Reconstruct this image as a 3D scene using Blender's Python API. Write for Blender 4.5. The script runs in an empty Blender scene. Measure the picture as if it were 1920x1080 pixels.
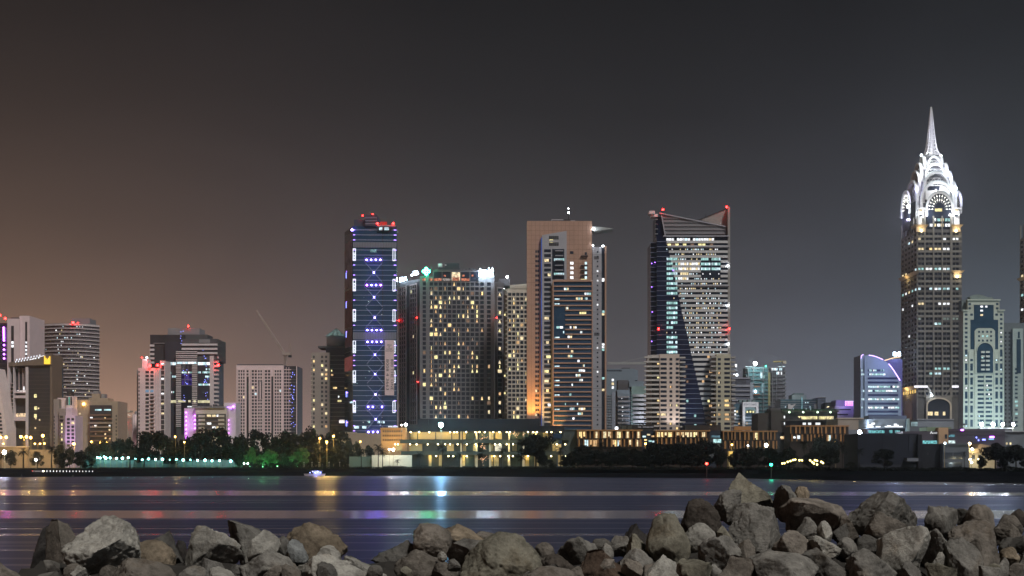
import bpy, bmesh, math, random
from mathutils import Vector, Matrix, noise

SC = bpy.context.scene
COL = SC.collection
random.seed(7)
R = math.radians

# ---------------------------------------------------------------- camera
F, CX, HY, CH = 2400.0, 960.0, 872.0, 5.0      # focal length in photo pixels, principal column, horizon row, eye height
cam_d = bpy.data.cameras.new('camera')
cam = bpy.data.objects.new('camera', cam_d)
COL.objects.link(cam)
cam.location = (0, 0, CH)
cam.rotation_euler = (R(90), 0, 0)
cam_d.sensor_width = 36
cam_d.lens = 36 * F / 1920
cam_d.shift_y = (HY - 540) / 1920
cam_d.clip_start = 0.3
cam_d.clip_end = 60000
SC.camera = cam

# ---------------------------------------------------------------- night sky: city glow fading upwards, warm over the left town, cool over the right
W = bpy.data.worlds.new('World')
SC.world = W
W.use_nodes = True
nt = W.node_tree
nt.nodes.clear()
tc = nt.nodes.new('ShaderNodeTexCoord')
sep = nt.nodes.new('ShaderNodeSeparateXYZ')
nt.links.new(tc.outputs['Generated'], sep.inputs[0])
ramp = nt.nodes.new('ShaderNodeValToRGB')
mr = nt.nodes.new('ShaderNodeMapRange')
mr.inputs[1].default_value, mr.inputs[2].default_value = -0.45, 0.45
nt.links.new(sep.outputs[0], mr.inputs[0])
nt.links.new(mr.outputs[0], ramp.inputs[0])
els = ramp.color_ramp.elements
stops = [(0.0, (.66, .27, .06)), (.106, (.60, .255, .07)), (.205, (.50, .22, .085)), (.333, (.27, .125, .075)), (.45, (.07, .038, .035)), (.6, (.005, .008, .016)), (.745, (.045, .085, .15)), (1.0, (.03, .17, .26))]   # extra glow low over the town, on top of the grey night air
els[0].position, els[0].color = stops[0][0], (*stops[0][1], 1)
els[1].position, els[1].color = stops[-1][0], (*stops[-1][1], 1)
for p_, c_ in stops[1:-1]:
    e = els.new(p_)
    e.color = (*c_, 1)
ab = nt.nodes.new('ShaderNodeMath'); ab.operation = 'MAXIMUM'; ab.inputs[1].default_value = 0
nt.links.new(sep.outputs[2], ab.inputs[0])
def fall(k):
    mu = nt.nodes.new('ShaderNodeMath'); mu.operation = 'MULTIPLY'; mu.inputs[1].default_value = -k
    nt.links.new(ab.outputs[0], mu.inputs[0])
    ex = nt.nodes.new('ShaderNodeMath'); ex.operation = 'EXPONENT'
    nt.links.new(mu.outputs[0], ex.inputs[0])
    return ex.outputs[0]
mix0 = nt.nodes.new('ShaderNodeMix'); mix0.data_type = 'RGBA'
mix0.inputs[6].default_value = (.0030, .0034, .0042, 1)
mix0.inputs[7].default_value = (.200, .186, .198, 1)
nt.links.new(fall(8.4), mix0.inputs[0])
mix = nt.nodes.new('ShaderNodeMix'); mix.data_type = 'RGBA'; mix.blend_type = 'ADD'
nt.links.new(fall(13.5), mix.inputs[0])
nt.links.new(mix0.outputs[2], mix.inputs[6])
nt.links.new(ramp.outputs[0], mix.inputs[7])
bg = nt.nodes.new('ShaderNodeBackground')
# faint uneven haze drifting through the city glow
cn = nt.nodes.new('ShaderNodeTexNoise'); cn.inputs['Scale'].default_value = 3.2; cn.inputs['Detail'].default_value = 4; cn.inputs['Distortion'].default_value = .6
cmap = nt.nodes.new('ShaderNodeMapping'); cmap.inputs['Scale'].default_value = (1, 1, 2.6)
nt.links.new(tc.outputs['Generated'], cmap.inputs[0]); nt.links.new(cmap.outputs[0], cn.inputs[0])
cr = nt.nodes.new('ShaderNodeMapRange'); cr.inputs[1].default_value, cr.inputs[2].default_value, cr.inputs[3].default_value, cr.inputs[4].default_value = .3, .7, .86, 1.10
nt.links.new(cn.outputs[0], cr.inputs[0])
nt.links.new(mix.outputs[2], bg.inputs[0])
nt.links.new(cr.outputs[0], bg.inputs[1])
bg.inputs[1].default_value = 1.0
wo = nt.nodes.new('ShaderNodeOutputWorld')
nt.links.new(bg.outputs[0], wo.inputs[0])

# ---------------------------------------------------------------- one weak, soft sun lamp (night-time ambient glow from behind the camera)
sd = bpy.data.lights.new('sun', 'SUN')
sd.energy = 2.3
sd.angle = R(6)
sd.color = (1.0, .96, .90)
sun = bpy.data.objects.new('sun', sd)
COL.objects.link(sun)
sun.rotation_euler = (R(38), 0, R(33))

vs = SC.view_settings
vs.view_transform = 'Standard'
vs.look = 'None'
vs.gamma = 1
vs.use_curve_mapping = False
vs.exposure = 0.0
SC.render.engine = 'CYCLES'
SC.cycles.use_denoising = True
SC.cycles.max_bounces = 5
SC.cycles.diffuse_bounces = 2
SC.cycles.glossy_bounces = 3
SC.cycles.sample_clamp_indirect = 6
SC.cycles.caustics_reflective = False
SC.cycles.caustics_refractive = False

# ---------------------------------------------------------------- materials
MATS = {}

def nn(m, t):
    return m.node_tree.nodes.new(t)

def mat(name, col, rough=.7, metal=0., spec=.4, var=.12, scale=.25, bump=0., stretch=(1, 1, 1)):
    """plain painted / stone / glass surface with soft mottling and optional relief"""
    if name in MATS:
        return MATS[name]
    m = bpy.data.materials.new(name)
    m.use_nodes = True
    L = m.node_tree.links
    b = m.node_tree.nodes['Principled BSDF']
    b.inputs['Roughness'].default_value = rough
    b.inputs['Metallic'].default_value = metal
    b.inputs['Specular IOR Level'].default_value = spec
    g = nn(m, 'ShaderNodeNewGeometry')
    mp = nn(m, 'ShaderNodeMapping')
    mp.inputs['Scale'].default_value = stretch
    L.new(g.outputs['Position'], mp.inputs[0])
    n = nn(m, 'ShaderNodeTexNoise')
    n.inputs['Scale'].default_value = scale
    n.inputs['Detail'].default_value = 5
    L.new(mp.outputs[0], n.inputs[0])
    mx = nn(m, 'ShaderNodeMix'); mx.data_type = 'RGBA'
    mx.inputs[6].default_value = (*[c * (1 - var * 1.6) for c in col], 1)
    mx.inputs[7].default_value = (*[min(1, c * (1 + var * 1.6)) for c in col], 1)
    L.new(n.outputs[0], mx.inputs[0])
    L.new(mx.outputs[2], b.inputs['Base Color'])
    if bump:
        bp = nn(m, 'ShaderNodeBump')
        bp.inputs['Strength'].default_value = bump
        L.new(n.outputs[0], bp.inputs['Height'])
        L.new(bp.outputs[0], b.inputs['Normal'])
    MATS[name] = m
    return m

def emit(name, col, s, sample=False, vary=0., scale=.35):
    """something that gives off light (lit room, lamp, sign); rooms vary a little from place to place"""
    if name in MATS:
        return MATS[name]
    m = bpy.data.materials.new(name)
    m.use_nodes = True
    L = m.node_tree.links
    m.node_tree.nodes.clear()
    e = nn(m, 'ShaderNodeEmission')
    e.inputs[0].default_value = (*col, 1)
    e.inputs[1].default_value = s
    if vary:
        g = nn(m, 'ShaderNodeNewGeometry')
        n = nn(m, 'ShaderNodeTexNoise')
        n.inputs['Scale'].default_value = scale
        n.inputs['Detail'].default_value = 3
        L.new(g.outputs['Position'], n.inputs[0])
        r = nn(m, 'ShaderNodeMapRange')
        r.inputs[1].default_value, r.inputs[2].default_value = .32, .68
        r.inputs[3].default_value, r.inputs[4].default_value = s * (1 - vary), s * (1 + vary)
        L.new(n.outputs[0], r.inputs[0])
        L.new(r.outputs[0], e.inputs[1])
    o = nn(m, 'ShaderNodeOutputMaterial')
    L.new(e.outputs[0], o.inputs[0])
    m.cycles.emission_sampling = 'AUTO' if sample else 'NONE'
    MATS[name] = m
    return m

# ---------------------------------------------------------------- geometry helpers
def P(x, Y):
    return (x - CX) / F * Y

def Zp(y, Y):
    return CH + (HY - y) * Y / F

def link(name, me, parent=None, loc=(0, 0, 0)):
    o = bpy.data.objects.new(name, me)
    COL.objects.link(o)
    if parent is not None:
        o.parent = parent
    o.location = loc
    return o

def tag(o, label=None, cat=None, group=None, kind=None):
    if label: o['label'] = label
    if cat: o['category'] = cat
    if group: o['group'] = group
    if kind: o['kind'] = kind
    return o

class MB:
    def __init__(s):
        s.v, s.f, s.mi, s.m = [], [], [], []
    def slot(s, m):
        if m not in s.m:
            s.m.append(m)
        return s.m.index(m)
    def add(s, vs, fs, m):
        k = len(s.v)
        i = s.slot(m)
        s.v += [tuple(v) for v in vs]
        for f in fs:
            s.f.append(tuple(k + q for q in f))
            s.mi.append(i)
    def box(s, a, b, m):
        (x0, y0, z0), (x1, y1, z1) = a, b
        s.add([(x0, y0, z0), (x1, y0, z0), (x1, y1, z0), (x0, y1, z0), (x0, y0, z1), (x1, y0, z1), (x1, y1, z1), (x0, y1, z1)], BOXF, m)
    def prism(s, pts, z0, z1, m):
        n = len(pts)
        vs = [(p[0], p[1], z0) for p in pts] + [(p[0], p[1], z1) for p in pts]
        fs = [tuple(range(n))[::-1], tuple(range(n, 2 * n))] + [(i, (i + 1) % n, n + (i + 1) % n, n + i) for i in range(n)]
        s.add(vs, fs, m)
    def tube(s, pts, rads, m, n=6, cap=True):
        k0 = []
        vs, fs = [], []
        for i, p in enumerate(pts):
            p = Vector(p)
            d = (Vector(pts[min(i + 1, len(pts) - 1)]) - Vector(pts[max(i - 1, 0)]))
            d = d.normalized() if d.length > 1e-9 else Vector((0, 0, 1))
            a = d.cross(Vector((0, 0, 1)) if abs(d.z) < .9 else Vector((1, 0, 0))).normalized()
            b = d.cross(a)
            for j in range(n):
                t = 2 * math.pi * j / n
                vs.append(p + (a * math.cos(t) + b * math.sin(t)) * rads[i])
        for i in range(len(pts) - 1):
            for j in range(n):
                fs.append((i * n + j, i * n + (j + 1) % n, (i + 1) * n + (j + 1) % n, (i + 1) * n + j))
        if cap:
            fs.append(tuple(range(n))[::-1])
            fs.append(tuple(range((len(pts) - 1) * n, len(pts) * n)))
        s.add(vs, fs, m)
    def ball(s, c, r, m, seg=8, rings=5, sz=1.0):
        vs = [(c[0], c[1], c[2] - r * sz)]
        for i in range(1, rings):
            t = math.pi * i / rings - math.pi / 2
            for j in range(seg):
                a = 2 * math.pi * j / seg
                vs.append((c[0] + r * math.cos(t) * math.cos(a), c[1] + r * math.cos(t) * math.sin(a), c[2] + r * sz * math.sin(t)))
        vs.append((c[0], c[1], c[2] + r * sz))
        fs = [(0, 1 + (j + 1) % seg, 1 + j) for j in range(seg)]
        for i in range(rings - 2):
            for j in range(seg):
                a = 1 + i * seg
                fs.append((a + j, a + (j + 1) % seg, a + seg + (j + 1) % seg, a + seg + j))
        top = len(vs) - 1
        a = 1 + (rings - 2) * seg
        fs += [(a + j, a + (j + 1) % seg, top) for j in range(seg)]
        s.add(vs, fs, m)
    def mesh(s, name, off=(0, 0, 0), smooth=False):
        me = bpy.data.meshes.new(name)
        me.from_pydata([(v[0] - off[0], v[1] - off[1], v[2] - off[2]) for v in s.v], [], s.f)
        for m in s.m:
            me.materials.append(m)
        me.polygons.foreach_set('material_index', s.mi)
        if smooth:
            me.polygons.foreach_set('use_smooth', [True] * len(s.f))
        me.update()
        return me
    def build(s, name, parent=None, smooth=False):
        off = parent.location if parent is not None else (0, 0, 0)
        if parent is not None and parent.parent is not None:
            off = parent.location + parent.parent.location
        return link(name, s.mesh(name, off, smooth), parent)

BOXF = [(3, 2, 1, 0), (4, 5, 6, 7), (0, 1, 5, 4), (1, 2, 6, 5), (2, 3, 7, 6), (3, 0, 4, 7)]
GZ = 3.4                                             # land level above the water
MESHES = {}

class Fac:
    """a vertical facade plane between two ground points given as (photo column, distance)"""
    def __init__(s, xa, Ya, xb, Yb, Yr=None):
        s.A = Vector((P(xa, Ya), Ya)); s.B = Vector((P(xb, Yb), Yb))
        s.t = (s.B - s.A).normalized()
        s.n = Vector((s.t.y, -s.t.x))
        if s.n.dot(-s.A) < 0:
            s.n = -s.n
        s.Yr = Yr or (Ya + Yb) / 2
        s.key = (round(s.t.x, 4), round(s.t.y, 4))
    def u(s, x):
        k = (x - CX) / F                              # camera ray X = kY meets A + u t
        return (k * s.A.y - s.A.x) / (s.t.x - k * s.t.y)
    def z(s, y):
        return Zp(y, s.Yr)
    def pt(s, u, z, d):
        q = s.A + s.t * u + s.n * d
        return (q.x, q.y, z)

class Thing:
    def __init__(s, name, label, cat, x, Y, group=None, z=GZ):
        s.o = bpy.data.objects.new(name, None)
        COL.objects.link(s.o)
        s.o.empty_display_size = 1
        s.o.location = (P(x, Y), Y, z)
        tag(s.o, label, cat, group)
        s.Y = Y
        s.L = Vector(s.o.location)
        s.last = None
    def fac(s, xa, Ya, xb, Yb):
        return Fac(xa, Ya, xb, Yb, s.Y)
    def front(s, Yf=None):
        Yf = Yf or s.Y
        return Fac(CX, Yf, CX + 10, Yf, s.Y)
    def _par(s, par):
        return par if par is not None else s.o
    def loc(s, p, par):
        q = Vector(p) - s.L
        if par is not None and par is not s.o:
            q = q - Vector(par.location)
        return q
    def pc(s, name, f, x0, y0, x1, y1, d0, d1, m, par=None, u=None):
        """a box-shaped piece on facade f; photo columns x0..x1, rows y0 (top)..y1, standing out d0..d1 metres"""
        u0, u1 = (f.u(x0), f.u(x1)) if u is None else u
        z1, z0 = f.z(y0), f.z(y1)
        w, h = u1 - u0, z1 - z0
        key = (f.key, round(w, 2), round(h, 2), round(d0, 3), round(d1, 3), m.name)
        me = MESHES.get(key)
        if me is None:
            b = MB()
            c = [f.t * 0 + f.n * d1, f.t * w + f.n * d1, f.t * w + f.n * d0, f.n * d0]
            b.add([(q.x, q.y, 0) for q in c] + [(q.x, q.y, h) for q in c], BOXF, m)
            me = MESHES[key] = b.mesh(name)
        q = f.A + f.t * u0
        return link(name, me, s._par(par), s.loc((q.x, q.y, z0), par))
    def prism(s, name, pts, y0, y1, m, par=None):
        z0 = GZ - .5 if y1 is None else Zp(y1, s.Y)
        b = MB()
        b.prism([(P(x, Y), Y) for x, Y in pts], z0, Zp(y0, s.Y), m)
        return b.build(name, s._par(par))
    def box(s, name, x0, y0, x1, y1, Yf, dep, m, par=None):
        z0 = GZ - .5 if y1 is None else Zp(y1, s.Y)
        b = MB()
        b.box((P(x0, Yf), Yf, z0), (P(x1, Yf), Yf + dep, Zp(y0, s.Y)), m)
        return b.build(name, s._par(par))
    def poly(s, name, f, pts, d0, d1, m, par=None, holes=None):
        n = len(pts)
        vs = [f.pt(f.u(x), f.z(y), d1) for x, y in pts] + [f.pt(f.u(x), f.z(y), d0) for x, y in pts]
        b = MB()
        b.add(vs, [tuple(range(n)), tuple(range(n, 2 * n))[::-1]] + [(i, n + i, n + (i + 1) % n, (i + 1) % n) for i in range(n)], m)
        return b.build(name, s._par(par))
    def ribbon(s, name, f, pin, pout, d0, d1, m, par=None):
        """a curved band between two outlines of the same number of points"""
        b = MB()
        n = len(pin)
        vs = []
        for (x, y), (X, Y_) in zip(pin, pout):
            for (a, c, d) in ((x, y, d1), (X, Y_, d1), (X, Y_, d0), (x, y, d0)):
                vs.append(f.pt(f.u(a), f.z(c), d))
        fs = []
        for i in range(n - 1):
            for j in range(4):
                fs.append((i * 4 + j, i * 4 + (j + 1) % 4, i * 4 + 4 + (j + 1) % 4, i * 4 + 4 + j))
        fs += [(0, 1, 2, 3), tuple(4 * (n - 1) + j for j in (3, 2, 1, 0))]
        b.add(vs, fs, m)
        return b.build(name, s._par(par))
    def bar(s, name, f, a, b_, w, d0, d1, m, par=None):
        (x0, y0), (x1, y1) = a, b_
        dx, dy = x1 - x0, y1 - y0
        l = math.hypot(dx, dy)
        nx, ny = -dy / l * w / 2, dx / l * w / 2
        return s.poly(name, f, [(x0 + nx, y0 + ny), (x1 + nx, y1 + ny), (x1 - nx, y1 - ny), (x0 - nx, y0 - ny)], d0, d1, m, par)
    def lamp(s, name, x, y, Y, r, m, par=None):
        b = MB()
        c = (P(x, Y), Y, Zp(y, Y))
        b.ball(c, r, m)
        return b.build(name, s._par(par), True)
    def text(s, name, f, txt, x0, y0, x1, y1, d, m, rot=0, par=None):
        cu = bpy.data.curves.new('t', 'FONT')
        cu.body = txt
        cu.align_x = 'CENTER'
        cu.resolution_u = 2
        to = bpy.data.objects.new('t', cu)
        COL.objects.link(to)
        dg = bpy.context.evaluated_depsgraph_get()
        me = bpy.data.meshes.new_from_object(to.evaluated_get(dg))
        bpy.data.objects.remove(to)
        a = R(rot)
        q = [(v.co.x * math.cos(a) - v.co.y * math.sin(a), v.co.x * math.sin(a) + v.co.y * math.cos(a)) for v in me.vertices]
        ax, bx = min(p[0] for p in q), max(p[0] for p in q)
        ay, by = min(p[1] for p in q), max(p[1] for p in q)
        par_o = s._par(par)
        off = s.L if par_o is s.o else s.L + Vector(par_o.location)
        for v, p in zip(me.vertices, q):
            X = x0 + (p[0] - ax) / (bx - ax) * (x1 - x0)
            Yy = y1 - (p[1] - ay) / (by - ay) * (y1 - y0)
            v.co = Vector(f.pt(f.u(X), f.z(Yy), d)) - off
        me.materials.clear()
        me.materials.append(m)
        return link(name, me, par_o)
    def grid(s, f, x0, x1, y0, y1, cols, rows, pw, sh, mw, mg, d=.45, glass=True, pier='pier', band='spandrel', edge=True):
        """recessed glazing behind a real lattice of piers and spandrels; returns cell(i, j) -> pixel rectangle"""
        if glass:
            s.pc('glazing', f, x0, y0, x1, y1, .02, .06, mg)
        cw, rh = (x1 - x0) / cols, (y1 - y0) / rows
        pu = (f.u(x0 + pw) - f.u(x0))
        for i in range(cols + 1):
            c = f.u(x0 + cw * i)
            if pw > 0:
                s.pc(pier, f, 0, y0 - sh / 2, 0, y1 + sh / 2, .03, d + .02, mw, u=(c - pu / 2, c + pu / 2))
        for j in range(rows + 1):
            if sh > 0:
                s.pc(band, f, x0 - .2, y0 + rh * j - sh / 2, x1 + .2, y0 + rh * j + sh / 2, .03, d, mw)
        def cell(i, j, n=1):
            return (x0 + cw * i + pw / 2, y0 + rh * j + sh / 2, x0 + cw * (i + n) - pw / 2, y0 + rh * (j + 1) - sh / 2)
        return cell

def lampobj(name, parent, p, energy, col, r=.4, spot=None, aim=None, blend=.6):
    """the light of a lamp that the scene shows, child of the lamp or building that carries it"""
    d = bpy.data.lights.new(name, 'SPOT' if spot else 'POINT')
    d.energy = energy
    d.color = col
    d.shadow_soft_size = r
    o = bpy.data.objects.new(name, d)
    COL.objects.link(o)
    if spot:
        d.spot_size = R(spot)
        d.spot_blend = blend
        o.rotation_euler = (Vector(aim) - Vector(p)).to_track_quat('-Z', 'Y').to_euler()
    o.parent = parent
    off = Vector(parent.location)
    if parent.parent:
        off = off + Vector(parent.parent.location)
    o.location = Vector(p) - off
    return o
# ================================================================ the setting: water, land, shore bank
SHORE_PX = [(-700, 899), (0, 894.6), (440, 892.2), (760, 892.4), (1040, 894.7), (1400, 897.0), (1580, 901), (1920, 905.6), (2600, 915)]
SHORE = []
for x, y in SHORE_PX:
    Y = F * CH / (y - HY)
    SHORE.append(Vector((P(x, Y), Y)))

def shoreY(x):
    """distance of the waterline in photo column x"""
    k = (x - CX) / F
    for a, b in zip(SHORE, SHORE[1:]):
        if a.x / a.y <= k <= b.x / b.y:
            d = b - a
            t = (k * a.y - a.x) / (d.x - k * d.y)
            return a.y + d.y * t
    return SHORE[0].y

# water: long-exposure smoothed surface, ruffled by a light breeze with smooth bands added to mirror the town lights
wm = bpy.data.materials.new('creek_water')
wm.use_nodes = True
L = wm.node_tree.links
wm.node_tree.nodes.clear()
g = nn(wm, 'ShaderNodeNewGeometry')
sp = nn(wm, 'ShaderNodeSeparateXYZ')
L.new(g.outputs['Position'], sp.inputs[0])
def math_node(op, a, bv=None, clamp=False):
    n = nn(wm, 'ShaderNodeMath'); n.operation = op; n.use_clamp = clamp
    for i, q in enumerate((a, bv)):
        if q is None: continue
        if isinstance(q, (int, float)): n.inputs[i].default_value = q
        else: L.new(q, n.inputs[i])
    return n.outputs[0]
def wave_noise(sx, sy, scale, detail=3):
    mp = nn(wm, 'ShaderNodeMapping'); mp.inputs['Scale'].default_value = (sx, sy, 1)
    L.new(g.outputs['Position'], mp.inputs[0])
    n = nn(wm, 'ShaderNodeTexNoise'); n.inputs['Scale'].default_value = scale; n.inputs['Detail'].default_value = detail
    L.new(mp.outputs[0], n.inputs[0])
    return n.outputs[0]
def slick(y0, w, drift, gain=1.0, sharp=5.0):
    """0..1 across a glassy streak lying at distance y0, w metres half-wide, wandering with x"""
    wob = math_node('MULTIPLY', math_node('SUBTRACT', wave_noise(.006, .0, 1.0, 1), .5), drift)
    d = math_node('ABSOLUTE', math_node('SUBTRACT', math_node('ADD', sp.outputs[1], wob), y0))
    t = math_node('SUBTRACT', 1.0, math_node('DIVIDE', d, w), True)
    t = math_node('MULTIPLY', t, sharp, True)
    return math_node('MULTIPLY', t, gain, True)
s1 = slick(124.8, 5.6, 0)
s2 = slick(220.5, 12, 0, .9)
near = math_node('MULTIPLY', math_node('MULTIPLY', math_node('SUBTRACT', sp.outputs[0], 70), .03, True), math_node('MULTIPLY', math_node('SUBTRACT', sp.outputs[1], 318), .08, True))
s3 = slick(92, 1.6, 3, .45)
fine = wave_noise(.009, .42, 1.0, 4)
fine = math_node('MULTIPLY', math_node('SUBTRACT', fine, .555, True), 5.5, True)
glim = math_node('MULTIPLY', math_node('SUBTRACT', wave_noise(.004, .16, 1.0, 3), .56, True), 6.0, True)   # longer streaks out towards the far shore
fine = math_node('MAXIMUM', fine, math_node('MULTIPLY', glim, math_node('MULTIPLY', math_node('SUBTRACT', sp.outputs[1], 180), .012, True)))
broad = wave_noise(.004, .035, 1.0, 2)
calm = math_node('MAXIMUM', math_node('MAXIMUM', s1, math_node('MAXIMUM', s2, math_node('MULTIPLY', near, .8))), math_node('MAXIMUM', s3, math_node('MULTIPLY', fine, .75)))
# wind-ruffled water is rough and partly shows its own murky blue; slicks are smooth and mirror the town
ruf = math_node('SUBTRACT', .34, math_node('MULTIPLY', calm, .16))
ruf = math_node('ADD', ruf, math_node('MULTIPLY', math_node('SUBTRACT', broad, .5), .10))
gl = nn(wm, 'ShaderNodeBsdfGlossy'); gl.inputs['Color'].default_value = (.92, .92, 1.0, 1)
L.new(ruf, gl.inputs['Roughness'])
cmx = nn(wm, 'ShaderNodeMix'); cmx.data_type = 'RGBA'
cmx.inputs[6].default_value = (.66, .72, .98, 1); cmx.inputs[7].default_value = (1.0, .96, 1.0, 1)
L.new(calm, cmx.inputs[0]); L.new(cmx.outputs[2], gl.inputs['Color'])
df = nn(wm, 'ShaderNodeBsdfDiffuse'); df.inputs['Color'].default_value = (.0015, .004, .022, 1)
mxs = nn(wm, 'ShaderNodeMixShader')
L.new(math_node('ADD', .34, math_node('MULTIPLY', calm, .66)), mxs.inputs[0])
L.new(df.outputs[0], mxs.inputs[1]); L.new(gl.outputs[0], mxs.inputs[2])
wout = nn(wm, 'ShaderNodeOutputMaterial'); L.new(mxs.outputs[0], wout.inputs[0])
def swell(x, y):  # added waves, near faces tilted to mirror the lit towers as bright bands
    """two long low added swells crossing the creek; the rest lies flat in the long exposure"""
    z = 0
    for (y0, yc, h, y1, amp) in ((120 + x * .012, 129.5, .41, 139.5, 1.0), (209 - x * .02, 229, .60, 247, max(.12, min(1, .52 - x * .0042)))):
        if y0 < y < y1:
            t = (y - y0) / (yc - y0) if y < yc else (y1 - y) / (y1 - yc)
            z += h * amp * (t if t < .9 else .9 + .1 * math.sin((t - .9) * 10 * math.pi / 2) * .6)
    return z
gx = [-3000, -900, -400] + [-300 + 15 * i for i in range(41)] + [400, 900, 3000]
gy = [-200, 40, 90, 112] + [116 + .5 * i for i in range(52)] + [160, 195] + [203 + 1.0 * i for i in range(50)] + [270, 320, 400, 700, 3000]
n = len(gx)
me = bpy.data.meshes.new('water')
me.from_pydata([(x, y, swell(x, y)) for y in gy for x in gx], [], [(j * n + i, j * n + i + 1, (j + 1) * n + i + 1, (j + 1) * n + i) for j in range(len(gy) - 1) for i in range(n - 1)])
me.polygons.foreach_set('use_smooth', [True] * len(me.polygons))
me.materials.append(wm)
tag(link('water', me), kind='structure')

# land: one sheet from the top of the bank to the horizon
sand = mat('dark_sand', (.030, .027, .026), .95, spec=.05, var=.3, scale=.12)
soil = mat('bank_soil', (.006, .0068, .010), 1.0, spec=0, var=.35, scale=.3)
def inland(i, d):
    a = SHORE[max(i - 1, 0)]; c = SHORE[min(i + 1, len(SHORE) - 1)]
    t = (c - a).normalized()
    n = Vector((-t.y, t.x))
    if n.y < 0: n = -n
    return SHORE[i] + n * d
top = [inland(i, 8.5) for i in range(len(SHORE))]
vs = [(p.x, p.y, GZ) for p in top] + [(3000, top[-1].y, GZ), (3000, 3000, GZ), (-3000, 3000, GZ), (-3000, top[0].y, GZ)]
me = bpy.data.meshes.new('ground')
me.from_pydata(vs, [], [tuple(range(len(vs)))])
me.materials.append(sand)
tag(link('ground', me), kind='structure')
mb = MB()
prof = [(-1.0, -.6), (.6, .5), (2.2, 1.3), (3.2, 1.72), (6.6, 1.76), (7.6, 2.9), (8.6, GZ + .03), (10.5, GZ + .03)]
for i in range(len(SHORE) - 1):
    for (d0, z0), (d1, z1) in zip(prof, prof[1:]):
        q = [inland(i, d0), inland(i + 1, d0), inland(i + 1, d1), inland(i, d1)]
        mb.add([(q[0].x, q[0].y, z0), (q[1].x, q[1].y, z0), (q[2].x, q[2].y, z1), (q[3].x, q[3].y, z1)], [(0, 1, 2, 3)], soil)
tag(mb.build('shore_bank'), kind='structure')

# pale promenade path along the top of the bank
pav = mat('promenade_paving', (.07, .07, .065), .9, var=.15, scale=.5)
mb = MB()
for i in range(len(SHORE) - 1):
    q = [inland(i, 11.5), inland(i + 1, 11.5), inland(i + 1, 17), inland(i, 17)]
    mb.add([(p.x, p.y, GZ + .04) for p in q], [(0, 1, 2, 3)], pav)
tag(mb.build('path'), kind='structure')

# lawn between the path and the buildings
lawn = mat('lawn', (.010, .020, .012), 1.0, spec=0, var=.3, scale=.2)
mb = MB()
for i in range(len(SHORE) - 1):
    q = [inland(i, 17.2), inland(i + 1, 17.2), inland(i + 1, 60), inland(i, 60)]
    mb.add([(p.x, p.y, GZ + .02) for p in q], [(0, 1, 2, 3)], lawn)
tag(mb.build('lawn'), kind='structure')

# the rock bank under the camera: rough rubble that shows only between the boulders
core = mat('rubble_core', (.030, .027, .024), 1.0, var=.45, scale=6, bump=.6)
mb = MB()
gx = [-60, -20, -9, -6] + [-5.0 + .2 * i for i in range(58)] + [7, 9, 20, 60]
gy = [-12, 0, 6] + [8 + .25 * i for i in range(33)] + [18, 22, 30]
def mound_z(x, y):
    hi = 3.3 if x < -4.75 else 4.02 if x < 1.2 else 4.14
    if y < 11.0: z = 3.45
    elif y < 12.0: z = 3.45 + (hi - 3.45) * (y - 11.0)
    elif y < 12.7: z = hi
    else: z = hi - (y - 12.7) * .62
    return z + (.10 * noise.noise((x * 3, y * 3, 0)) if 7 < y < 17 and abs(x) < 8 else 0) if y < 17 else max(-2.0, 1.1 - (y - 17) * .9)
vs = [(x, y, mound_z(x, y)) for y in gy for x in gx]
n = len(gx)
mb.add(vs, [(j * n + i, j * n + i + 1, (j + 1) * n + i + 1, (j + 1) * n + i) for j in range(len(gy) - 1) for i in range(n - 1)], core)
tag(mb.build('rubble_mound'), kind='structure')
# ================================================================ shared surfaces
glass_n = mat('night_glass', (.022, .028, .045), .18, spec=.6, var=.3, scale=.08)
glass_b = mat('blue_glass', (.026, .064, .125), .16, spec=.6, var=.3, scale=.06)
glass_g = mat('grey_glass', (.050, .048, .058), .22, spec=.5, var=.25, scale=.08)
white_w = mat('white_render', (.72, .64, .66), .8, var=.10)
cream_w = mat('cream_render', (.64, .57, .49), .8, var=.10)
pale_gw = mat('pale_green_stone', (.50, .56, .50), .8, var=.08)
grey_w = mat('grey_panel', (.27, .26, .28), .7, var=.12)
dgrey_w = mat('dark_grey_panel', (.10, .095, .105), .7, var=.15)
steel = mat('pale_steel', (.45, .45, .50), .4, metal=.3, var=.08)
dark_m = mat('dark_metal', (.035, .035, .04), .6, var=.2)
warm = [emit('room_warm_%d' % i, c, s, vary=.45, scale=.9) for i, (c, s) in enumerate([((1, .70, .30), 1.35), ((1, .80, .46), 1.1), ((1, .62, .30), .75), ((.98, .86, .40), 1.25)])]
dim = emit('room_dim', (1, .62, .42), .20, vary=.5, scale=.9)
cool = [emit('room_cool_%d' % i, c, s, vary=.5, scale=.6) for i, (c, s) in enumerate([((.68, .92, 1), 1.15), ((.52, .92, .90), .75), ((.95, .97, 1), 1.35)])]
white_l = emit('sign_white', (.62, .84, 1), 45.0, True)
beacon_m = emit('beacon_red', (1, .010, .009), 48, True)
purple_l = emit('led_purple', (.30, .12, 1), 10, True)
violet_l = emit('led_violet', (.62, .14, 1), 9, True)
blue_l = emit('led_blue', (.22, .26, 1), 4)
led_w = emit('led_white', (.86, .90, 1), 1.5)
star_w = emit('lamp_white', (.85, .93, 1), 40, True)

def beacon(T, x, y, Y, r=.75):
    return T.lamp('beacon', x, y, Y, r * .72, beacon_m)

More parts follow.
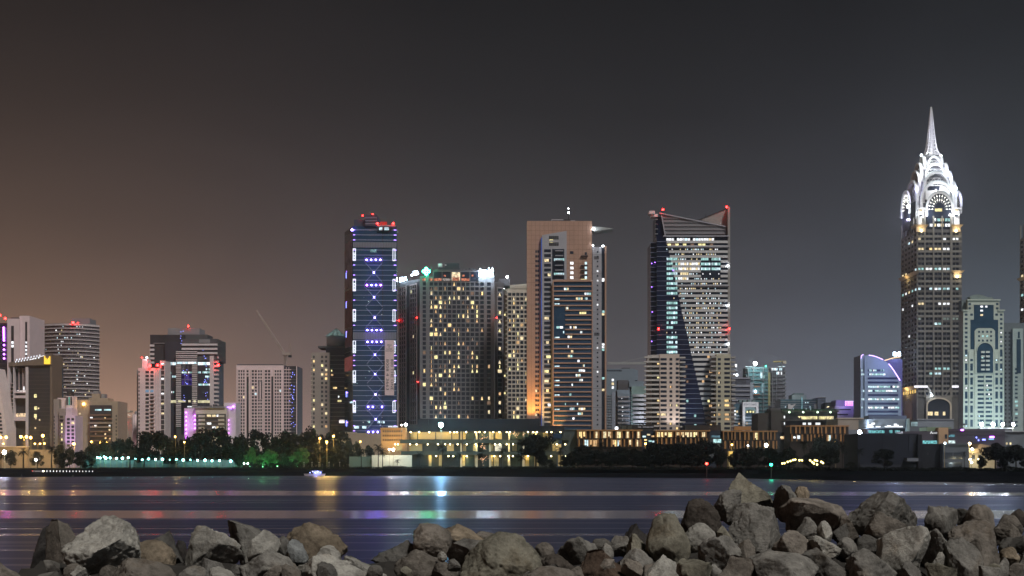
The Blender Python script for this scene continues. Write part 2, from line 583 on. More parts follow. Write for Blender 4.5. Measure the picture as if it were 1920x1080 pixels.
def litrow(T, f, x0, x1, y0, y1, n, prob, mats, rnd, d=.08, gap=.12):
    """lit rooms in one floor band: individual windows side by side"""
    w = (x1 - x0) / n
    for i in range(n):
        if rnd.random() < prob:
            T.pc('window', f, x0 + w * (i + gap / 2), y0, x0 + w * (i + 1 - gap / 2), y1, d - .03, d, rnd.choice(mats))

def curtain_mesh(T, f, rect, kind, m):
    """lit hotel room: curtains drawn aside leave a wedge of light"""
    x0, y0, x1, y1 = rect
    w = x1 - x0
    if kind == 'wedge':
        pts = [(x0 + w * .44, y0), (x0 + w * .56, y0), (x0 + w * .82, y1), (x0 + w * .18, y1)]
    elif kind == 'slit':
        pts = [(x0 + w * .4, y0), (x0 + w * .6, y0), (x0 + w * .6, y1), (x0 + w * .4, y1)]
    elif kind == 'half':
        pts = [(x0 + w * .3, y0), (x0 + w * .78, y0), (x0 + w * .78, y1), (x0 + w * .3, y1)]
    else:
        pts = [(x0 + .3, y0), (x1 - .3, y0), (x1 - .3, y1), (x0 + .3, y1)]
    T.poly('window', f, pts, .07, .10, m)

# ================================================================ blue glass tower with the X-braced lights and the phone-number banner
def tower_braced():
    Y = 820
    T = Thing('office_tower', 'blue glass tower with purple star lights, white X braces and a tall phone-number banner', 'tower', 700, Y)
    rnd = random.Random(3)
    A, B, C = (646, Y + 22), (662, Y), (743.5, Y + 1)
    back = [(745, Y + 34), (656, Y + 50)]
    T.prism('glass_body', [A, B, C] + back, 424, None, glass_b)
    f = T.fac(*B, *C); s = T.fac(*A, *B)
    line_m = mat('floor_trim', (.42, .46, .62), .4, var=.05)
    endl = emit('floor_light_purple', (.42, .24, 1), 4.0, True)
    y = 431.0
    k = 0
    while y < 812:
        if not (452 < y < 466 or 622 < y < 638):
            T.pc('floor_trim', f, 662, y - .42, 743.5, y + .42, .02, .22, line_m)
            if rnd.random() < .62:
                T.pc('floor_light', f, 662.3, y - .6, 665.8, y + .6, .24, .4, endl)
                T.pc('floor_light', f, 738.5, y - .6, 743.2, y + .6, .24, .4, endl)
            if k % 2 == 0:
                T.pc('floor_trim', s, 646.5, y - .35, 661.5, y + .35, .02, .2, dgrey_w)
        y += 9.42; k += 1
    mech = mat('louvre_band', (.22, .23, .27), .7, var=.1)
    for (y0, y1) in ((454, 464), (623, 636)):
        for i in range(27):
            T.pc('louvre', f, 662 + i * 3.02, y0, 664.4 + i * 3.02, y1, .04, .35, mech)
        T.pc('louvre_back', f, 662, y0, 743.5, y1, .01, .04, dgrey_w)
    T.pc('seam', f, 716.6, 424, 718.6, 800, .03, .12, mat('seam_dark', (.012, .016, .03), .5))
    # white LED frames at both edges
    for (y0, y1) in ((466, 489), (523, 546), (580, 603), (639, 662), (695, 718), (752, 774)):
        for (x0, x1, hatch) in ((661.6, 667.2, True), (736.2, 741.4, False)):
            T.pc('led_bar', f, x0, y0, x0 + 1.2, y1, .25, .45, led_w)
            T.pc('led_bar', f, x1 - 1.2, y0, x1, y1, .25, .45, led_w)
            T.pc('led_bar', f, x0 + 1.2, y0, x1 - 1.2, y0 + 1.1, .25, .45, led_w)
            T.pc('led_bar', f, x0 + 1.2, y1 - 1.1, x1 - 1.2, y1, .25, .45, led_w)
            if hatch:
                for q in range(5):
                    yy = y0 + 8 + q * (y1 - y0 - 9) / 5
                    T.pc('led_bar', f, x0 + 1.3, yy, x1 - 1.3, yy + 1.5, .25, .42, led_w)
    # X braces
    br = emit('brace_light', (.50, .58, .85), .32)
    starm = emit('star_lamp', (.24, .17, 1), 36, True)
    for (cx, cy) in ((701, 511), (701.5, 557.5), (702.5, 595.5), (703.2, 665), (703.6, 701.5), (704, 739.5), (704.5, 786)):
        T.bar('brace', f, (cx - 15.5, cy - 17.5), (cx + 15.5, cy + 17.5), .9, .3, .5, br)
        T.bar('brace', f, (cx - 15.5, cy + 17.5), (cx + 15.5, cy - 17.5), .9, .52, .7, br)
        T.lamp('star_lamp', cx, cy, Y - .9, .45, starm)
        for a in (45, 135, 225, 315):
            T.bar('star_ray', f, (cx + 1.6 * math.cos(R(a)), cy + 1.6 * math.sin(R(a))), (cx + 3.6 * math.cos(R(a)), cy + 3.6 * math.sin(R(a))), .8, .72, .9, emit('star_ray', (.45, .42, 1), 2.2))
    pan = emit('star_panel_edge', (.40, .28, .95), .55)
    for cy in (487, 534.5, 619, 641, 763, 810):
        for i in range(4):
            cx = 687.3 + i * 8.65 + (cy - 487) * .011
            if cy == 763 and i == 2:
                T.bar('brace', f, (cx - 3.4, cy - 3.6), (cx + 3.4, cy + 3.6), .7, .3, .5, br); T.bar('brace', f, (cx - 3.4, cy + 3.6), (cx + 3.4, cy - 3.6), .7, .52, .7, br)
                continue
            T.ribbon('star_panel', f, [(cx - 3.6, cy - 3.8), (cx + 3.6, cy - 3.8), (cx + 3.6, cy + 3.8), (cx - 3.6, cy + 3.8), (cx - 3.6, cy - 3.8)], [(cx - 4.1, cy - 4.3), (cx + 4.1, cy - 4.3), (cx + 4.1, cy + 4.3), (cx - 4.1, cy + 4.3), (cx - 4.1, cy - 4.3)], .25, .4, pan)
            T.lamp('star_lamp', cx, cy, Y - .8, .52, emit('star_lamp_violet', (.55, .12, 1), 36, True) if cy == 534.5 and i in (0, 3) else starm)
    # roof
    T.box('roof_block', 664, 410, 684.5, 424, Y + 3, 24, mat('roof_blue', (.05, .06, .10), .6))
    T.box('roof_block', 684.5, 402.5, 706.5, 424, Y - .5, 22, mat('roof_blue', (.05, .06, .10), .6))
    T.box('roof_block', 706.5, 421, 741, 424.2, Y + 1.5, 22, grey_w)
    T.box('roof_pavilion', 708, 426.5, 734, 432, Y - .55, .5, glass_g)
    fr = T.front(Y - .6)
    for (a, c) in ((711, 717), (720.5, 729)):
        T.pc('window', fr, a, 426.6, c, 431.8, .02, .08, cool[0])
    rf = T.front(Y + 2)
    T.box('roof_screen', 712, 413.5, 725.5, 421, Y + 4, 1.2, mat('red_screen', (.40, .05, .04), .7))
    for (a, c) in ((684.5, 706.5),):
        for yy in (408.5, 414, 419.5):
            T.pc('floor_trim', T.front(Y - .5), a, yy, c, yy + .7, .02, .2, line_m)
    for (x, y) in ((708, 419), (737.5, 419), (699, 401.3), (680, 404.2)):
        beacon(T, x, y, Y - 1, .9 if y > 415 else .6)
    lampobj('beacon_light', T.o, (P(723, Y), Y - 3, Zp(417, Y)), 300, (1, .08, .03))
    T.lamp('star_lamp', 660, 431, Y - 1, .7, starm)
    T.text('sign_letters', f, 'mtt', 695, 467, 706, 473, .3, cool[1])
    # banner
    ban = mat('banner_cloth', (.78, .62, .62), .9, var=.05)
    bo = T.pc('banner', f, 721.7, 637.5, 739, 741, .9, 1.05, ban)
    ink = mat('banner_ink', (.02, .02, .025), .9, var=.05)
    for i, w in enumerate(('SALE', 'or', 'LEASE', 'CONTACT')):
        hw = (4.2, 1.5, 5.0, 7.4)[i]
        T.text('lettering', f, w, 730.2 - hw, 645.2 + i * 3.8, 730.2 + hw, 648.2 + i * 3.8, 1.08, ink, par=bo)
    T.text('lettering', f, '800 THE ONE', 732.8, 673.5, 738, 731.5, 1.08, ink, rot=-90, par=bo)
    T.text('lettering', f, '8008 4 3663', 724.2, 673.5, 729.4, 731.5, 1.08, ink, rot=-90, par=bo)
    # posters on the side wall
    T.pc('poster', s, 648, 540, 661, 611, .2, .35, mat('red_poster', (.26, .15, .16), .8, var=.5, scale=.15))
    T.pc('poster', s, 647.5, 448, 661, 535, .2, .35, mat('grey_poster', (.30, .28, .33), .8, var=.6, scale=.15))
    T.pc('poster', s, 648, 613, 661, 648, .2, .35, mat('red_poster_dark', (.26, .17, .18), .8, var=.5, scale=.2))
    T.pc('light_box', s, 648, 667, 661.5, 693, .2, .7, emit('red_light_box', (.70, .20, .17), .20, vary=.4, scale=.5))
    for y in (509, 566, 622, 680, 736, 792):
        T.lamp('star_lamp', 651, y, Y + 15, .5, purple_l)
        T.pc('led_bar', s, 650, y - 5, 650.7, y + 6, .3, .5, blue_l)
    for (a, c, y0, y1) in ((664, 673, 798.5, 803.5), (679, 687, 798.5, 803.5), (708, 713, 788.5, 793.5), (715.5, 721, 788.5, 793.5), (690, 694, 789, 793), (656, 661, 752, 755)):
        T.pc('window', f if a > 662 else s, a, y0, c, y1, .06, .12, cool[0] if a != 690 else cool[1])
    for i in range(26):
        x, y = rnd.uniform(664, 740), rnd.uniform(548, 800)
        T.pc('window', f, x, y, x + rnd.uniform(.8, 2), y + .9, .05, .09, rnd.choice(cool))
    T.pc('sign_board', f, 728, 798.5, 746, 801.2, .3, .6, emit('sign_board_white', (.9, .95, 1), .9, vary=.5, scale=2))
tower_braced()

# ================================================================ grey hotel with drawn-curtain windows
def tower_hotel():
    Y = 860
    T = Thing('hotel_tower', 'broad grey hotel tower dotted with warm windows under green and white roof signs', 'hotel', 840, Y)
    rnd = random.Random(11)
    wall = mat('hotel_wall', (.20, .19, .205), .8, var=.08)
    wallp = mat('hotel_wing_wall', (.34, .26, .26), .8, var=.08)
    A, B, C = (747, Y + 24), (787, Y), (927, Y + 2)
    T.prism('wing', [A, B, (789, Y + 30), (752, Y + 44)], 522, None, dgrey_w)
    T.prism('main_block', [B, C, (927, Y + 34), (789, Y + 31)], 518, None, wall)
    f = T.fac(*B, *C); s = T.fac(*A, *B)
    T.pc('end_pier', f, 787, 518, 791.5, 783, .03, .55, wall)
    # left single column, main field, right columns
    fields = [(791.5, 799.5, 1), (804.5, 898.5, 11), (899.5, 908, 1), (912, 921, 1)]
    r0, r1, rows = 528.2, 785.3, 30
    kinds = ['wedge', 'wedge', 'wedge', 'full', 'half', 'slit', 'half']
    for (x0, x1, cols) in fields:
        cell = T.grid(f, x0, x1, r0, r1, cols, rows, 2.0 if cols > 1 else 1.8, 2.3, wall, glass_n, d=.5)
        for j in range(rows):
            band = .24 + .30 * (1 if j in (4, 5, 6, 7, 10, 13) else 0) + (.1 if 15 < j < 23 else 0)
            for i in range(cols):
                p = band if cols > 1 else (.16 if x0 > 898 else .07)
                if cols > 1 and i == 0: p = .55
                if rnd.random() < p:
                    k = rnd.choice(kinds)
                    curtain_mesh(T, f, cell(i, j), k, rnd.choice(warm if k != 'full' else [warm[0], warm[3], warm[3]]) if rnd.random() < .78 else dim)
    for (x0, x1) in ((799.5, 804.5), (908, 912), (921, 927)):
        T.pc('wide_pier', f, x0, 517, x1, 785, .04, .6, wall)
    # restaurant storey under the roof
    T.pc('restaurant_glass', f, 812, 509, 898, 527, .6, .75, glass_n)
    T.pc('restaurant_frame', f, 812, 508, 898, 509.5, .76, 1.1, wall)
    for x in (812.5, 829, 845.5, 864, 881, 897.5):
        T.pc('restaurant_mullion', f, x - .6, 509.5, x + .6, 527, .76, 1.0, wall)
    T.pc('window', f, 847, 510.5, 862.5, 526.5, .78, .84, emit('restaurant_light', (1, .80, .52), 1.0, vary=.7, scale=.5))
    T.pc('window', f, 848, 520, 861, 526.4, .86, .9, emit('restaurant_red', (.80, .30, .18), .5, vary=.7, scale=.8))
    for (a, c) in ((813.5, 828), (830, 844.5), (865, 880)):
        T.pc('window', f, a, 521.8, c, 526.6, .78, .84, emit('restaurant_orange', (1, .34, .20), .55, vary=.8, scale=1.2) if a != 830 else emit('restaurant_white', (.8, .7, .65), .35, vary=.9, scale=1.2))
    for (a, c, y) in ((867, 871.5, 515), (884, 888, 514.5), (832, 836, 515.5)):
        T.pc('window', f, a, y, c, y + 3.5, .78, .84, emit('restaurant_orange', (1, .34, .20), .55))
    for (a, c) in ((792, 798), (805, 811)):
        T.pc('window', f, a, 522, c, 526.5, .62, .7, emit('restaurant_orange', (1, .34, .20), .55))
    # roof plant
    pl = mat('plant_room', (.05, .055, .07), .8)
    T.box('plant_room', 822, 499, 862, 508, Y + 6, 14, pl)
    T.box('plant_room', 834, 490, 861, 499.2, Y + 8, 10, pl)
    T.box('parapet', 813, 504.5, 893, 508.2, Y + 1.5, 20, dgrey_w)
    T.box('roof_unit', 821, 491.5, 829, 497, Y + 5.8, 4, mat('roof_unit_pale', (.75, .78, .80), .6))
    T.box('roof_unit', 834, 492.5, 837, 494.5, Y + 7.6, .3, mat('roof_unit_pale', (.75, .78, .80), .6))
    for x in (866, 872, 879, 886):
        T.box('roof_unit', x, 501 + (x % 3), x + 3, 504.6, Y + 3, 3, pl)
    # wing columns
    for (x0, x1) in ((749, 761.5), (769.5, 781.5)):
        cell = T.grid(s, x0, x1, 531, 796, 3, 31, 1.4, 2.6, wallp, glass_n, d=.5)
        for j in range(31):
            for i in range(3):
                if rnd.random() < .035:
                    curtain_mesh(T, s, cell(i, j), 'full', rnd.choice(warm))
    # wing sides and right return
    T.prism('right_return', [(927.5, Y + 10), (945, Y + 14), (945, Y + 34), (928, Y + 33)], 524, None, dgrey_w)
    rr = T.fac(927.5, Y + 10, 945, Y + 14)
    cell = T.grid(rr, 932, 941.5, 535, 792, 1, 30, 1.6, 2.6, grey_w, glass_n, d=.4)
    for j in range(30):
        if rnd.random() < .4:
            curtain_mesh(T, rr, cell(0, j), rnd.choice(kinds), rnd.choice(warm))
    T.lamp('roof_lamp', 951, 519, Y + 12, .8, star_w)
    T.box('roof_block', 935, 516, 956, 530, Y + 16, 12, dgrey_w)
    # green flower emblem
    gm = emit('sign_green', (.05, 1, .55), 1.6, True); gw = emit('sign_mint', (.03, 1, .45), 60.0, True)
    fs = T.front(Y - 1.2)
    em = T.pc('emblem_board', fs, 792.5, 503, 806, 516, -.4, -.2, emit('sign_green_glow', (.01, .22, .12), .8))
    for a in range(4):
        cx, cy = 799.2 + 4.4 * math.cos(a * math.pi / 2), 509.3 + 4.4 * math.sin(a * math.pi / 2)
        o_ = [(cx + 3.3 * math.cos(R(t)), cy + 3.3 * math.sin(R(t))) for t in range(0, 361, 45)]
        i_ = [(cx + 1.5 * math.cos(R(t)), cy + 1.5 * math.sin(R(t))) for t in range(0, 361, 45)]
        T.ribbon('emblem_petal', fs, i_, o_, .0, .3, gw, par=em)
    lampobj('sign_light', T.o, (P(799, Y), Y - 4, Zp(509, Y)), 2600, (.05, 1, .5))
    # white script signs: strokes and dots
    def script(f_, x0, y0, x1, y1, seed, par=None):
        q = random.Random(seed)
        h = y1 - y0
        T.bar('script_stroke', f_, (x0, y1 - h * .25), (x1, y1 - h * .25), h * .34, .1, .4, white_l)
        n = max(3, int((x1 - x0) / 3.2))
        for i in range(n):
            x = x0 + (i + .5) * (x1 - x0) / n
            hh = q.choice((.35, .55, .9, .95))
            T.bar('script_stroke', f_, (x, y1 - h * .3), (x + q.uniform(-.5, .5), y1 - h * hh), 1.1, .41, .6, white_l)
            if q.random() < .45:
                T.pc('script_dot', f_, x - .7, y0 - .3, x + .7, y0 + .9, .1, .5, white_l)
    sgn = T.front(Y - 1)
    script(sgn, 898.5, 503.5, 912, 510, 5); script(sgn, 914.5, 503.5, 925, 510, 6)
    script(sgn, 897.5, 512.5, 925, 518.8, 9)
    s2 = T.fac(747, Y + 22, 787, Y - 2)
    script(s2, 750, 513.5, 763, 520.8, 12); script(s2, 771.5, 507.8, 785, 515, 14)
    T.bar('sign_frame', s2, (750, 522), (763, 521), .6, .1, .3, dark_m)
    lampobj('sign_light', T.o, (P(912, Y), Y - 5, Zp(511, Y)), 5200, (.72, .88, 1))
    lampobj('sign_light', T.o, (P(766, Y), Y + 5, Zp(513, Y)), 5200, (.72, .88, 1))
    for (x, y) in ((781.5, 595.5), (748, 601), (931.5, 596), (783.5, 716)):
        beacon(T, x, y, Y - 1 if x > 760 else Y + 20, .55)
tower_hotel()

# ================================================================ cream apartment slab next to the hotel
def tower_cream():
    Y = 905
    T = Thing('apartment_tower', 'slim cream apartment slab with warm windows between the grey hotel and the orange tower', 'tower', 966, Y)
    rnd = random.Random(5)
    T.prism('wall', [(943, Y + 6), (951, Y), (991, Y), (991, Y + 26), (946, Y + 30)], 541, None, cream_w)
    T.poly('sloped_parapet', T.front(Y), [(943.5, 541), (943.5, 536), (991, 531.5), (991, 541)], -14, .3, cream_w)
    f = T.front(Y)
    cell = T.grid(f, 952, 989.8, 548, 786, 5, 29, 1.7, 2.6, cream_w, glass_n, d=.5)
    for j in range(29):
        for i in range(5):
            if rnd.random() < (.34 if i < 3 else .12):
                curtain_mesh(T, f, cell(i, j), rnd.choice(['full', 'half', 'slit', 'wedge']), rnd.choice(warm))
    s = T.fac(943, Y + 6, 951, Y)
    for j in range(28):
        T.pc('balcony', s, 943.5, 551 + j * 8.2, 950.5, 553.5 + j * 8.2, .05, 1.0, cream_w)
        if rnd.random() < .2:
            T.pc('window', s, 945, 554.5 + j * 8.2, 948, 558 + j * 8.2, .05, .1, rnd.choice(warm))
    T.lamp('wall_lamp', 944.5, 541, Y - 2, .35, star_w)
tower_cream()

# ================================================================ terracotta tower
def tower_orange():
    Y = 800
    T = Thing('residential_tower', 'terracotta and grey tower with banded glass front and a pointed roof canopy', 'tower', 1060, Y)
    rnd = random.Random(21)
    terra = mat('terracotta_panel', (.43, .270, .205), .75, var=.10)
    gry = mat('grey_tile', (.36, .36, .40), .7, var=.06)
    f = T.front(Y)
    T.box('terracotta_slab', 988, 412, 1110, None, Y + 4, 22, terra)
    fs = T.front(Y + 4)
    joint = mat('panel_joint', (.20, .11, .08), .9)
    for i in range(1, 14):
        T.pc('panel_joint', fs, 988, 412 + i * 8.9, 1110, 412.35 + i * 8.9, .004, .02, joint)
    for x in [996 + i * 8 for i in range(14)]:
        T.pc('panel_joint', fs, x, 412.5, x + .35, 525 if x > 1016 else 800, .021, .03, joint)
    # grey bay, slanted top
    T.poly('grey_bay', T.front(Y + 4), [(1016, 440.5), (1062, 432.5), (1062, 530), (1037, 530), (1037, 806), (1016, 806)], .0, 3.2, gry)
    fb = T.front(Y + .8)
    T.pc('lit_edge', T.front(Y + 4), 1014.6, 445, 1015.9, 800, .1, 2.6, emit('edge_blue', (.10, .22, .85), .35, vary=.6, scale=.05))  # blue light on the bay edge put in as its own glow
    for (y0, y1) in ((442, 448.5), (454, 460.5)):
        for i in range(5):
            T.pc('louvre', fb, 1029.5 + i * 3.7, y0, 1032.7 + i * 3.7, y1, .02, .1, dark_m)
    T.pc('window', fb, 1030, 448.8, 1037, 449.8, .02, .1, warm[3]); T.pc('window', fb, 1030, 453.6, 1037, 454.4, .02, .1, warm[3])
    pitch = 9.05
    for j in range(37):
        y = 467.3 + j * pitch
        if y > 797: break
        lit = rnd.random()
        T.pc('window', fs, 1003.6, y, 1006.8, y + 4.6, .02, .08, glass_n if rnd.random() > .08 else warm[1])
        T.pc('window', fs, 1007.5, y, 1010.7, y + 4.6, .02, .08, glass_n if rnd.random() > .06 else cool[2])
        m = rnd.choice(warm[:2] + [cool[2], warm[3]]) if rnd.random() < .42 else glass_g
        T.pc('window', fb, 1020.3, y - .3, 1033, y + 5.2, .02, .1, glass_n)
        if m is not glass_g:
            a = rnd.choice((1020.8, 1024, 1027))
            T.pc('window', fb, a, y, rnd.choice((1029, 1032.5)), y + 5, .12, .16, m)
        T.pc('window', T.front(Y + 5), 1119, y + 1, 1121.8, y + 4, .02, .12, glass_n if rnd.random() > .1 else cool[2])
    # black slot with balcony slabs
    T.pc('slot_glass', fb, 1035.3, 466.5, 1058, 524, .02, .08, glass_n)
    for j in range(7):
        y = 469.5 + j * pitch
        T.pc('balcony', fb, 1041, y, 1056, y + 1.5, .1, 1.2, gry)
        if j in (2, 5):
            litrow(T, fb, 1038.5, 1058, y - 3.6, y - .4 + (1.8 if j == 2 else 1), 5, .9, cool[:2], rnd, d=.14)
    for j in range(5):
        y = 478 + j * pitch - (9 if j == 0 else 0)
        T.pc('window', fs, 1069, y + 2 if j else 469, 1075.2, y + 7 if j else 474, .02, .1, cool[2] if j > 0 else glass_n)
        T.pc('window', fs, 1096.5, y + 2, 1100.5, y + 7, .02, .1, cool[0] if j > 0 else glass_n)
        T.pc('balcony', fs, 1089, y + 8.5, 1102, y + 10, .05, 1.3, dark_m)
    T.pc('window', fs, 1089, 521.5, 1101, 525.4, .1, .2, warm[3])
    # lower banded block
    T.box('glass_block', 1037, 527, 1111, None, Y - 1, 12, glass_b)
    fl = T.front(Y - 1)
    T.pc('corner_pier', fl, 1036, 525.3, 1038.2, 806, .02, .8, terra); T.pc('corner_pier', fl, 1109.4, 525.3, 1111.2, 806, .02, .8, terra)
    T.pc('parapet_beam', fl, 1038.2, 525, 1109.4, 528.8, .02, .75, terra)
    for j in range(31):
        y = 537.2 + j * 8.98
        x0 = 1060 if 5 <= j <= 10 else 1038.2
        T.pc('spandrel', fl, x0, y - 1.15, 1109.4, y + 1.15, .03, .55, terra)
        for k in range(4):
            if rnd.random() < (.26 if j < 24 else .34):
                x = rnd.uniform(1039, 1098)
                litrow(T, fl, x, x + rnd.choice((5, 9, 13)), y - 6.0, y - 1.8, rnd.choice((2, 3, 4)), .75, [cool[0], cool[2], cool[1], warm[1]] if rnd.random() < .86 else [warm[3]], rnd, d=.07)
        if x0 == 1038.2 and rnd.random() < .4:
            T.pc('window', fl, 1040, y - 4, 1049, y - 2, .04, .07, cool[0])
    # right wing
    T.box('grey_wing', 1111, 460.5, 1128, None, Y + 5, 20, gry)
    T.box('glass_slot', 1128, 463, 1134, None, Y + 6, 18, glass_n)
    T.box('edge_fin', 1134, 459, 1137, None, Y + 5, 20, terra)
    fw = T.front(Y + 6)
    for y in (519, 521, 580, 585, 642, 647, 652, 706, 728):
        T.pc('window', fw, 1128.6, y, 1133.2, y + 4.2, .02, .1, rnd.choice([cool[2], warm[1], cool[1]]))
    for j in range(9):
        T.pc('panel_joint', T.front(Y + 5), 1111, 475 + j * 36, 1128, 475.5 + j * 36, .01, .04, dgrey_w)
    T.pc('louvre', T.front(Y + 5), 1114, 478, 1123, 484, .02, .08, dgrey_w); T.pc('louvre', T.front(Y + 5), 1114, 622, 1124, 628, .02, .08, dgrey_w)
    T.lamp('roof_lamp', 1130.5, 461.3, Y + 4, .55, star_w); T.lamp('roof_lamp', 1112, 460, Y + 3, .4, star_w)
    # canopy wedge and roof furniture
    T.poly('roof_canopy', T.front(Y + 10), [(1105, 422), (1126, 422.6), (1149, 425.6), (1130, 428.5), (1113, 431)], -7, 5, mat('canopy_steel', (.34, .36, .36), .6))
    T.lamp('roof_lamp', 1113, 429, Y + 3, .7, star_w)
    T.box('roof_rail', 1034, 406.5, 1056, 408, Y + 8, .6, steel); T.box('roof_rail', 1034, 408, 1035, 412, Y + 8, .6, steel); T.box('roof_rail', 1070, 408.5, 1078, 412, Y + 8, .6, steel)
    T.box('roof_rail', 1058, 406, 1069, 412, Y + 9, 4, dark_m)
    m = MB(); m.tube([(P(1066, Y + 10), Y + 10, Zp(412, Y)), (P(1066, Y + 10), Y + 10, Zp(390, Y))], [.35, .15], dark_m); m.build('mast', T.o)
    T.lamp('mast_lamp', 1066, 391, Y + 10, .3, star_w); T.lamp('mast_lamp', 1066, 399, Y + 10, .55, star_w)
    # amber uplights at the foot of the terracotta wall
    for (x, e) in ((997, 60000), (1012, 20000)):
        p = (P(x, Y), Y - 7, Zp(803, Y))
        lampobj('uplight', T.o, p, e, (1, .50, .10), spot=70, aim=(P(x - 1, Y), Y + 4, Zp(715, Y)))
    lampobj('uplight', T.o, (P(1045, Y), Y - 11, Zp(806, Y)), 11000, (1, .55, .15), spot=70, aim=(P(1042, Y), Y - 1, Zp(780, Y)))
tower_orange()
# ================================================================ tower with the slanted roof sail and diagonal glass front
def tower_sail():
    Y = 780
    T = Thing('office_tower', 'striped office tower with sloping roof screen, corner fin and diagonal dark glass edge', 'tower', 1295, Y)
    rnd = random.Random(31)
    f = T.front(Y)
    band = mat('sail_spandrel', (.60, .60, .62), .55, var=.08)
    dglass = mat('indigo_glass', (.008, .012, .040), .18, spec=.6, var=.25, scale=.06)
    T.box('tower_core', 1231, 443, 1364.5, None, Y, 30, glass_n)
    T.box('glass_wing', 1220.5, 454, 1231, None, Y + 3, 20, dglass)
    T.box('glass_wing', 1229.5, 404, 1247, 443, Y + 4, 16, dglass)
    # diagonal boundary
    def bx(y):
        return 1247 + (y - 443) * (1327 - 1247) / (806 - 443)
    T.poly('diagonal_glass', f, [(1231, 443), (bx(443), 443), (bx(806), 806), (1231, 806)], .05, .5, dglass)
    T.bar('diagonal_trim', f, (1240, 404), (1247.3, 443), 2.0, .5, .9, steel)
    line_m = mat('sail_trim', (.20, .23, .34), .4)
    pitch = 9.18
    for j in range(39):
        y = 453.6 + j * pitch
        if y > 803: break
        # spandrel to the right of the diagonal
        if j < 2 or not (4 <= j <= 7):
            T.pc('spandrel', f, bx(y) + .5, y - 2.3, 1364.3, y + 2.3, .05, .45, band)
        else:
            T.pc('spandrel', f, bx(y) + .5, y - 2.3, 1314, y + 2.3, .05, .45, band); T.pc('spandrel', f, 1351, y - 2.3, 1364.3, y + 2.3, .05, .45, band)
        T.pc('floor_trim', f, 1231, y - .4, bx(y), y + .4, .52, .8, line_m)
        if y < 665:
            T.pc('floor_trim', T.front(Y + 3), 1219, y - .4 + .5, 1231, y + .4 + .5, .05, 1.5, line_m)
        yb, yt = y - 2.2, y - pitch + 2.3
        if y < 672:
            if j == 0: litrow(T, f, 1249, 1339, yt, yb, 18, .93, [cool[2]] * 3 + [cool[0], warm[1]], rnd)
            elif j == 1:
                litrow(T, f, 1237, 1366, yt + 1, yb, 18, .55, [warm[1], warm[3], dim], rnd)
            else:
                full = {5: .95, 6: .95, 8: .4, 12: .45, 13: .35}.get(j, 0)
                for (a, c) in ((1249.5, 1270), (1271.5, 1291), (1292.5, 1312), (1314, 1332), (1334, 1351)):
                    left = a < 1270
                    if j in (5, 6) or (j in (7, 8) and a in (1271.5,)) or (left and rnd.random() < .65) or (j == 4 and a > 1313):
                        ms = [cool[1], cool[1], cool[0]] if (left or a > 1313) else [warm[1], cool[2]]
                        litrow(T, f, a, min(c, 1366), yt, yb, 5, .92, ms, rnd, d=.6 if left else .08)
                    else:
                        for q in range(6):
                            if rnd.random() < .55:
                                x = a + q * 3.3
                                if x > bx(y) - 2 or left:
                                    T.pc('window', f, x, yt + 1.3, x + rnd.uniform(1.1, 2), yb - .9, .05 if not left else .55, .08 if not left else .6, rnd.choice([cool[2], warm[1], cool[0]]))
        else:
            if rnd.random() < .55:
                x = rnd.uniform(bx(y) + 2, 1340)
                T.pc('window', f, x, yt, x + rnd.uniform(3, 6), yb, .05, .08, rnd.choice(warm))
            if rnd.random() < .4:
                x = rnd.uniform(1278, bx(y) - 8)
                T.pc('window', f, x, yt, x + 4, yb, .52, .56, rnd.choice([cool[1], dim]))
    # roof screen of sloping louvres
    T.poly('roof_screen', T.front(Y + 2), [(1241, 404), (1235, 398.5), (1362, 424), (1362, 443), (1247, 443)], -3, 0, mat('screen_metal', (.20, .20, .22), .6))
    for i in range(5):
        y = 407.5 + i * 7.3
        x1 = min(1361, 1240 + (y - 399.5) / (424 - 399) * 122) if y < 424 else 1361
        T.pc('louvre', T.front(Y + 2), 1243 + i * .9, y, x1, y + 1.2, .02, .5, grey_w)
    T.bar('roof_edge', T.front(Y + 2), (1236, 398.6), (1362, 424.2), 1.8, .02, .8, steel)
    T.bar('roof_edge', T.front(Y + 2), (1247, 402), (1340, 421), .8, .02, .6, steel)
    T.pc('cornice', f, 1243, 442.2, 1366.5, 444.2, .05, 1.6, steel)
    T.pc('cornice', f, 1249, 462.4, 1367, 463.8, .5, 1.4, steel)
    T.pc('cornice', f, 1270, 535.4, 1367, 536.6, .5, 1.4, steel)
    # corner fin and sail
    fin = mat('fin_stone', (.30, .29, .28), .75)
    T.box('corner_fin', 1364.6, 388.5, 1369, None, Y - .5, 26, fin)
    T.poly('roof_sail', T.front(Y + 4), [(1311, 409.5), (1364.5, 388.2), (1364.5, 443), (1361, 424)], -.6, 0, fin)
    T.bar('sail_edge', T.front(Y + 4), (1310, 410), (1364.5, 388), 1.0, .02, .4, dark_m)
    T.box('roof_box', 1217.5, 394, 1228, 399.5, Y + 2, 7, white_w); T.box('roof_box', 1221, 399.2, 1233.5, 404.5, Y + 3, 7, white_w)
    for i in range(5):
        T.pc('bracket', T.front(Y + 4), 1228, 409 + i * 9.2, 1233, 409.9 + i * 9.2, .02, 1.6, steel)
    m = MB(); m.tube([(P(1323, Y + 8), Y + 8, Zp(410, Y)), (P(1323, Y + 8), Y + 8, Zp(396, Y))], [.3, .15], dark_m); m.build('mast', T.o)
    for (x, y) in ((1243, 393), (1362.5, 388), (1235, 616.5), (1367.5, 616.5)):
        beacon(T, x, y, Y - 3, .8)
    for (x, y) in ((1365, 498), (1365.5, 645), (1365.5, 572)):
        T.lamp('wall_lamp', x, y, Y - 1.5, .4, star_w)
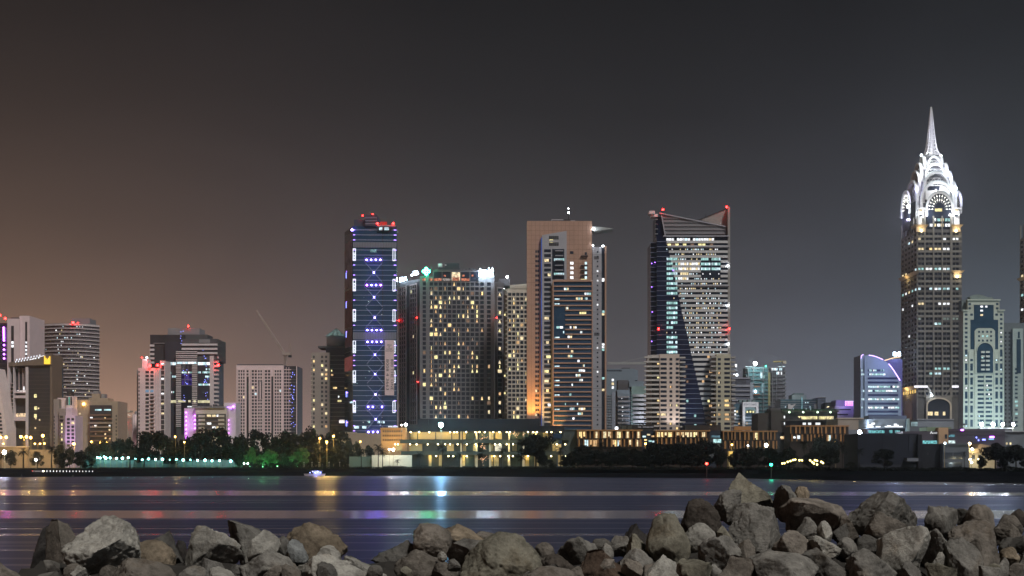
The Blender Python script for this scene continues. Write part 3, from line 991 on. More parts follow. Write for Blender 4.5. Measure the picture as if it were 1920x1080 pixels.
    for (x, y) in ((1222, 494), (1228, 492), (1222, 538), (1223, 585), (1222, 640), (1262, 506.5)):
        T.lamp('wall_lamp', x, y, Y - 1, .28, purple_l)
    # residential blocks at the foot
    wallp = mat('foot_block_wall', (.60, .50, .45), .8, var=.08)
    wallc = mat('foot_block_wall_olive', (.50, .47, .37), .8, var=.08)
    slab = mat('balcony_slab', (.40, .38, .37), .8)
    for (x0, x1, w, side) in ((1237, 1274, wallp, -1), (1343, 1370, wallc, 1)):
        Yb = Y - 6
        T.box('foot_block', x0, 665.5, x1, None, Yb, 12, w)
        fb = T.front(Yb)
        cols = ((1238.5, 1250), (1255.3, 1260.5), (1267, 1272.5)) if side < 0 else ((1346, 1351.5), (1358, 1368.5))
        for j in range(16):
            y = 673 + j * 8.56
            for (a, c) in cols:
                T.pc('window', fb, a, y, c, y + 4.4, .02, .06, glass_n)
                if rnd.random() < (.16 if side < 0 else .26):
                    T.pc('window', fb, a + .5, y + .2, c - rnd.uniform(.5, 3), y + 4.2, .07, .1, rnd.choice(warm))
        if side < 0:
            T.box('balcony_wing', 1221, 666, 1237, None, Yb + 3, 10, slab)
            T.box('balcony_wing', 1214, 666, 1221, None, Yb + 5, 8, slab)
            for j in range(17):
                y = 671 + j * 8.56
                T.pc('balcony', T.front(Yb + 3), 1207.5, y - 1.6, 1236.8, y + 1.5, .05, 2.6, mat('balcony_pale', (.52, .49, .47), .8))
                T.pc('balcony_glass', T.front(Yb + 3), 1222, y + 1.7, 1236.5, y + 5.4, .03, .5, glass_g)
                if rnd.random() < .35:
                    T.pc('window', T.front(Yb + 3), 1232, y + 2, 1236, y + 5, .55, .6, rnd.choice(warm))
            for j in range(16):
                y = 672 + j * 8.56
                T.pc('balcony', fb, 1274.2, y - 1.2, 1285, y + 1.4, -4, .6, mat('balcony_pale', (.52, .49, .47), .8))
                T.pc('window', T.front(Y - .6), 1270, y + 2, 1274, y + 5, .05, .1, cool[2] if rnd.random() < .5 else glass_n)
        else:
            for j in range(16):
                y = 671 + j * 8.56
                T.pc('balcony', T.front(Yb + 4), 1370, y - 1.6, 1378, y + 1.6, -3, 2.0, slab)
                T.pc('balcony', fb, 1333, y - 1.6, 1343, y + 1.3, -5, .4, slab)
    # white floodlight washing the foot of the glass
    lampobj('floodlight', T.o, (P(1262, Y), Y - 16, Zp(806, Y)), 7000, (1, .93, .88), spot=80, aim=(P(1258, Y), Y - 6, Zp(765, Y)))
    lampobj('floodlight', T.o, (P(1293, Y), Y - 9, Zp(800, Y)), 4500, (.55, .85, 1), spot=80, aim=(P(1293, Y), Y, Zp(725, Y)))
tower_sail()
# ================================================================ left-hand town
def left_town():
    rnd = random.Random(41)
    pinklit_w = mat('white_render_warm_glow', (.82, .65, .67), .8, var=.08)  # pink of the sodium street light put into the white wall colour
    warmw = mat('warm_grey_render', (.40, .33, .28), .85, var=.10)
    # --- pale slab with purple light strip at the picture edge
    Y = 930
    T = Thing('office_tower', 'pinkish white slab tower with slot windows and a purple light strip', 'tower', 30, Y)
    T.box('slab', 13.5, 597.5, 36.5, None, Y, 30, pinklit_w); T.box('slab', 36.5, 591.5, 55.5, None, Y + 2, 30, pinklit_w)
    T.box('glass_wing', -34, 604, 13.5, None, Y + 6, 24, glass_n)
    f = T.front(Y); f2 = T.front(Y + 2); f3 = T.front(Y + 6)
    T.pc('slot', f, 21, 611, 26, 730, .02, .1, glass_g); T.pc('slot', f2, 47.2, 603, 51, 668, .02, .1, glass_g)
    for (a, c, fx, x0, x1) in ((640, 644.5, f, 21.3, 25.8), (646.5, 651.5, f, 21.3, 25.8), (640, 643.5, f2, 47.5, 50.8), (646.5, 651, f2, 47.5, 50.8), (654, 658, f2, 47.5, 50.8), (661, 665, f2, 47.5, 50.8), (700, 707, f, 17, 26.5)):
        T.pc('window', fx, x0, a, x1, c, .12, .16, cool[2])
    for i, y in enumerate((614.5, 617.5, 620.5, 623.5, 626.5, 629.5, 632.5, 635.5, 638.5, 647, 655.5, 664, 672)):
        T.lamp('strip_lamp', 6.8 + i * .07, y, Y + 4.5, .75, violet_l)
    for j in range(26):
        T.pc('floor_trim', f3, -30, 612 + j * 7.6, 12.5, 612.8 + j * 7.6, .02, .3, dgrey_w)
    for y in (598.5,):
        beacon(T, 10, 597, Y + 4, 1.1); beacon(T, 0.5, 591, Y + 6, .7)
    T.box('roof_box', 20, 593.5, 33, 597.5, Y + 5, 8, dgrey_w)
    # --- white leaning wall
    Y = 760
    T = Thing('office_building', 'white leaning wall of a building cut by the picture edge beside the golden-logo tower', 'building', 0, Y)
    T.poly('leaning_wall', T.front(Y), [(-30, 690), (-8, 690), (1, 732), (12.5, 812), (13, 880), (-30, 880)], -14, 0, white_w)
    for j in range(7):
        T.pc('window', T.front(Y), 0.2 - 6 + j * 1.0, 774 + j * 7, 2.5 + j * .5, 778 + j * 7, .02, .1, glass_n)
    # --- dark tower with slanted roof and gold logo
    Y = 850
    T = Thing('office_tower', 'dark glass tower with a slanted roof beam and glowing golden bar logo', 'tower', 60, Y)
    bz = mat('bronze_frame', (.22, .165, .13), .7, var=.1)
    T.box('glass_block', 53, 684, 95, None, Y, 24, glass_g)
    T.box('glass_block', 19, 690, 53, None, Y + 3, 22, glass_g)
    f = T.front(Y)
    T.poly('roof_beam', f, [(17, 680), (96.5, 664.5), (98.5, 664.5), (98.5, 685), (50, 685.5), (17, 687.5)], -20, 1.2, bz)
    fr = T.front(Y - 1.3)
    for i in range(9):
        x = 31 + i * 5.4
        T.bar('roof_louvre', fr, (x, 676.5 - i * 1.05), (x + 1.2, 673.5 - i * 1.02), 1.6, .05, .3, led_w)
        T.bar('roof_louvre', fr, (x - 2, 680 - i * .9), (x - .8, 677.5 - i * .95), 1.4, .05, .3, led_w)
    T.bar('roof_light', fr, (58, 674.5), (67.5, 672), 1.2, .05, .3, emit('led_soft', (1, .95, .92), 1.2)); T.bar('roof_light', fr, (71, 670.5), (83, 667), 1.2, .05, .3, emit('led_soft', (1, .95, .92), 1.2))
    gold = emit('logo_gold', (1, .60, .06), 1.6, True)
    for i, h in enumerate((0, 3.5, 6, 3.5, 0.5)):
        T.pc('logo_bar', fr, 83 + i * 2.35, 668 + h, 84.9 + i * 2.35, 683, .05, .4, gold)
    T.pc('bronze_pier', f, 94.4, 685, 98.6, 880, -18, .8, bz)
    for j in range(24):
        T.pc('floor_trim', f, 53.5, 692 + j * 7.2, 94.2, 692.5 + j * 7.2, .02, .12, dgrey_w)
    for (x, y) in ((64, 739, ), (64.5, 762), (64, 776.5), (73, 786), (65, 801), (66, 783), (71, 764)):
        T.pc('window', f, x, y, x + (5 if x < 65 else 2.5), y + (6.5 if x < 65 else 3), .05, .12, warm[3] if x < 65 else warm[1])
    for (x0, x1) in ((48.5, 53.5), (25.2, 27.4), (16.6, 19)):
        T.pc('white_post', f, x0, 688, x1, 880, -2.5, .6, white_w)
    for (y0, y1) in ((735, 737), (741.5, 746.5), (782, 789)):
        T.pc('cross_beam', f, 27.4, y0, 48.5, y1, -2, .4, pinklit_w)
    for j in range(13):
        T.pc('ladder_rung', f, 19, 718 + j * 7.2, 25.2, 719 + j * 7.2, -1.5, .2, pinklit_w)
    for x in (33, 40.5, 44):
        T.pc('mullion', f, x, 690, x + .8, 735, -2.4, -1.8, pinklit_w)
    T.pc('window', f, 28, 774.5, 48, 781.5, -2.6, -2.0, emit('lobby_warm', (1, .72, .45), .9, vary=.8, scale=.8))
    T.pc('window', f, 20, 775, 25, 780.5, -2.6, -2.0, warm[0])
    T.pc('window', f, 29, 731.5, 48, 734.6, -2.6, -2.0, emit('lobby_white', (1, .88, .85), .7, vary=.9, scale=.8))
    T.pc('window', f, 41, 724, 44, 731, -2.6, -2.0, cool[2])
    # --- broad curved glass tower with white bands
    Y = 1010
    T = Thing('office_tower', 'broad dark glass tower ringed with thin white floor bands', 'tower', 122, Y)
    def arc(x0, x1, bow, n=14):
        return [(x0 + (x1 - x0) * i / n, Y + bow * ((2 * i / n - 1) ** 2)) for i in range(n + 1)]
    pts = arc(57, 186.5, 14)
    T.prism('glass_drum', pts + [(184, Y + 50), (62, Y + 50)], 606, None, mat('plum_glass', (.16, .135, .15), .25, var=.2))
    bandm = mat('white_band', (.60, .53, .54), .6)
    for j in range(21):
        y = 608.5 + j * 7.08
        m = MB()
        o_ = arc(56.6, 186.9 if not 11 <= j <= 16 or True else 150, 14)
        h = 1.7 if j == 0 else .8
        z0, z1 = Zp(y + h, Y), Zp(y - h, Y)
        a = [(P(x, yy - .7), yy - .7) for x, yy in o_]; b_ = [(P(x, yy + .5), yy + .5) for x, yy in o_]
        m.prism(a + b_[::-1], z0, z1, bandm)
        m.build('floor_band', T.o)
    for i in range(60):
        x, j = rnd.gauss(128, 26), rnd.randrange(20)
        if 62 < x < 182:
            yy = Y + 14 * (2 * (x - 57) / 129.5 - 1) ** 2
            T.pc('window', T.front(yy), x, 611 + j * 7.08, x + rnd.choice((.9, 1.3, 2.2)), 613.2 + j * 7.08, .1, .25, rnd.choice([cool[2], cool[0], cool[2], warm[1]]))
    T.box('roof_plant', 134, 592.5, 168, 606, Y + 16, 16, grey_w); T.box('roof_plant', 80, 602.5, 88, 606, Y + 18, 6, grey_w); T.box('roof_plant', 96, 603.8, 134, 606, Y + 18, 6, mat('red_screen', (.4, .05, .04), .7))
    beacon(T, 137, 605, Y - .5, 1.3); beacon(T, 146, 605.5, Y + .5, .5)
    # --- grey block in front
    Y = 790
    T = Thing('apartment_block', 'narrow grey apartment block with stacked balconies beside the golden-logo tower', 'apartment block', 111, Y)
    gb = mat('grey_concrete', (.30, .26, .23), .85, var=.1)
    T.box('wall', 100.5, 748, 111, None, Y + 2, 16, gb); T.box('wall', 111, 766, 122.5, None, Y, 16, gb); T.box('penthouse', 108, 745, 124, 766, Y + 6, 10, pinklit_w)
    for j in range(9):
        y = 779.5 + j * 7.0
        T.pc('window', T.front(Y + 2), 100.9, y, 102.6, y + 4, .02, .1, glass_n)
        T.pc('window', T.front(Y), 113, y, 118.5, y + 4.6, .02, .08, glass_g)
        T.pc('balcony', T.front(Y), 112, y + 5, 120, y + 6.3, .05, 1.0, gb)
        if j in (2, 3, 4, 5, 6):
            T.pc('window', T.front(Y), 114.6, y + .4, 117.6, y + 4.4, .1, .14, warm[3] if j != 5 else dim)
    # --- purple-lit block
    T = Thing('apartment_block', 'small apartment block washed in lilac light with a teal stair window on top', 'apartment block', 132, Y)
    lil = mat('lilac_lit_render', (.70, .55, .66), .8, var=.06)  # lilac light put into the pale render colour, besides the floodlight
    T.box('wall', 122.5, 779, 141, None, Y - 1, 15, lil); T.box('setback', 122.5, 765, 135, 779, Y + 1, 10, lil); T.box('penthouse', 124, 742, 136.5, 765, Y + 4, 8, pinklit_w)
    f = T.front(Y - 1)
    for j in range(8):
        for (a, c) in ((125.6, 131), (134, 139)):
            T.pc('window', f, a, 784 + j * 7.0, c, 788.3 + j * 7.0, .02, .1, glass_n if (j, a) != (1, 134) else warm[1])
    for i, c in enumerate((glass_n, emit('teal_glass', (.10, .55, .42), .5), glass_n)):
        T.pc('stair_window', T.front(Y + 4), 124.6 + i * 3.8, 743.5, 127.4 + i * 3.8, 759, .02, .1, c)
    T.box('stair_cap', 125, 732, 133.5, 742, Y + 6, 5, glass_g)
    lampobj('floodlight', T.o, (P(132, Y), Y - 12, Zp(845, Y)), 6500, (.72, .42, 1), spot=70, aim=(P(132, Y), Y, Zp(800, Y)))
    # --- beige mid-rise
    Y = 800
    T = Thing('office_block', 'beige mid-rise with brown bands and a cyan-lit window strip on its dark front', 'office block', 178, Y)
    be = mat('beige_render', (.40, .32, .25), .85, var=.1); br = mat('brown_band', (.24, .145, .10), .8)
    T.box('wall', 143, 749, 168, None, Y + 3, 20, be); T.box('wall', 168, 752, 221, None, Y + 2, 20, be); T.box('setback', 166, 745.5, 202, 752.2, Y + 5, 12, be); T.box('setback', 172, 737, 187, 745.7, Y + 7, 8, be); T.box('roof_tank', 190, 737.5, 196.5, 745.6, Y + 7, 5, grey_w); T.box('roof_tank', 175, 731.5, 184, 737.2, Y + 8, 5, grey_w)
    T.box('dark_front', 168.5, 760, 207.5, None, Y - 1, 6, glass_g)
    f = T.front(Y - 1)
    for j, y in enumerate((777, 784.5, 792, 799.5, 808, 816.5, 825)):
        T.pc('spandrel', f, 168.6 if j != 2 else 166, y, 211 if j % 3 else 208, y + 2.6, .02, .6, br if j not in (2, 3) else be)
    T.pc('window', f, 178.2, 767.3, 190.5, 770, .05, .15, emit('strip_cyan', (.60, .95, 1), 1.1, vary=.4)); T.pc('window', f, 195, 767.3, 207.8, 770, .05, .15, emit('strip_cyan', (.60, .95, 1), 1.1))
    for (x, y, w, m) in ((169, 782, 2, cool[2]), (171.5, 782, 2, cool[2]), (196, 783, 2.2, warm[0]), (177, 797, 4, emit('room_bright', (1, .9, .85), 1.5)), (204, 797, 3, cool[2]), (204, 804.5, 3, warm[1]), (196, 812.5, 2.8, warm[1]), (178, 812, 3, dim), (173, 797.5, 2, dim), (196.5, 820, 3, warm[0]), (204.5, 821, 3, warm[2])):
        T.pc('window', f, x, y, x + w, y + 3, .05, .15, m)
    for j in range(8):
        T.pc('window', T.front(Y + 3), 149, 774 + j * 7, 151, 777 + j * 7, .02, .1, warm[1] if j in (0, 1, 3) else glass_n)
        T.pc('balcony', T.front(Y + 3), 148.5, 778 + j * 7, 154, 779 + j * 7, .05, 1, be)
        T.pc('window', T.front(Y + 2), 217, 778 + j * 7, 219, 781.5 + j * 7, .02, .1, glass_n)
    T.lamp('roof_lamp', 157, 757.5, Y + 2, .9, emit('lamp_sodium', (1, .60, .14), 14, True))
    # --- far small building with light strips
    Y = 900
    T = Thing('office_block', 'distant low block with vertical white light strips and two red lamps', 'office block', 235, Y)
    T.box('wall', 223, 783, 252, None, Y, 15, warmw); T.box('roof_fin', 229, 769, 243, 772.5, Y + 2, 8, cream_w)
    T.bar('roof_curve', T.front(Y), (231, 774.5), (244, 779), 1.2, -1, .5, emit('roof_curve', (1, .86, .70), .7))
    for (x, y0, y1) in ((226.2, 786, 814), (237.7, 789, 792), (237.7, 795, 799.5), (237.7, 803, 813)):
        T.pc('led_bar', T.front(Y), x, y0, x + 1, y1, .1, .3, emit('led_pinkwhite', (1, .86, .86), .9))
    T.lamp('red_lamp', 229, 798, Y - 1, .6, beacon_m); T.lamp('red_lamp', 232.5, 798, Y - 1, .75, beacon_m)
    T = Thing('office_block', 'pink-lit round tower with ribbed sides beside the white twin-column block', 'tower', 253, Y - 30)
    m = MB(); cxx, cyy = P(253, Y - 30), Y - 26
    m.tube([(cxx, cyy, GZ), (cxx, cyy, Zp(777, Y - 30))], [2.6, 2.6], pinklit_w, n=16); m.build('drum', T.o, True)
    for i in range(8):
        a = math.pi + i * math.pi / 7
        b_ = MB(); b_.tube([(cxx + 2.7 * math.cos(a), cyy + 2.7 * math.sin(a), GZ), (cxx + 2.7 * math.cos(a), cyy + 2.7 * math.sin(a), Zp(775, Y - 30))], [.16, .16], white_w, n=5); b_.build('rib', T.o)
    b_ = MB(); b_.ball((cxx, cyy, Zp(777, Y - 30)), 1.7, grey_w, sz=1.6); b_.build('dome', T.o, True)
    lampobj('floodlight', T.o, (cxx, cyy - 9, GZ + 4), 3600, (1, .62, .72), spot=90, aim=(cxx, cyy, Zp(800, Y)))

    # --- white twin-column block and the striped tower behind it
    Y = 830
    T = Thing('apartment_tower', 'white apartment tower with two columns of dark windows and a stair box on top', 'tower', 278, Y)
    T.box('wall', 259, 690, 300, None, Y, 18, pinklit_w); T.box('stair_box', 266.5, 672, 276, 690.2, Y + 4, 8, pinklit_w); T.box('wall', 299.8, 676, 309.3, None, Y + 1, 14, white_w)
    T.box('side_wing', 256.6, 693, 259, None, Y + 4, 10, grey_w)
    f = T.front(Y)
    for j in range(17):
        y = 695.5 + j * 7.1
        for (a, c) in ((272.8, 279.2), (282, 288)):
            T.pc('window', f, a, y, c, y + 4.5, .02, .1, glass_g if j != 5 else emit('room_blue', (.35, .55, .8), .5))
            if rnd.random() < .08: T.pc('window', f, a + .5, y + .5, c - 2, y + 4, .12, .16, warm[1])
        T.pc('balcony', f, 282, y + 3.4, 290, y + 4.8, .1, .9, pinklit_w) if j > 5 else None
        T.pc('window', f, 259.8, y, 261.8, y + 4, .02, .1, glass_g)
    for x in (291.5, 295, 298):
        T.pc('pilaster', f, x, 690, x + .9, 815, .02, .4, white_w)
    f1 = T.front(Y + 1)
    T.pc('stair_glass', f1, 302, 680, 308, 880, .02, .1, glass_g)
    for j in range(14):
        T.pc('stair_landing', f1, 302, 684 + j * 9.3, 308, 685.2 + j * 9.3, .12, .3, white_w)
        if j in (0, 3, 6, 8, 10): T.pc('window', f1, 302.4, 680.5 + j * 9.3, 307.6, 683.5 + j * 9.3, .12, .2, cool[2] if j < 7 else warm[1])
    for (x, y, r) in ((281.5, 685.5, 1.2), (295.5, 684.8, 1.2), (266.3, 671, .55)):
        beacon(T, x, y, Y - 1, r)
    T.lamp('roof_lamp', 275.3, 670.5, Y + 3, .5, star_w)
    lampobj('beacon_light', T.o, (P(288, Y), Y - 4, Zp(686, Y)), 400, (1, .1, .04))
    Y = 880
    T = Thing('office_tower', 'stepped office tower with white stripes, lit floor bands and a boxy penthouse', 'tower', 345, Y)
    T.box('glass_core', 281.5, 626.5, 345, None, Y + 4, 30, glass_g); T.box('glass_core', 309, 640, 401, None, Y + 2, 30, mat('slate_glass', (.055, .055, .075), .2, var=.2))
    T.box('upper_block', 341, 635, 407.5, 676, Y + 1, 26, dgrey_w); T.box('penthouse', 314.5, 612.5, 374, 628, Y + 10, 16, grey_w); T.box('penthouse', 340, 625, 389, 635.2, Y + 8, 16, dgrey_w); T.box('roof_unit', 373, 636, 393.5, 643, Y + .5, .5, grey_w)
    f = T.front(Y + 1); f2 = T.front(Y + 2); f4 = T.front(Y + 4)
    for j in range(3):
        T.pc('stripe', f, 341, 644.2 + j * 8, 408, 647.8 + j * 8, .02, .8, white_w)
    for j in range(5):
        T.pc('stripe', f4, 281.3, 645 + j * 8, 289.5, 649 + j * 8, .02, .8, white_w)
    T.pc('cornice', f4, 288, 642, 341, 643.3, .02, .6, grey_w)
    # striped centre bay
    T.box('centre_bay', 330.5, 658.5, 369.5, None, Y - .5, 4, dgrey_w)
    fb = T.front(Y - .5)
    for j in range(20):
        y = 659 + j * 7.15
        if j < 3:
            T.pc('stripe', fb, 330.3, y, 369.7, y + 1.5, .02, .8, white_w); T.pc('stripe', fb, 330.3, y + 3.0, 369.7, y + 4.6, .02, .8, white_w)
        else:
            for (a, c) in ((330.3, 339.5), (360.5, 369.7)):
                T.pc('stripe', fb, a, y, c, y + 2, .02, .8, white_w); T.pc('stripe', fb, a, y + 3.4, c, y + 5.2, .02, .8, white_w)
    T.pc('bay_glass', fb, 340, 684, 360, 815, .02, .12, glass_n); T.pc('bay_glass', fb, 341, 702, 359.5, 722, .14, .2, emit('purple_glass', (.10, .055, .42), .35, vary=.9, scale=.5))
    for x in (346.5, 352.5):
        T.pc('mullion', fb, x, 684, x + .6, 723, .22, .4, grey_w)
    for y in (700, 711, 722.5):
        T.pc('mullion', fb, 340, y, 360, y + .8, .41, .5, grey_w)
    T.pc('white_pier', f2, 394, 667, 401.3, 770, .02, 1.2, white_w)
    for j in range(16):
        T.pc('balcony', f2, 401.5, 668 + j * 8.05, 409, 671.5 + j * 8.05, -3, .6, white_w)
    # lit floors
    litrow(T, f2, 309.5, 330, 678.5, 684, 6, .97, [cool[2], cool[0]], rnd, d=.1, gap=.06); litrow(T, f2, 370, 394, 678.5, 684, 7, 1, [cool[2], cool[0]], rnd, d=.1, gap=.06); litrow(T, fb, 332, 369, 678.8, 682.5, 7, 1, [cool[2], cool[0]], rnd, d=.9, gap=.06)
    yb = [emit('floor_yellow', (.95, .88, .55), .75, vary=.35, scale=.5)]
    litrow(T, f2, 309.5, 332, 750.2, 755.2, 7, 1, yb, rnd, d=.1, gap=.04); litrow(T, f2, 370, 395, 750.2, 755.2, 7, 1, yb, rnd, d=.1, gap=.04); litrow(T, fb, 334, 368, 750.6, 754.5, 7, .9, yb, rnd, d=.9, gap=.04)
    for (x0, x1, y, p) in ((310, 330, 704, .7), (371, 394, 696, .6), (371, 393, 704, .35), (372, 394, 719, .95), (310, 318, 711, .6), (341, 360, 697, .7), (316, 330, 733, .3), (312, 328, 764, .15), (372, 394, 690, .2), (312, 330, 697, .2)):
        litrow(T, f2 if not 335 < x0 < 365 else fb, x0, x1, y, y + 3.6, 8, p, [cool[0], cool[1], cool[2]], rnd, d=.1 if not 335 < x0 < 365 else .25)
    for i in range(34):
        x, y = rnd.choice(((384, 668), (385, 715), (385, 740), (345, 745), (340, 632), (350, 708))); x += rnd.gauss(0, 2.2); y += rnd.gauss(0, 7)
        T.pc('window', f if y < 676 and x > 341 else fb if 331 < x < 369 else f2, x, y, x + .9, y + 1, .86, .95, blue_l)
    beacon(T, 353, 611.5, Y + 9, .8); beacon(T, 409.5, 684.5, Y, 1.15)
    # --- low block in front of it
    Y = 770
    T = Thing('office_block', 'low beige block with warm windows between lilac-lit white end walls', 'office block', 393, Y)
    T.box('lilac_lit_wall', 345.5, 765, 367, None, Y + 2, 14, lil); T.box('beige_wall', 366.8, 764, 425, None, Y, 16, cream_w); T.box('white_wall', 420, 754, 442, None, Y + 6, 14, white_w)
    f = T.front(Y)
    T.pc('window_band', f, 368, 776, 424, 815, .02, .08, dgrey_w)
    T.pc('roof_slab', f, 364, 762.2, 421.5, 765, -8, .8, grey_w)
    for j in range(5):
        y = 777.5 + j * 7.4
        T.pc('spandrel', f, 368, y + 4.4, 424, y + 6.8, .1, .5, mat('brown_grey', (.20, .16, .14), .8))
        for (a, c) in ((372.5, 385), (409.5, 421)):
            T.pc('panel', f, a, y + .8, c, y + 4.6, .52, .7, cream_w)
        for (a, c, p) in ((388, 396, .75), (398, 404.5, .6), (406, 410, .7)):
            if rnd.random() < p: T.pc('window', f, a, y, c, y + 3.8, .1, .2, rnd.choice([warm[0], warm[1], cool[2]]))
    for j in range(7):
        T.lamp('strip_lamp', 349, 773.5 + j * 7.8, Y + .8, .5, violet_l); T.lamp('strip_lamp', 365.5, 773.5 + j * 7.8 + 6, Y + .8, .5, violet_l) if j < 4 else None
        T.lamp('strip_lamp', 428, 788 + j * 8, Y + 4.8, .5, violet_l) if j < 4 else None
    T.text('sign_letters', T.front(Y + 6), 'easy', 426, 762, 435, 766.5, .4, purple_l); T.lamp('sign_lamp', 437.5, 762.5, Y + 4.8, .7, violet_l)
    T.pc('roof_sign', T.front(Y + 2), 351.5, 761, 360, 763.5, .1, .4, emit('sign_board_white', (.9, .95, 1), .9))
    for x in (371, 380, 389, 399, 410): T.box('roof_unit', x, 757 + (x % 3), x + 6, 762.4, Y + 6, 4, dgrey_w)
    lampobj('floodlight', T.o, (P(356, Y), Y - 8, Zp(812, Y)), 2600, (.66, .45, 1), spot=80, aim=(P(356, Y), Y + 2, Zp(785, Y)))
    # --- white grid tower with crane behind
    Y = 840
    T = Thing('apartment_tower', 'white gridded apartment tower with a glass corner beneath the tower crane', 'tower', 500, Y)
    T.box('wall', 443, 685, 531.5, None, Y, 24, pinklit_w); T.box('glass_corner', 531.5, 686, 557, None, Y + 2, 22, glass_g); T.box('parapet', 445, 682.8, 530, 685.2, Y + 1, 20, dgrey_w)
    f = T.front(Y)
    for (x0, x1, c, p) in ((446.3, 459.5, 3, 0), (471.5, 482.5, 2, 0), (496, 507.5, 2, 0), (514.5, 528, 3, 0)):
        cell = T.grid(f, x0, x1, 693, 815, c, 20, 1.6, 2.2, pinklit_w, glass_g, d=.4)
        for j in range(20):
            for i in range(c):
                q = rnd.random()
                if q < .035: T.pc('window', f, *cell(i, j), .08, .12, rnd.choice([cool[0], warm[1], blue_l]))
    for (a, c) in ((462.5, 466.3), (508.8, 512.2)):
        T.pc('slot', f, a, 706, c, 880, .02, .1, glass_g)
    for x in (484.5, 489.5):
        T.pc('slot', f, x, 716, x + 2, 748, .02, .1, glass_g)
    for j in range(20):
        y = 694.2 + j * 6.1
        if not 715 < y < 748:
            T.pc('window', f, 484, y, 486.8, y + 3.4, .02, .1, glass_g); T.pc('window', f, 488.4, y, 491.2, y + 3.4, .02, .1, glass_g)
        if y < 712: T.pc('window', f, 462.5, y, 466, y + 3.4, .02, .1, glass_g)
    fg = T.front(Y + 2)
    for j in range(21):
        T.pc('floor_band', fg, 531.6, 692 + j * 6.1, 546, 693.4 + j * 6.1, .02, .5, pinklit_w); T.pc('floor_trim', fg, 546, 692.4 + j * 6.1, 557, 692.9 + j * 6.1, .02, .2, grey_w)
    for x in (536.5, 541.5): T.pc('mullion', fg, x, 688, x + .9, 815, .52, .7, pinklit_w)
    T.pc('corner_post', fg, 555.8, 686, 557.2, 815, .3, .8, pinklit_w)
    for i in range(26):
        x, y = rnd.gauss(549, 2.5), rnd.uniform(695, 800)
        T.pc('window', fg, x, y, x + 1, y + 1.2, .3, .4, blue_l)
    # crane
    Yc = 860
    C = Thing('tower_crane', 'luffing tower crane with raised lattice jib above the white gridded tower', 'crane', 535, Yc, z=Zp(688, Yc))
    cm = mat('crane_steel', (.40, .33, .30), .7)
    def lattice(name, p0, p1, w0, w1, n, r):
        m = MB(); p0, p1 = Vector(p0), Vector(p1); d = (p1 - p0).normalized()
        a = d.cross(Vector((0, 1, 0))).normalized(); b_ = d.cross(a)
        ring = []
        for i in range(n + 1):
            t = i / n; w = w0 + (w1 - w0) * t; q = p0.lerp(p1, t)
            ring.append([q + a * w * sx + b_ * w * sy for sx, sy in ((-1, -1), (1, -1), (1, 1), (-1, 1))])
        for i in range(n):
            for k in range(4):
                m.tube([ring[i][k], ring[i + 1][k]], [r, r], cm, n=4)
                m.tube([ring[i][k], ring[i + 1][(k + 1) % 4]], [r * .7, r * .7], cm, n=4)
        o = m.build(name, C.o); return o
    def q(x, y): return (P(x, Yc), Yc, Zp(y, Yc))
    lattice('mast', q(535, 688), q(535, 662), .75, .75, 5, .22)
    lattice('jib', q(533, 663), q(480.5, 582), .6, .34, 22, .22)
    m = MB(); m.box((P(529.5, Yc), Yc - 1.4, Zp(666, Yc)), (P(546.5, Yc), Yc + 1.4, Zp(661.5, Yc)), cm); m.build('machine_deck', C.o)
    m = MB(); m.box((P(541, Yc), Yc - 1.2, Zp(670, Yc)), (P(546.5, Yc), Yc + 1.2, Zp(666.2, Yc)), dark_m); m.build('counterweight', C.o)
    m = MB(); m.tube([q(540, 662), q(544.5, 643)], [.2, .2], cm, n=4); m.tube([q(546, 662), q(544.5, 643)], [.2, .2], cm, n=4); m.build('a_frame', C.o)
    m = MB(); m.tube([q(544.5, 643), q(505, 620)], [.04, .04], cm, n=4); m.build('luffing_rope', C.o)
    # --- tower with glass pyramid
    Y = 850
    T = Thing('apartment_tower', 'beige and glass tower capped by a lit glass pyramid on a pale drum', 'tower', 617, Y)
    T.box('wall', 583.5, 661, 618, None, Y, 20, mat('taupe_render', (.36, .31, .28), .8, var=.08)); T.box('glass_wing', 611, 651, 651, None, Y + 3, 20, glass_n); T.box('terrace', 596, 647.5, 651, 651.2, Y + 4, 18, dgrey_w)
    m = MB(); cxx, cyy = P(626, Y), Y + 12
    m.tube([(cxx, cyy, Zp(649, Y)), (cxx, cyy, Zp(628.5, Y))], [6.6, 6.6], mat('drum_pale', (.46, .48, .56), .7), n=20); m.build('drum', T.o, True)
    py = emit('pyramid_glow', (.32, .48, .46), .34, vary=.5, scale=.4)
    ap = (cxx, cyy, Zp(612, Y)); zb = Zp(628.3, Y)
    base = [(cxx - 7, cyy - 5, zb), (cxx - 2, cyy - 7, zb), (cxx + 2, cyy - 7, zb), (cxx + 7, cyy - 5, zb), (cxx + 7, cyy + 6, zb), (cxx - 7, cyy + 6, zb)]
    for i in range(6):
        m = MB(); a, b_ = base[i], base[(i + 1) % 6]; m.add([a, b_, ap], [(0, 1, 2)], py); m.build('pyramid_pane', T.o)
        m = MB(); m.tube([a, ap], [.16, .16], steel, n=5); m.tube([a, b_], [.2, .2], steel, n=5); m.build('pyramid_rib', T.o)
    f = T.front(Y); f3 = T.front(Y + 3)
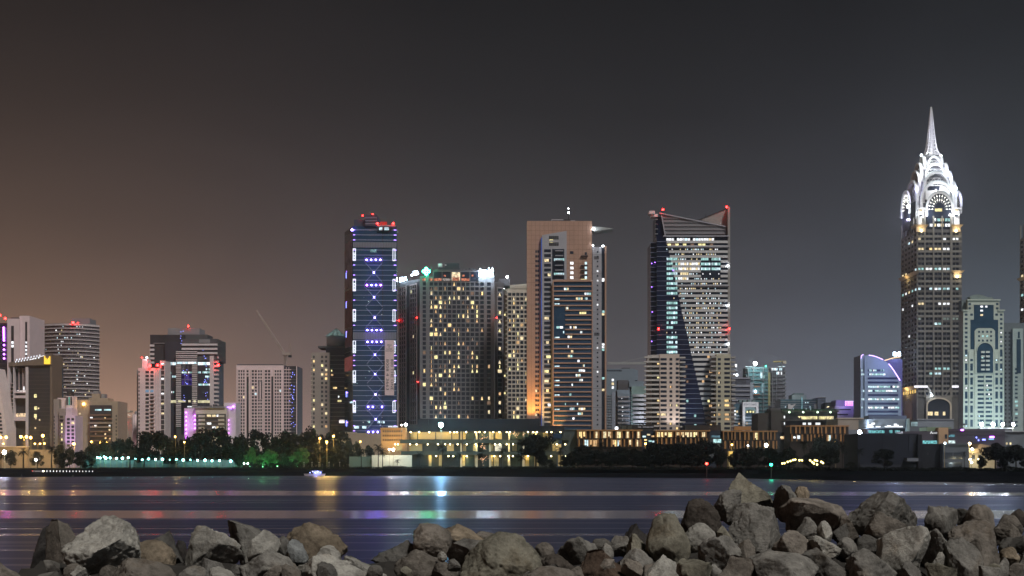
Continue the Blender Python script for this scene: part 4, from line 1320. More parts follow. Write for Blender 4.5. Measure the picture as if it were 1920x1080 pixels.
    for j in range(17):
        y = 667 + j * 8.15
        for (a, c) in ((587, 590), (602, 606), (609.5, 613.5)):
            T.pc('window', f, a, y, c, y + 4.4, .02, .1, warm[rnd.randrange(4)] if rnd.random() < .20 else glass_g)
        T.pc('floor_trim', f3, 618.2, y - 1, 650, y - .2, .02, .4, grey_w)
        if rnd.random() < .5:
            x = rnd.uniform(620, 640); T.pc('window', f3, x, y + 1.2, x + rnd.choice((2, 4, 7)), y + 4.6, .03, .1, rnd.choice(warm + [cool[2]]))
        T.pc('balcony', f, 583, y + 4.6, 586, y + 6.2, -3, .5, cream_w)
    T.pc('window', f3, 636, 787, 648, 793, .11, .15, emit('room_bright', (1, .9, .85), 1.5))
left_town()
# ================================================================ right-hand towers
def right_town():
    rnd = random.Random(51)
    # --- blue-grey blocks between the two big towers
    Y = 1080
    T = Thing('office_block', 'blue-grey office block with a flat top row of small windows behind curved balconies', 'office block', 1165, Y)
    bg_ = mat('blue_grey_render', (.22, .27, .33), .8, var=.08)
    T.box('wall', 1137, 691.5, 1191, None, Y, 24, bg_); T.box('side_wing', 1190, 693, 1196, 712, Y + 4, 18, bg_); T.box('roof_plant', 1166, 688.5, 1181, 691.7, Y + 6, 6, dgrey_w)
    f = T.front(Y)
    for i in range(9): T.pc('window', f, 1138.5 + i * 3.1, 693.6, 1140.6 + i * 3.1, 696.4, .02, .1, glass_n)
    for i, c in enumerate((cool[2], warm[1], cool[2])): T.pc('window', f, 1147, 710.3 + i * 7, 1151, 715 + i * 7, .02, .12, c)
    for j in range(14): T.pc('floor_trim', f, 1138, 741 + j * 5, 1147, 742.2 + j * 5, .02, .5, grey_w)
    T.pc('wall_fin', f, 1147.5, 735, 1154, 810, .02, .5, mat('fin_blue', (.30, .33, .40), .8))
    Y = 1000
    T = Thing('apartment_block', 'pale apartment block with rounded lit balconies and stepped top beside the striped tower', 'apartment block', 1188, Y)
    T.box('wall', 1157.5, 731, 1184, None, Y + 2, 18, bg_); T.box('wall', 1184, 724.5, 1216, None, Y, 18, mat('sage_render', (.24, .34, .33), .8)); T.box('setback', 1158.5, 712, 1179, 731.3, Y + 5, 12, dgrey_w); T.box('setback', 1180, 714, 1207, 724.8, Y + 4, 12, bg_)
    bw = mat('balcony_white', (.62, .63, .68), .7)
    for j in range(8):
        y = 741.5 + j * 8.1
        m = MB()
        o_ = [(1186 + 29 * i / 8, Y - 3.2 * math.sin(math.pi * i / 8) - .6) for i in range(9)]
        m.prism([(P(x, yy), yy) for x, yy in o_] + [(P(1215, Y), Y + .3), (P(1186, Y), Y + .3)], Zp(y + 2.6, Y), Zp(y - 1.9, Y), bw); m.build('balcony', T.o)
        T.pc('balcony', T.front(Y + 2), 1158, y + 1.2, 1180 + (j % 2), y + 4.2, .05, 1.6, grey_w)
        if rnd.random() < .6: T.pc('window', T.front(Y + 2), 1164 + rnd.random() * 3, y + 4.6, 1166 + rnd.random() * 3, y + 6.2, .05, .15, cool[2])
        T.pc('window', T.front(Y), 1197, y + 3.2, 1212, y + 5.8, .02, .1, glass_n)
    lampobj('floodlight', T.o, (P(1200, Y), Y - 20, Zp(815, Y)), 16000, (.80, .86, 1), spot=70, aim=(P(1200, Y), Y, Zp(770, Y)))
    # crane jib in front of the sky there
    Yc = 1120
    C = Thing('tower_crane', 'horizontal lattice crane jib beyond the blue-grey block', 'crane', 1212, Yc)
    cm = mat('crane_white', (.50, .52, .50), .7)
    def q(x, y): return (P(x, Yc), Yc, Zp(y, Yc))
    m = MB()
    for i in range(24):
        a, b_ = 1139 + i * 3.3, 1139 + (i + 1) * 3.3
        m.tube([q(a, 682.6), q((a + b_) / 2, 679.4)], [.16, .16], cm, n=4); m.tube([q((a + b_) / 2, 679.4), q(b_, 682.6)], [.16, .16], cm, n=4)
    m.tube([q(1139, 682.6), q(1218, 682.6)], [.22, .22], cm, n=4); m.tube([q(1139, 679.4), q(1218, 679.4)], [.2, .2], cm, n=4)
    o = m.build('jib', C.o)
    m = MB(); m.tube([q(1216, 878), q(1216, 668)], [1.0, 1.0], cm, n=4); m.build('mast', C.o)
    m = MB(); m.tube([q(1216, 668), q(1165, 679.2)], [.09, .09], cm, n=4); m.build('tie_bar', C.o)

    # --- construction tower and neighbours
    Y = 1300
    T = Thing('construction_tower', 'half-built concrete tower with bare floor slabs under a bright white work lamp', 'tower', 1436, Y)
    conc = mat('raw_concrete', (.24, .25, .28), .9, var=.15); tealc = mat('teal_netting', (.10, .22, .25), .9, var=.2)
    T.box('core', 1400, 688, 1440, None, Y + 3, 22, tealc); T.box('core', 1439, 688, 1472, None, Y + 5, 20, mat('shade_concrete', (.15, .15, .18), .9, var=.2))
    f = T.front(Y + 3); f5 = T.front(Y + 5)
    for j in range(16):
        y = 690 + j * 7.1
        T.pc('slab', f, 1398, y, 1440, y + 1, -10, .8, conc); T.pc('slab', f5, 1440, y + .2, 1471, y + 1.2, -10, .8, conc)
        T.pc('edge_slab', f5, 1468.5, y + 4.4, 1474, y + 7, -6, 1.0, conc)
    for x in (1402, 1411.5, 1430, 1440, 1447, 1455): T.pc('column', f if x < 1439 else f5, x, 688, x + 1.1, 800, .82, 1.4, conc)
    T.pc('column', f5, 1439.5, 698, 1443.5, 760, 1.5, 2.2, mat('yellow_hoist', (.36, .34, .18), .8))
    litrow(T, f5, 1446, 1466, 689.5, 694, 7, .6, [cool[0], cool[2]], rnd, d=1.5); litrow(T, f5, 1444, 1466, 696.5, 702, 8, .75, [cool[0], cool[2]], rnd, d=1.5)
    T.pc('window', f, 1425, 697, 1429, 709, .85, .95, cool[0]); T.pc('window', f, 1430, 704, 1433, 709, .85, .95, cool[1]); T.pc('window', f, 1428, 718, 1432.5, 736, .85, .95, emit('work_teal', (.35, .62, .70), .5, vary=.6)); T.pc('window', f, 1407, 717, 1413, 738, .85, .95, emit('work_pale', (.45, .58, .75), .4, vary=.4))
    for y in (723.5, 738.5): T.pc('barrier', f, 1413, y, 1424, y + 1.8, 1.5, 2.2, mat('orange_barrier', (.45, .20, .10), .8))
    T.lamp('work_lamp', 1416, 681.5, Y + 2, 1.9, emit('work_lamp', (.92, 1, .95), 40, True)); T.lamp('work_lamp', 1436, 686.5, Y + 2, .7, emit('lamp_green', (.05, 1, .55), 14)); T.lamp('work_lamp', 1416.5, 734, Y + 1, 1.0, star_w)
    m = MB(); m.tube([(P(1416, Y), Y + 4, Zp(690, Y)), (P(1416, Y), Y + 4, Zp(682, Y))], [.4, .3], conc); m.build('lamp_post', T.o)
    for (a, c) in ((1397, 1412), (1458, 1472)): T.pc('lit_edge', f, a, 686.6, c, 687.6, .9, 1.3, emit('edge_white', (.75, .95, 1), 1.2, vary=.8, scale=.4))
    lampobj('work_light', T.o, (P(1416, Y), Y - 8, Zp(683, Y)), 14000, (.8, 1, .97))
    C = Thing('tower_crane', 'small crane with a yellow jib over the half-built tower', 'crane', 1468, Y + 8)
    Yc = Y + 8
    m = MB(); m.tube([q(1450, 678.5), q(1474, 677.5)], [.7, .7], mat('crane_yellow', (.5, .40, .16), .7), n=4); m.build('jib', C.o)
    m = MB(); m.box((P(1468, Yc), Yc - 2, Zp(682, Yc)), (P(1473.5, Yc), Yc + 2, Zp(677, Yc)), cream_w); m.build('counterweight', C.o)
    m = MB(); m.tube([q(1465, 878), q(1465, 675)], [.8, .8], conc, n=4); m.tube([q(1465, 675), q(1439, 661)], [.2, .2], conc, n=4); m.build('mast', C.o)
    Y = 1180
    T = Thing('office_block', 'office block with pale horizontal stripes in front of the half-built tower', 'office block', 1394, Y)
    T.box('wall', 1372, 708.5, 1408, None, Y, 20, mat('stripe_blue', (.13, .14, .19), .7)); T.box('stair_tower', 1406.5, 717, 1411.5, None, Y - .5, 10, mat('pale_blue_wall', (.42, .50, .60), .8))
    f = T.front(Y)
    for (y, h) in ((708, 2.2), (721.5, 4), (732, 2), (740, 2), (749, 3), (757, 2), (766, 3), (776, 2)): T.pc('stripe', f, 1372, y, 1406.5, y + h, .02, .8, mat('stripe_pale', (.40, .42, .50), .8))
    for i in range(8): T.pc('roof_truss', f, 1379 + i * 2.6, 711, 1379.8 + i * 2.6, 720, .02, .4, dgrey_w)
    for (x, y, w, h) in ((1378, 683, 4, 6), (1376, 692, 5, 4), (1375.5, 700.5, 4, 4.2), (1380, 699.5, 4.6, 6)): pass
    T2 = Thing('roof_sign', 'white lit sign of stacked letters standing on a mast beside the striped tower', 'sign', 1380, Y + 40)
    m = MB(); m.tube([(P(1380, Y + 40), Y + 40, Zp(708, Y + 40)), (P(1380, Y + 40), Y + 40, Zp(680, Y + 40))], [.35, .25], dark_m); m.build('mast', T2.o)
    T2.lamp('sign_disc', 1381.6, 703, Y + 38, 1.5, emit('sign_disc', (.9, .95, 1), 2.5, True)); T2.lamp('sign_disc', 1376.8, 702.6, Y + 38, .9, emit('sign_disc', (.9, .95, 1), 2.5, True))
    T2.pc('sign_panel', T2.front(Y + 38.5), 1378, 683, 1381.5, 688.5, 0, .3, emit('sign_disc', (.9, .95, 1), 2.5, True)); T2.pc('sign_panel', T2.front(Y + 38.5), 1377, 692.5, 1382, 696, 0, .3, emit('sign_grey', (.4, .45, .5), .6, vary=.8, scale=2))
    # --- white portal building with lettering
    Y = 960
    T = Thing('portal_building', 'white portal-framed building with LEGACY lettering and a glass vault', 'building', 1408, Y)
    T.box('glass_block', 1376, 756, 1424, None, Y + 4, 18, mat('teal_grey_glass', (.07, .12, .16), .3, var=.25)); f = T.front(Y); f4 = T.front(Y + 4)
    pw = mat('portal_white', (.68, .68, .72), .7)
    T.pc('portal_post', f, 1392.3, 754, 1397, 812, -3, .6, pw); T.pc('portal_post', f, 1417.3, 754, 1422, 812, -3, .6, pw); T.pc('portal_beam', f, 1397, 753.6, 1417.3, 763.5, -3, .55, pw)
    T.text('lettering', f, 'LEGACY', 1393.5, 756.3, 1407, 760, .65, mat('grey_letter', (.20, .20, .25), .8)); T.text('lettering', f, 'LAND', 1409, 756.8, 1418, 759.6, .65, mat('grey_letter', (.20, .20, .25), .8))
    T.ribbon('glass_vault', f, [(1397.5 + i * 2.45, 769 - 4.2 * math.sin(math.pi * i / 8) + 3) for i in range(9)], [(1396.8 + i * 2.55, 767 - 4.6 * math.sin(math.pi * i / 8)) for i in range(9)], -3, .2, mat('vault_teal', (.22, .32, .34), .5))
    for j in range(7):
        T.pc('spandrel', f4, 1376, 778 + j * 6, 1392, 780.5 + j * 6, .02, .5, mat('pale_blue_wall', (.42, .50, .60), .8)); T.pc('spandrel', f4, 1397, 781 + j * 6, 1409, 783 + j * 6, .02, .5, mat('pale_blue_wall', (.42, .50, .60), .8))
    for (x, y, m_) in ((1399.5, 770, warm[3]), (1405.5, 770, warm[3]), (1411, 770, warm[3]), (1380.5, 769.5, warm[1]), (1376.5, 769, cool[2]), (1384, 792, warm[2]), (1399, 792, warm[2]), (1412, 791, warm[1]), (1411.5, 777, cool[0]), (1377, 775, cool[2]), (1377, 783, cool[2])): T.pc('window', f4, x, y, x + 3, y + 3.6, .05, .2, m_)
    for x in (1386, 1394, 1402, 1411): T.box('roof_unit', x, 748.5, x + 5, 753.8, Y + 8, 5, mat('teal_roof', (.20, .28, .30), .8))
    lampobj('floodlight', T.o, (P(1408, Y), Y - 16, Zp(800, Y)), 9000, (.85, .92, 1), spot=70, aim=(P(1408, Y), Y, Zp(770, Y)))
    # --- green glass office
    Y = 1100
    T = Thing('office_block', 'low green glass office with white stair towers and a lit box on its roof', 'office block', 1497, Y)
    gg = mat('sea_glass', (.10, .19, .24), .25, var=.25)
    T.box('glass_block', 1463.5, 749, 1531, None, Y, 24, gg); T.box('roof_box', 1485, 739.5, 1512, 749.2, Y + 6, 14, mat('roof_box_teal', (.40, .50, .54), .7)); T.box('roof_cap', 1489, 736.3, 1507, 739.7, Y + 8, 10, mat('teal_roof', (.20, .28, .30), .8))
    f = T.front(Y)
    for j in range(8): T.pc('floor_trim', f, 1463.5, 752.5 + j * 4, 1531, 753.3 + j * 4, .02, .4, steel)
    for x in (1477, 1526): T.pc('stair_tower', f, x, 758, x + 4.5, 800, .42, 1.4, pw)
    T.poly('stair_panel', f, [(1481.5, 760), (1492, 757.5), (1481.5, 770)], .42, .8, pw)
    for i in range(14): T.pc('window', f, rnd.uniform(1467, 1522), 754.2 + rnd.randrange(5) * 4, rnd.uniform(1524, 1526), 0, .05, .1, cool[1]) if False else T.lamp('room_lamp', rnd.uniform(1467, 1524), 755 + rnd.randrange(5) * 4, Y - .6, .45, cool[0])
    T.pc('lift_shaft', f, 1502, 744, 1504.5, 775, .5, 1.2, emit('shaft_cyan', (.35, .65, .75), .45, vary=.6))
    # --- little blocks on the horizon
    T = Thing('office_block', 'plain slate box building on the skyline beside the green glass office', 'office block', 1541, Y + 60)
    T.box('wall', 1533, 745.5, 1548, None, Y + 60, 20, mat('slate_box', (.13, .16, .23), .8)); T.pc('parapet', T.front(Y + 60), 1532.5, 744.6, 1548.5, 746.2, .02, .5, grey_w)
    for j in range(3): T.pc('floor_trim', T.front(Y + 60), 1533, 751 + j * 6, 1548, 752 + j * 6, .02, .3, dgrey_w)
    T = Thing('pavilion', 'low dark pavilion with a warm oval roof light', 'pavilion', 1556, Y)
    T.box('wall', 1547, 757, 1563, None, Y, 14, mat('slate_box', (.13, .16, .23), .8)); T.box('roof', 1548.5, 754.5, 1562, 757.2, Y + 2, 10, dgrey_w); T.lamp('roof_lamp', 1553, 765, Y - 2, 1.4, emit('roof_warm', (1, .85, .5), 2.2)); T.pc('eaves_light', T.front(Y), 1536, 769.5, 1563, 771, .1, .8, emit('lilac_strip', (.7, .6, 1), .6, vary=.5))
    Y = 1020
    T = Thing('shopping_hall', 'pale lilac-lit hall with a purple lattice sign on its roof', 'building', 1588, Y)
    li = mat('lilac_panel', (.42, .40, .58), .8)
    T.box('wall', 1563.5, 761.5, 1600, None, Y, 26, li); T.box('upper_block', 1567, 749.5, 1584, 761.7, Y + 5, 16, mat('slate_lilac', (.19, .19, .32), .8)); T.box('wing', 1599, 766, 1614, None, Y + 2, 20, mat('slate_box', (.13, .16, .23), .8)); f = T.front(Y)
    T.pc('window_band', f, 1566, 767, 1595, 769, .02, .2, glass_n); T.pc('window_band', f, 1570, 776, 1590, 778, .02, .2, glass_n)
    for (x, w) in ((1585, 2.2), (1589.5, 1.6), (1593, 2), (1597, 1.4), (1601, 2), (1605, 2.4), (1609, 2.4)): T.pc('sign_strut', f, x, 753, x + 1, 760.5, .3, .6, violet_l); T.pc('sign_strut', f, x - .8, 753 + w * 1.5, x + w, 754 + w * 1.5, .62, .8, emit('sign_lilac', (.75, .68, 1), 1.6))
    T.pc('sign_strut', f, 1584.5, 752, 1612, 753, .62, .8, emit('sign_lilac', (.75, .68, 1), 1.6)); T.pc('sign_board', f, 1611, 749, 1620, 752.5, .3, .6, white_l)
    lampobj('sign_light', T.o, (P(1590, Y), Y - 6, Zp(752, Y)), 3000, (.5, .4, 1))
    # --- blue building with purple light arcs
    Y = 980
    T = Thing('office_tower', 'blue-lit office block with glowing purple arcs along its curved roofline', 'tower', 1650, Y)
    lb = mat('pale_blue_panel', (.30, .38, .52), .7, var=.06)
    T.box('corner_tower', 1613.8, 666, 1621, None, Y + 1, 20, lb); T.box('rear_block', 1640, 672, 1692, None, Y + 8, 18, mat('violet_lit_panel', (.15, .15, .40), .7))  # rear wall: the purple light on it is put into the panel colour
    arcp = [(1629, 666), (1636, 667), (1643, 669), (1650, 671.8), (1655.5, 674.3), (1661, 677.5), (1666, 682), (1671, 688), (1676, 695), (1681, 703), (1687.5, 713.5)]
    T.poly('front_wall', T.front(Y), [(1621, 668), (1624, 666)] + arcp + [(1690, 720), (1690, 878), (1621, 878)], -8, 0, lb)
    f = T.front(Y)
    pl = emit('arc_purple', (.62, .42, 1), 3.2, True)
    T.ribbon('light_arc', f, [(x, y + .7) for x, y in arcp[:5]], [(x, y - .7) for x, y in arcp[:5]], .05, .5, pl)
    T.ribbon('light_arc', f, [(x - .6, y + .5) for x, y in arcp[6:]], [(x + .6, y - .5) for x, y in arcp[6:]], .05, .5, pl)
    T.ribbon('light_arc', f, [(1615, 672), (1615.2, 668), (1617, 666), (1619, 665.6)], [(1614, 672), (1614.2, 667.4), (1616.6, 664.9), (1619, 664.4)], .05, .5, pl)
    T.ribbon('light_arc', f, [(1658.5, 676.6), (1662, 676), (1672, 672.6), (1688, 669.7)], [(1658.5, 675), (1662, 674.2), (1672, 671), (1688, 668.3)], .05, .5, emit('arc_orange', (1, .66, .42), 1.8, True))
    T.pc('lit_edge', f, 1614, 672, 1614.8, 690, -.9, -.5, emit('arc_soft', (.6, .7, 1), .7))
    for (y, m_, p) in ((693.2, 1, .55), (700.6, 1, .75), (708, 0, 0), (715.8, 0, 0), (723.8, 1, .85), (731.6, 1, .95), (739.5, 0, 0), (747.2, 1, .92), (755.5, 0, 0), (763, 1, .9), (770.5, 0, 0), (778, 0, 0), (786, 0, 0), (794, 0, 0)):
        T.pc('window_band', f, 1627, y - .6, 1684 if y > 706 else 1655, y + 3.2, .02, .08, mat('indigo_band', (.045, .06, .16), .3))
        if m_: litrow(T, f, 1627.5, 1686 if y > 706 else 1660, y - .4, y + 3, 14, p, [cool[2], cool[0], cool[0], cool[1]], rnd, d=.12, gap=.08); litrow(T, T.front(Y + 1), 1614.5, 1620.5, y - .4, y + 3, 2, p * .8, [cool[0]], rnd, d=.12)
    T.text('sign_letters', T.front(Y + 7.5), 'ADIB', 1675, 658.5, 1688, 666, .2, white_l) if False else None
    for i, (a, c) in enumerate(((1675, 1679), (1679.5, 1683.5), (1684, 1688))): T.pc('sign_panel', T.front(Y + 7), a, 659 + (i % 2), c, 665.5, .1, .4, white_l)
    lampobj('sign_light', T.o, (P(1660, Y), Y - 14, Zp(680, Y)), 5200, (.34, .38, 1))
    lampobj('floodlight', T.o, (P(1645, Y), Y - 24, Zp(815, Y)), 9000, (.5, .75, 1), spot=100, aim=(P(1650, Y), Y, Zp(760, Y)))

    # --- pale tower with blue arched glass
    Y = 900
    T = Thing('apartment_tower', 'pale green stone tower with a tall blue arched glass panel and stepped shoulders', 'tower', 1843, Y)
    st = pale_gw; bl = mat('arch_blue_glass', (.030, .070, .115), .2, var=.25)
    T.box('shaft', 1806, 582, 1882, None, Y, 9, st); T.box('upper_block', 1814.5, 562, 1874, 582.3, Y + 2, 8, st); T.box('roof_block', 1819, 556, 1862, 562.3, Y + 4, 5, mat('roof_sage', (.22, .28, .28), .8))
    m = MB(); z = Zp(556, Y); vv = [(P(1818 + 38 * i / 8, Y), z + 2.0 * math.sin(math.pi * i / 8)) for i in range(9)]
    m.add([(x, Y + 4, zz) for x, zz in vv] + [(x, Y + 9, zz) for x, zz in vv], [(i, i + 1, 10 + i, 9 + i) for i in range(8)] + [tuple(range(9)), tuple(range(9, 18))[::-1]], mat('roof_sage', (.22, .28, .28), .8)); m.build('roof_vault', T.o)
    T.box('side_block', 1803, 561, 1812, None, Y + 5, 6, mat('side_stone_dim', (.16, .21, .22), .8))  # dim left side of the tower, its shade put into a darker stone colour
    f = T.front(Y); fu = T.front(Y + 2)
    T.pc('glazing', fu, 1826, 571, 1863, 582, .02, .1, bl); T.pc('glazing', f, 1826, 581.8, 1863, 600, .02, .12, bl); T.pc('glazing', f, 1819.5, 599.5, 1871.5, 655, .02, .1, bl)
    T.poly('inner_panel', f, [(1827, 655), (1827, 621), (1830, 617), (1834, 615.5), (1858, 615.5), (1862, 617), (1865.3, 621), (1865.3, 655)], .1, .5, st); T.pc('inner_panel', f, 1827, 655, 1831, 700, .1, .5, st); T.pc('inner_panel', f, 1861.3, 655, 1865.3, 700, .1, .5, st)
    ar = [(1831.5 + 15 - 15 * math.cos(math.pi * i / 12), 658 - 15 * math.sin(math.pi * i / 12)) for i in range(13)]
    T.poly('arch_glass', f, [(1831.5, 699)] + ar + [(1861.5, 699)], .52, .6, bl)
    T.ribbon('arch_rim', f, ar, [(1846.5 + (x - 1846.5) * 1.09, 658 + (y - 658) * 1.09) for x, y in ar], .52, 1.0, st)
    for j in range(5):
        for (a, c) in ((1838.5, 1845), (1847.5, 1854.5)): T.pc('balcony', f, a, 658.5 + j * 8.2, c, 662 + j * 8.2, .62, 1.5, mat('balcony_pale_green', (.60, .64, .60), .8))
    T.pc('window', f, 1839.5, 668, 1843, 672, .62, .7, cool[1])
    for r_ in range(3):
        for c_ in range(4):
            T.pc('window', f, 1833.5 + c_ * 7.1 + (2 if c_ > 1 else 0) * .6, 620.5 + r_ * 8.2, 1836.9 + c_ * 7.1 + (2 if c_ > 1 else 0) * .6, 624 + r_ * 8.2, .52, .62, bl if rnd.random() > .2 else cool[1])
    for j in range(3):
        for (a, c) in ((1829, 1834), (1838, 1843), (1847, 1851), (1855, 1860)):
            if rnd.random() < .55: T.pc('window', fu if j == 0 else f, a, 572.5 + j * 8.3, c, 575.8 + j * 8.3, .14, .2, rnd.choice([cool[2], cool[0], warm[1]]))
    for (a, c) in ((1809.3, 1814), (1819.3, 1824), (1866.3, 1871), (1875, 1879.5)):
        y = 588; j = 0
        inner = 1815 < a < 1872
        while y < 805:
            tall = y > 655 and j % 2 == 0
            h = 13.5 if tall else 4
            if not (inner and 596 < y < 656):
                T.pc('window', f, a, y, c, y + h, .02, .09, bl)
                if rnd.random() < .13: T.pc('window', f, a + .6, y + h - 3.4, c - .8, y + h - .4, .1, .14, rnd.choice([cool[0], cool[2]]))
            y += h + 4.4; j += 1
    for (a, c) in ((1816, 1820.5), (1867.5, 1872)):
        for y in (567.5, 575.5): T.pc('window', fu, a, y, c, y + 3.8, .02, .1, bl)
    for j in range(13):
        y = 704.5 + j * 8.2
        for (a, c) in ((1833, 1844.5), (1848, 1860)):
            T.pc('window', f, a, y, c, y + 4, .02, .1, bl)
            if rnd.random() < .45: x = rnd.uniform(a, c - 3.5); T.pc('window', f, x, y + .3, x + rnd.uniform(1.5, 3.5), y + 3.7, .11, .15, rnd.choice([cool[0], cool[2], cool[1]]))
    for x in (1805.6, 1816, 1826.5, 1845, 1863.4, 1873, 1880.6): T.pc('pilaster', f, x, 700 if 1830 < x < 1860 else 660, x + 1.5, 815, .12, .5, st)
    T.pc('ledge', f, 1803.5, 656.5, 1884, 659.5, -1, .05 + .2, st) if False else None
    T.pc('cornice', f, 1804.5, 580.8, 1815, 583, -2, .8, st); T.pc('cornice', f, 1871, 580.8, 1884, 583, -2, .8, st); T.pc('cornice', fu, 1813, 560.6, 1875.5, 562.8, -2, .8, st)
    lampobj('floodlight', T.o, (P(1848, Y), Y - 45, Zp(815, Y)), 90000, (.72, .93, 1), spot=95, aim=(P(1846, Y), Y, Zp(720, Y)))
    # --- dim tower beyond
    Y = 990
    T = Thing('apartment_tower', 'dim slate tower with a pale stepped corner behind the arched stone tower', 'tower', 1895, Y)
    T.box('shaft', 1880, 605, 1925, None, Y + 2, 20, mat('slate_tower', (.15, .18, .20), .8)); T.box('pale_corner', 1899, 616, 1918, None, Y, 20, mat('pale_slate', (.40, .50, .49), .8))
    f = T.front(Y); f2 = T.front(Y + 2)
    T.pc('glazing', f, 1906, 636, 1914, 700, .02, .1, bl); T.pc('glazing', f, 1908.5, 622, 1912, 634, .02, .1, bl)
    for j in range(24):
        for x in (1884, 1891): T.pc('window', f2, x, 622 + j * 7.6, x + 3, 625.5 + j * 7.6, .02, .1, glass_n)
        if j > 8: T.pc('window', f, 1903, 622 + j * 7.6, 1908, 625.5 + j * 7.6, .02, .1, bl if rnd.random() > .25 else cool[1])
right_town()
# ================================================================ the tower with nested arches and a needle spire
def spire_tower(xf, label, group, full=True):
    Y = 1000
    T = Thing('spire_tower', label, 'tower', xf, Y, group)
    rnd = random.Random(61)
    stone = mat('spire_stone', (.25, .245, .225), .75, var=.08); stone2 = mat('spire_band', (.125, .125, .125), .75, var=.08)
    white = mat('crown_white', (.82, .84, .86), .5, var=.03)
    dx = xf - 1762
    k = xf - CX
    X0, X1 = 1721 + dx, 1803 + dx
    W_ = P(X1, Y) - P(X0, Y); D = 41.0
    cx, cy = P((X0 + X1) / 2, Y), Y + D / 2
    T.box('shaft', X0, 430, X1, None, Y, D, stone2)
    f = T.front(Y)
    side = T.fac(X0 + (CX - X0) * (1 - Y / (Y + D)), Y + D, X0, Y)
    bays = [(1721, 1732.5), (1735, 1748.5), (1751.5, 1765), (1767.5, 1781), (1785.5, 1797.5)]
    pitch = 9.35
    rows = int((742 - 430) / pitch)
    # vertical piers then stone bands
    for x0, x1 in ((1732.6, 1735), (1748.6, 1751.4), (1765.1, 1767.4), (1781.1, 1785.4)):
        T.pc('pier', f, x0 + dx, 405, x1 + dx, 745, .02, .9, stone)
    T.pc('corner_pier', f, 1797.5 + dx, 431, 1803 + dx, 880, .02, .5, stone2)
    for j in range(rows + 1):
        y = 434 + j * pitch
        T.pc('spandrel', f, X0 + .1, y - 2.2, X1 - .3, y + 2.2, .02, .55, stone if j % 3 else stone2)
    T.pc('glazing', f, 1722 + dx, 432, 1798 + dx, 742, .004, .014, glass_n)
    for j in range(rows):
        y = 434 + j * pitch + 2.5
        for b, (x0, x1) in enumerate(bays):
            T.pc('mullion', f, (x0 + x1) / 2 - .7 + dx, y - .2, (x0 + x1) / 2 + .7 + dx, y + 4.6, .02, .4, stone2)
    # lit rooms
    def lit(y, spec, mats):
        for b in spec:
            x0, x1 = bays[b]
            for h in (0, 1):
                if rnd.random() < .8:
                    a = x0 + h * (x1 - x0) / 2 + .8
                    T.pc('window', f, a + dx, y + .2, a + (x1 - x0) / 2 - 1.6 + dx, y + 4.2, .06, .12, rnd.choice(mats))
    for (j, spec, mats) in ((1, (0, 3, 4), [warm[1], cool[2]]), (3, (0, 1, 2, 3), [warm[1], cool[2], warm[0]]), (7, (0, 1, 2, 3), cool), (11, (0, 1, 2, 3, 4), cool), (14, (0, 2, 3), [warm[1], cool[2]]), (17, (0, 1, 2, 3, 4), [emit('room_faint', (.45, .55, .50), .35, vary=.6)]), (18, (2,), cool), (28, (1, 2), cool), (27, (2, 3), [cool[1]])):
        lit(434 + j * pitch + 2.5, spec, mats)
    # left face
    sx = [X0 - 31 + i * 6.6 for i in range(5)]
    su = side.u(X0) - 0
    n = 5; cw = D / n
    T.pc('glazing', side, 0, 432, 0, 742, .004, .014, glass_n, u=(.5, D - .5))
    for i in range(n + 1):
        T.pc('pier', side, 0, 405, 0, 880, .02, .8, stone, u=(max(0, i * cw - 1.2), min(D, i * cw + 1.2)))
    for j in range(rows + 1):
        y = 434 + j * pitch
        T.pc('spandrel', side, 0, y - 2.2, 0, y + 2.2, .02, .5, stone, u=(.1, D - .1))
    for (j, p) in ((1, .3), (7, .5), (11, .9), (14, .5), (20, .15)):
        for i in range(n):
            if rnd.random() < p:
                y = 434 + j * pitch + 2.5
                T.pc('window', side, 0, y, 0, y + 4.2, .06, .12, rnd.choice(cool + [warm[1]]), u=(i * cw + 1.4, (i + 1) * cw - 1.4))
    # flared cornice boxes on the corners with their lamps
    gold = mat('cornice_cream', (.62, .52, .38), .7)
    amber = emit('cornice_lamp', (1, .80, .48), 14, True)
    def flare(x0, x1, y0, y1, Yf, dep):
        b = MB(); e = 1.4
        xa, xb, z0, z1 = P(x0, Y), P(x1, Y), Zp(y1, Y), Zp(y0, Y)
        b.add([(xa, Yf, z0), (xb, Yf, z0), (xb, Yf + dep, z0), (xa, Yf + dep, z0), (xa - e, Yf - e, z1), (xb + e, Yf - e, z1), (xb + e, Yf + dep, z1), (xa - e, Yf + dep, z1)], BOXF, gold)
        return b.build('cornice', T.o)
    for (x0, x1, y) in ((1716, 1736, 422), (1784, 1801, 422), (1786, 1803, 508)):
        flare(x0 + dx, x1 + dx, y, y + 4.5, Y - 1.2, 9)
        T.pc('lamp_box', f, x0 + 1 + dx, y + 4.5, x1 - 1 + dx, y + 13, .9, 1.2, gold)
        T.lamp('cornice_lamp', (x0 + x1) / 2 + dx + (2 if x0 < 1750 else 0), y + 11, Y - 2.2, .8, amber)
        lampobj('cornice_light', T.o, (P((x0 + x1) / 2 + dx, Y), Y - 2.6, Zp(y + 10, Y)), 700, (1, .75, .4))
    fl = side
    for (y, e) in ((508, 900), (723, 2200)):
        b = MB(); z0, z1 = Zp(y + 6, Y), Zp(y, Y); xx = P(X0, Y)
        b.add([(xx - 1, Y - .5, z0), (xx + .2, Y - .5, z0), (xx + .2, Y + D, z0), (xx - 1, Y + D, z0), (xx - 2.8, Y - 2, z1), (xx + .2, Y - 2, z1), (xx + .2, Y + D + 2, z1), (xx - 2.8, Y + D + 2, z1)], BOXF, gold)
        b.build('cornice', T.o)
        lampobj('cornice_light', T.o, (xx - 4, Y + D * .55, Zp(y + 9, Y)), e, (1, .68, .28))
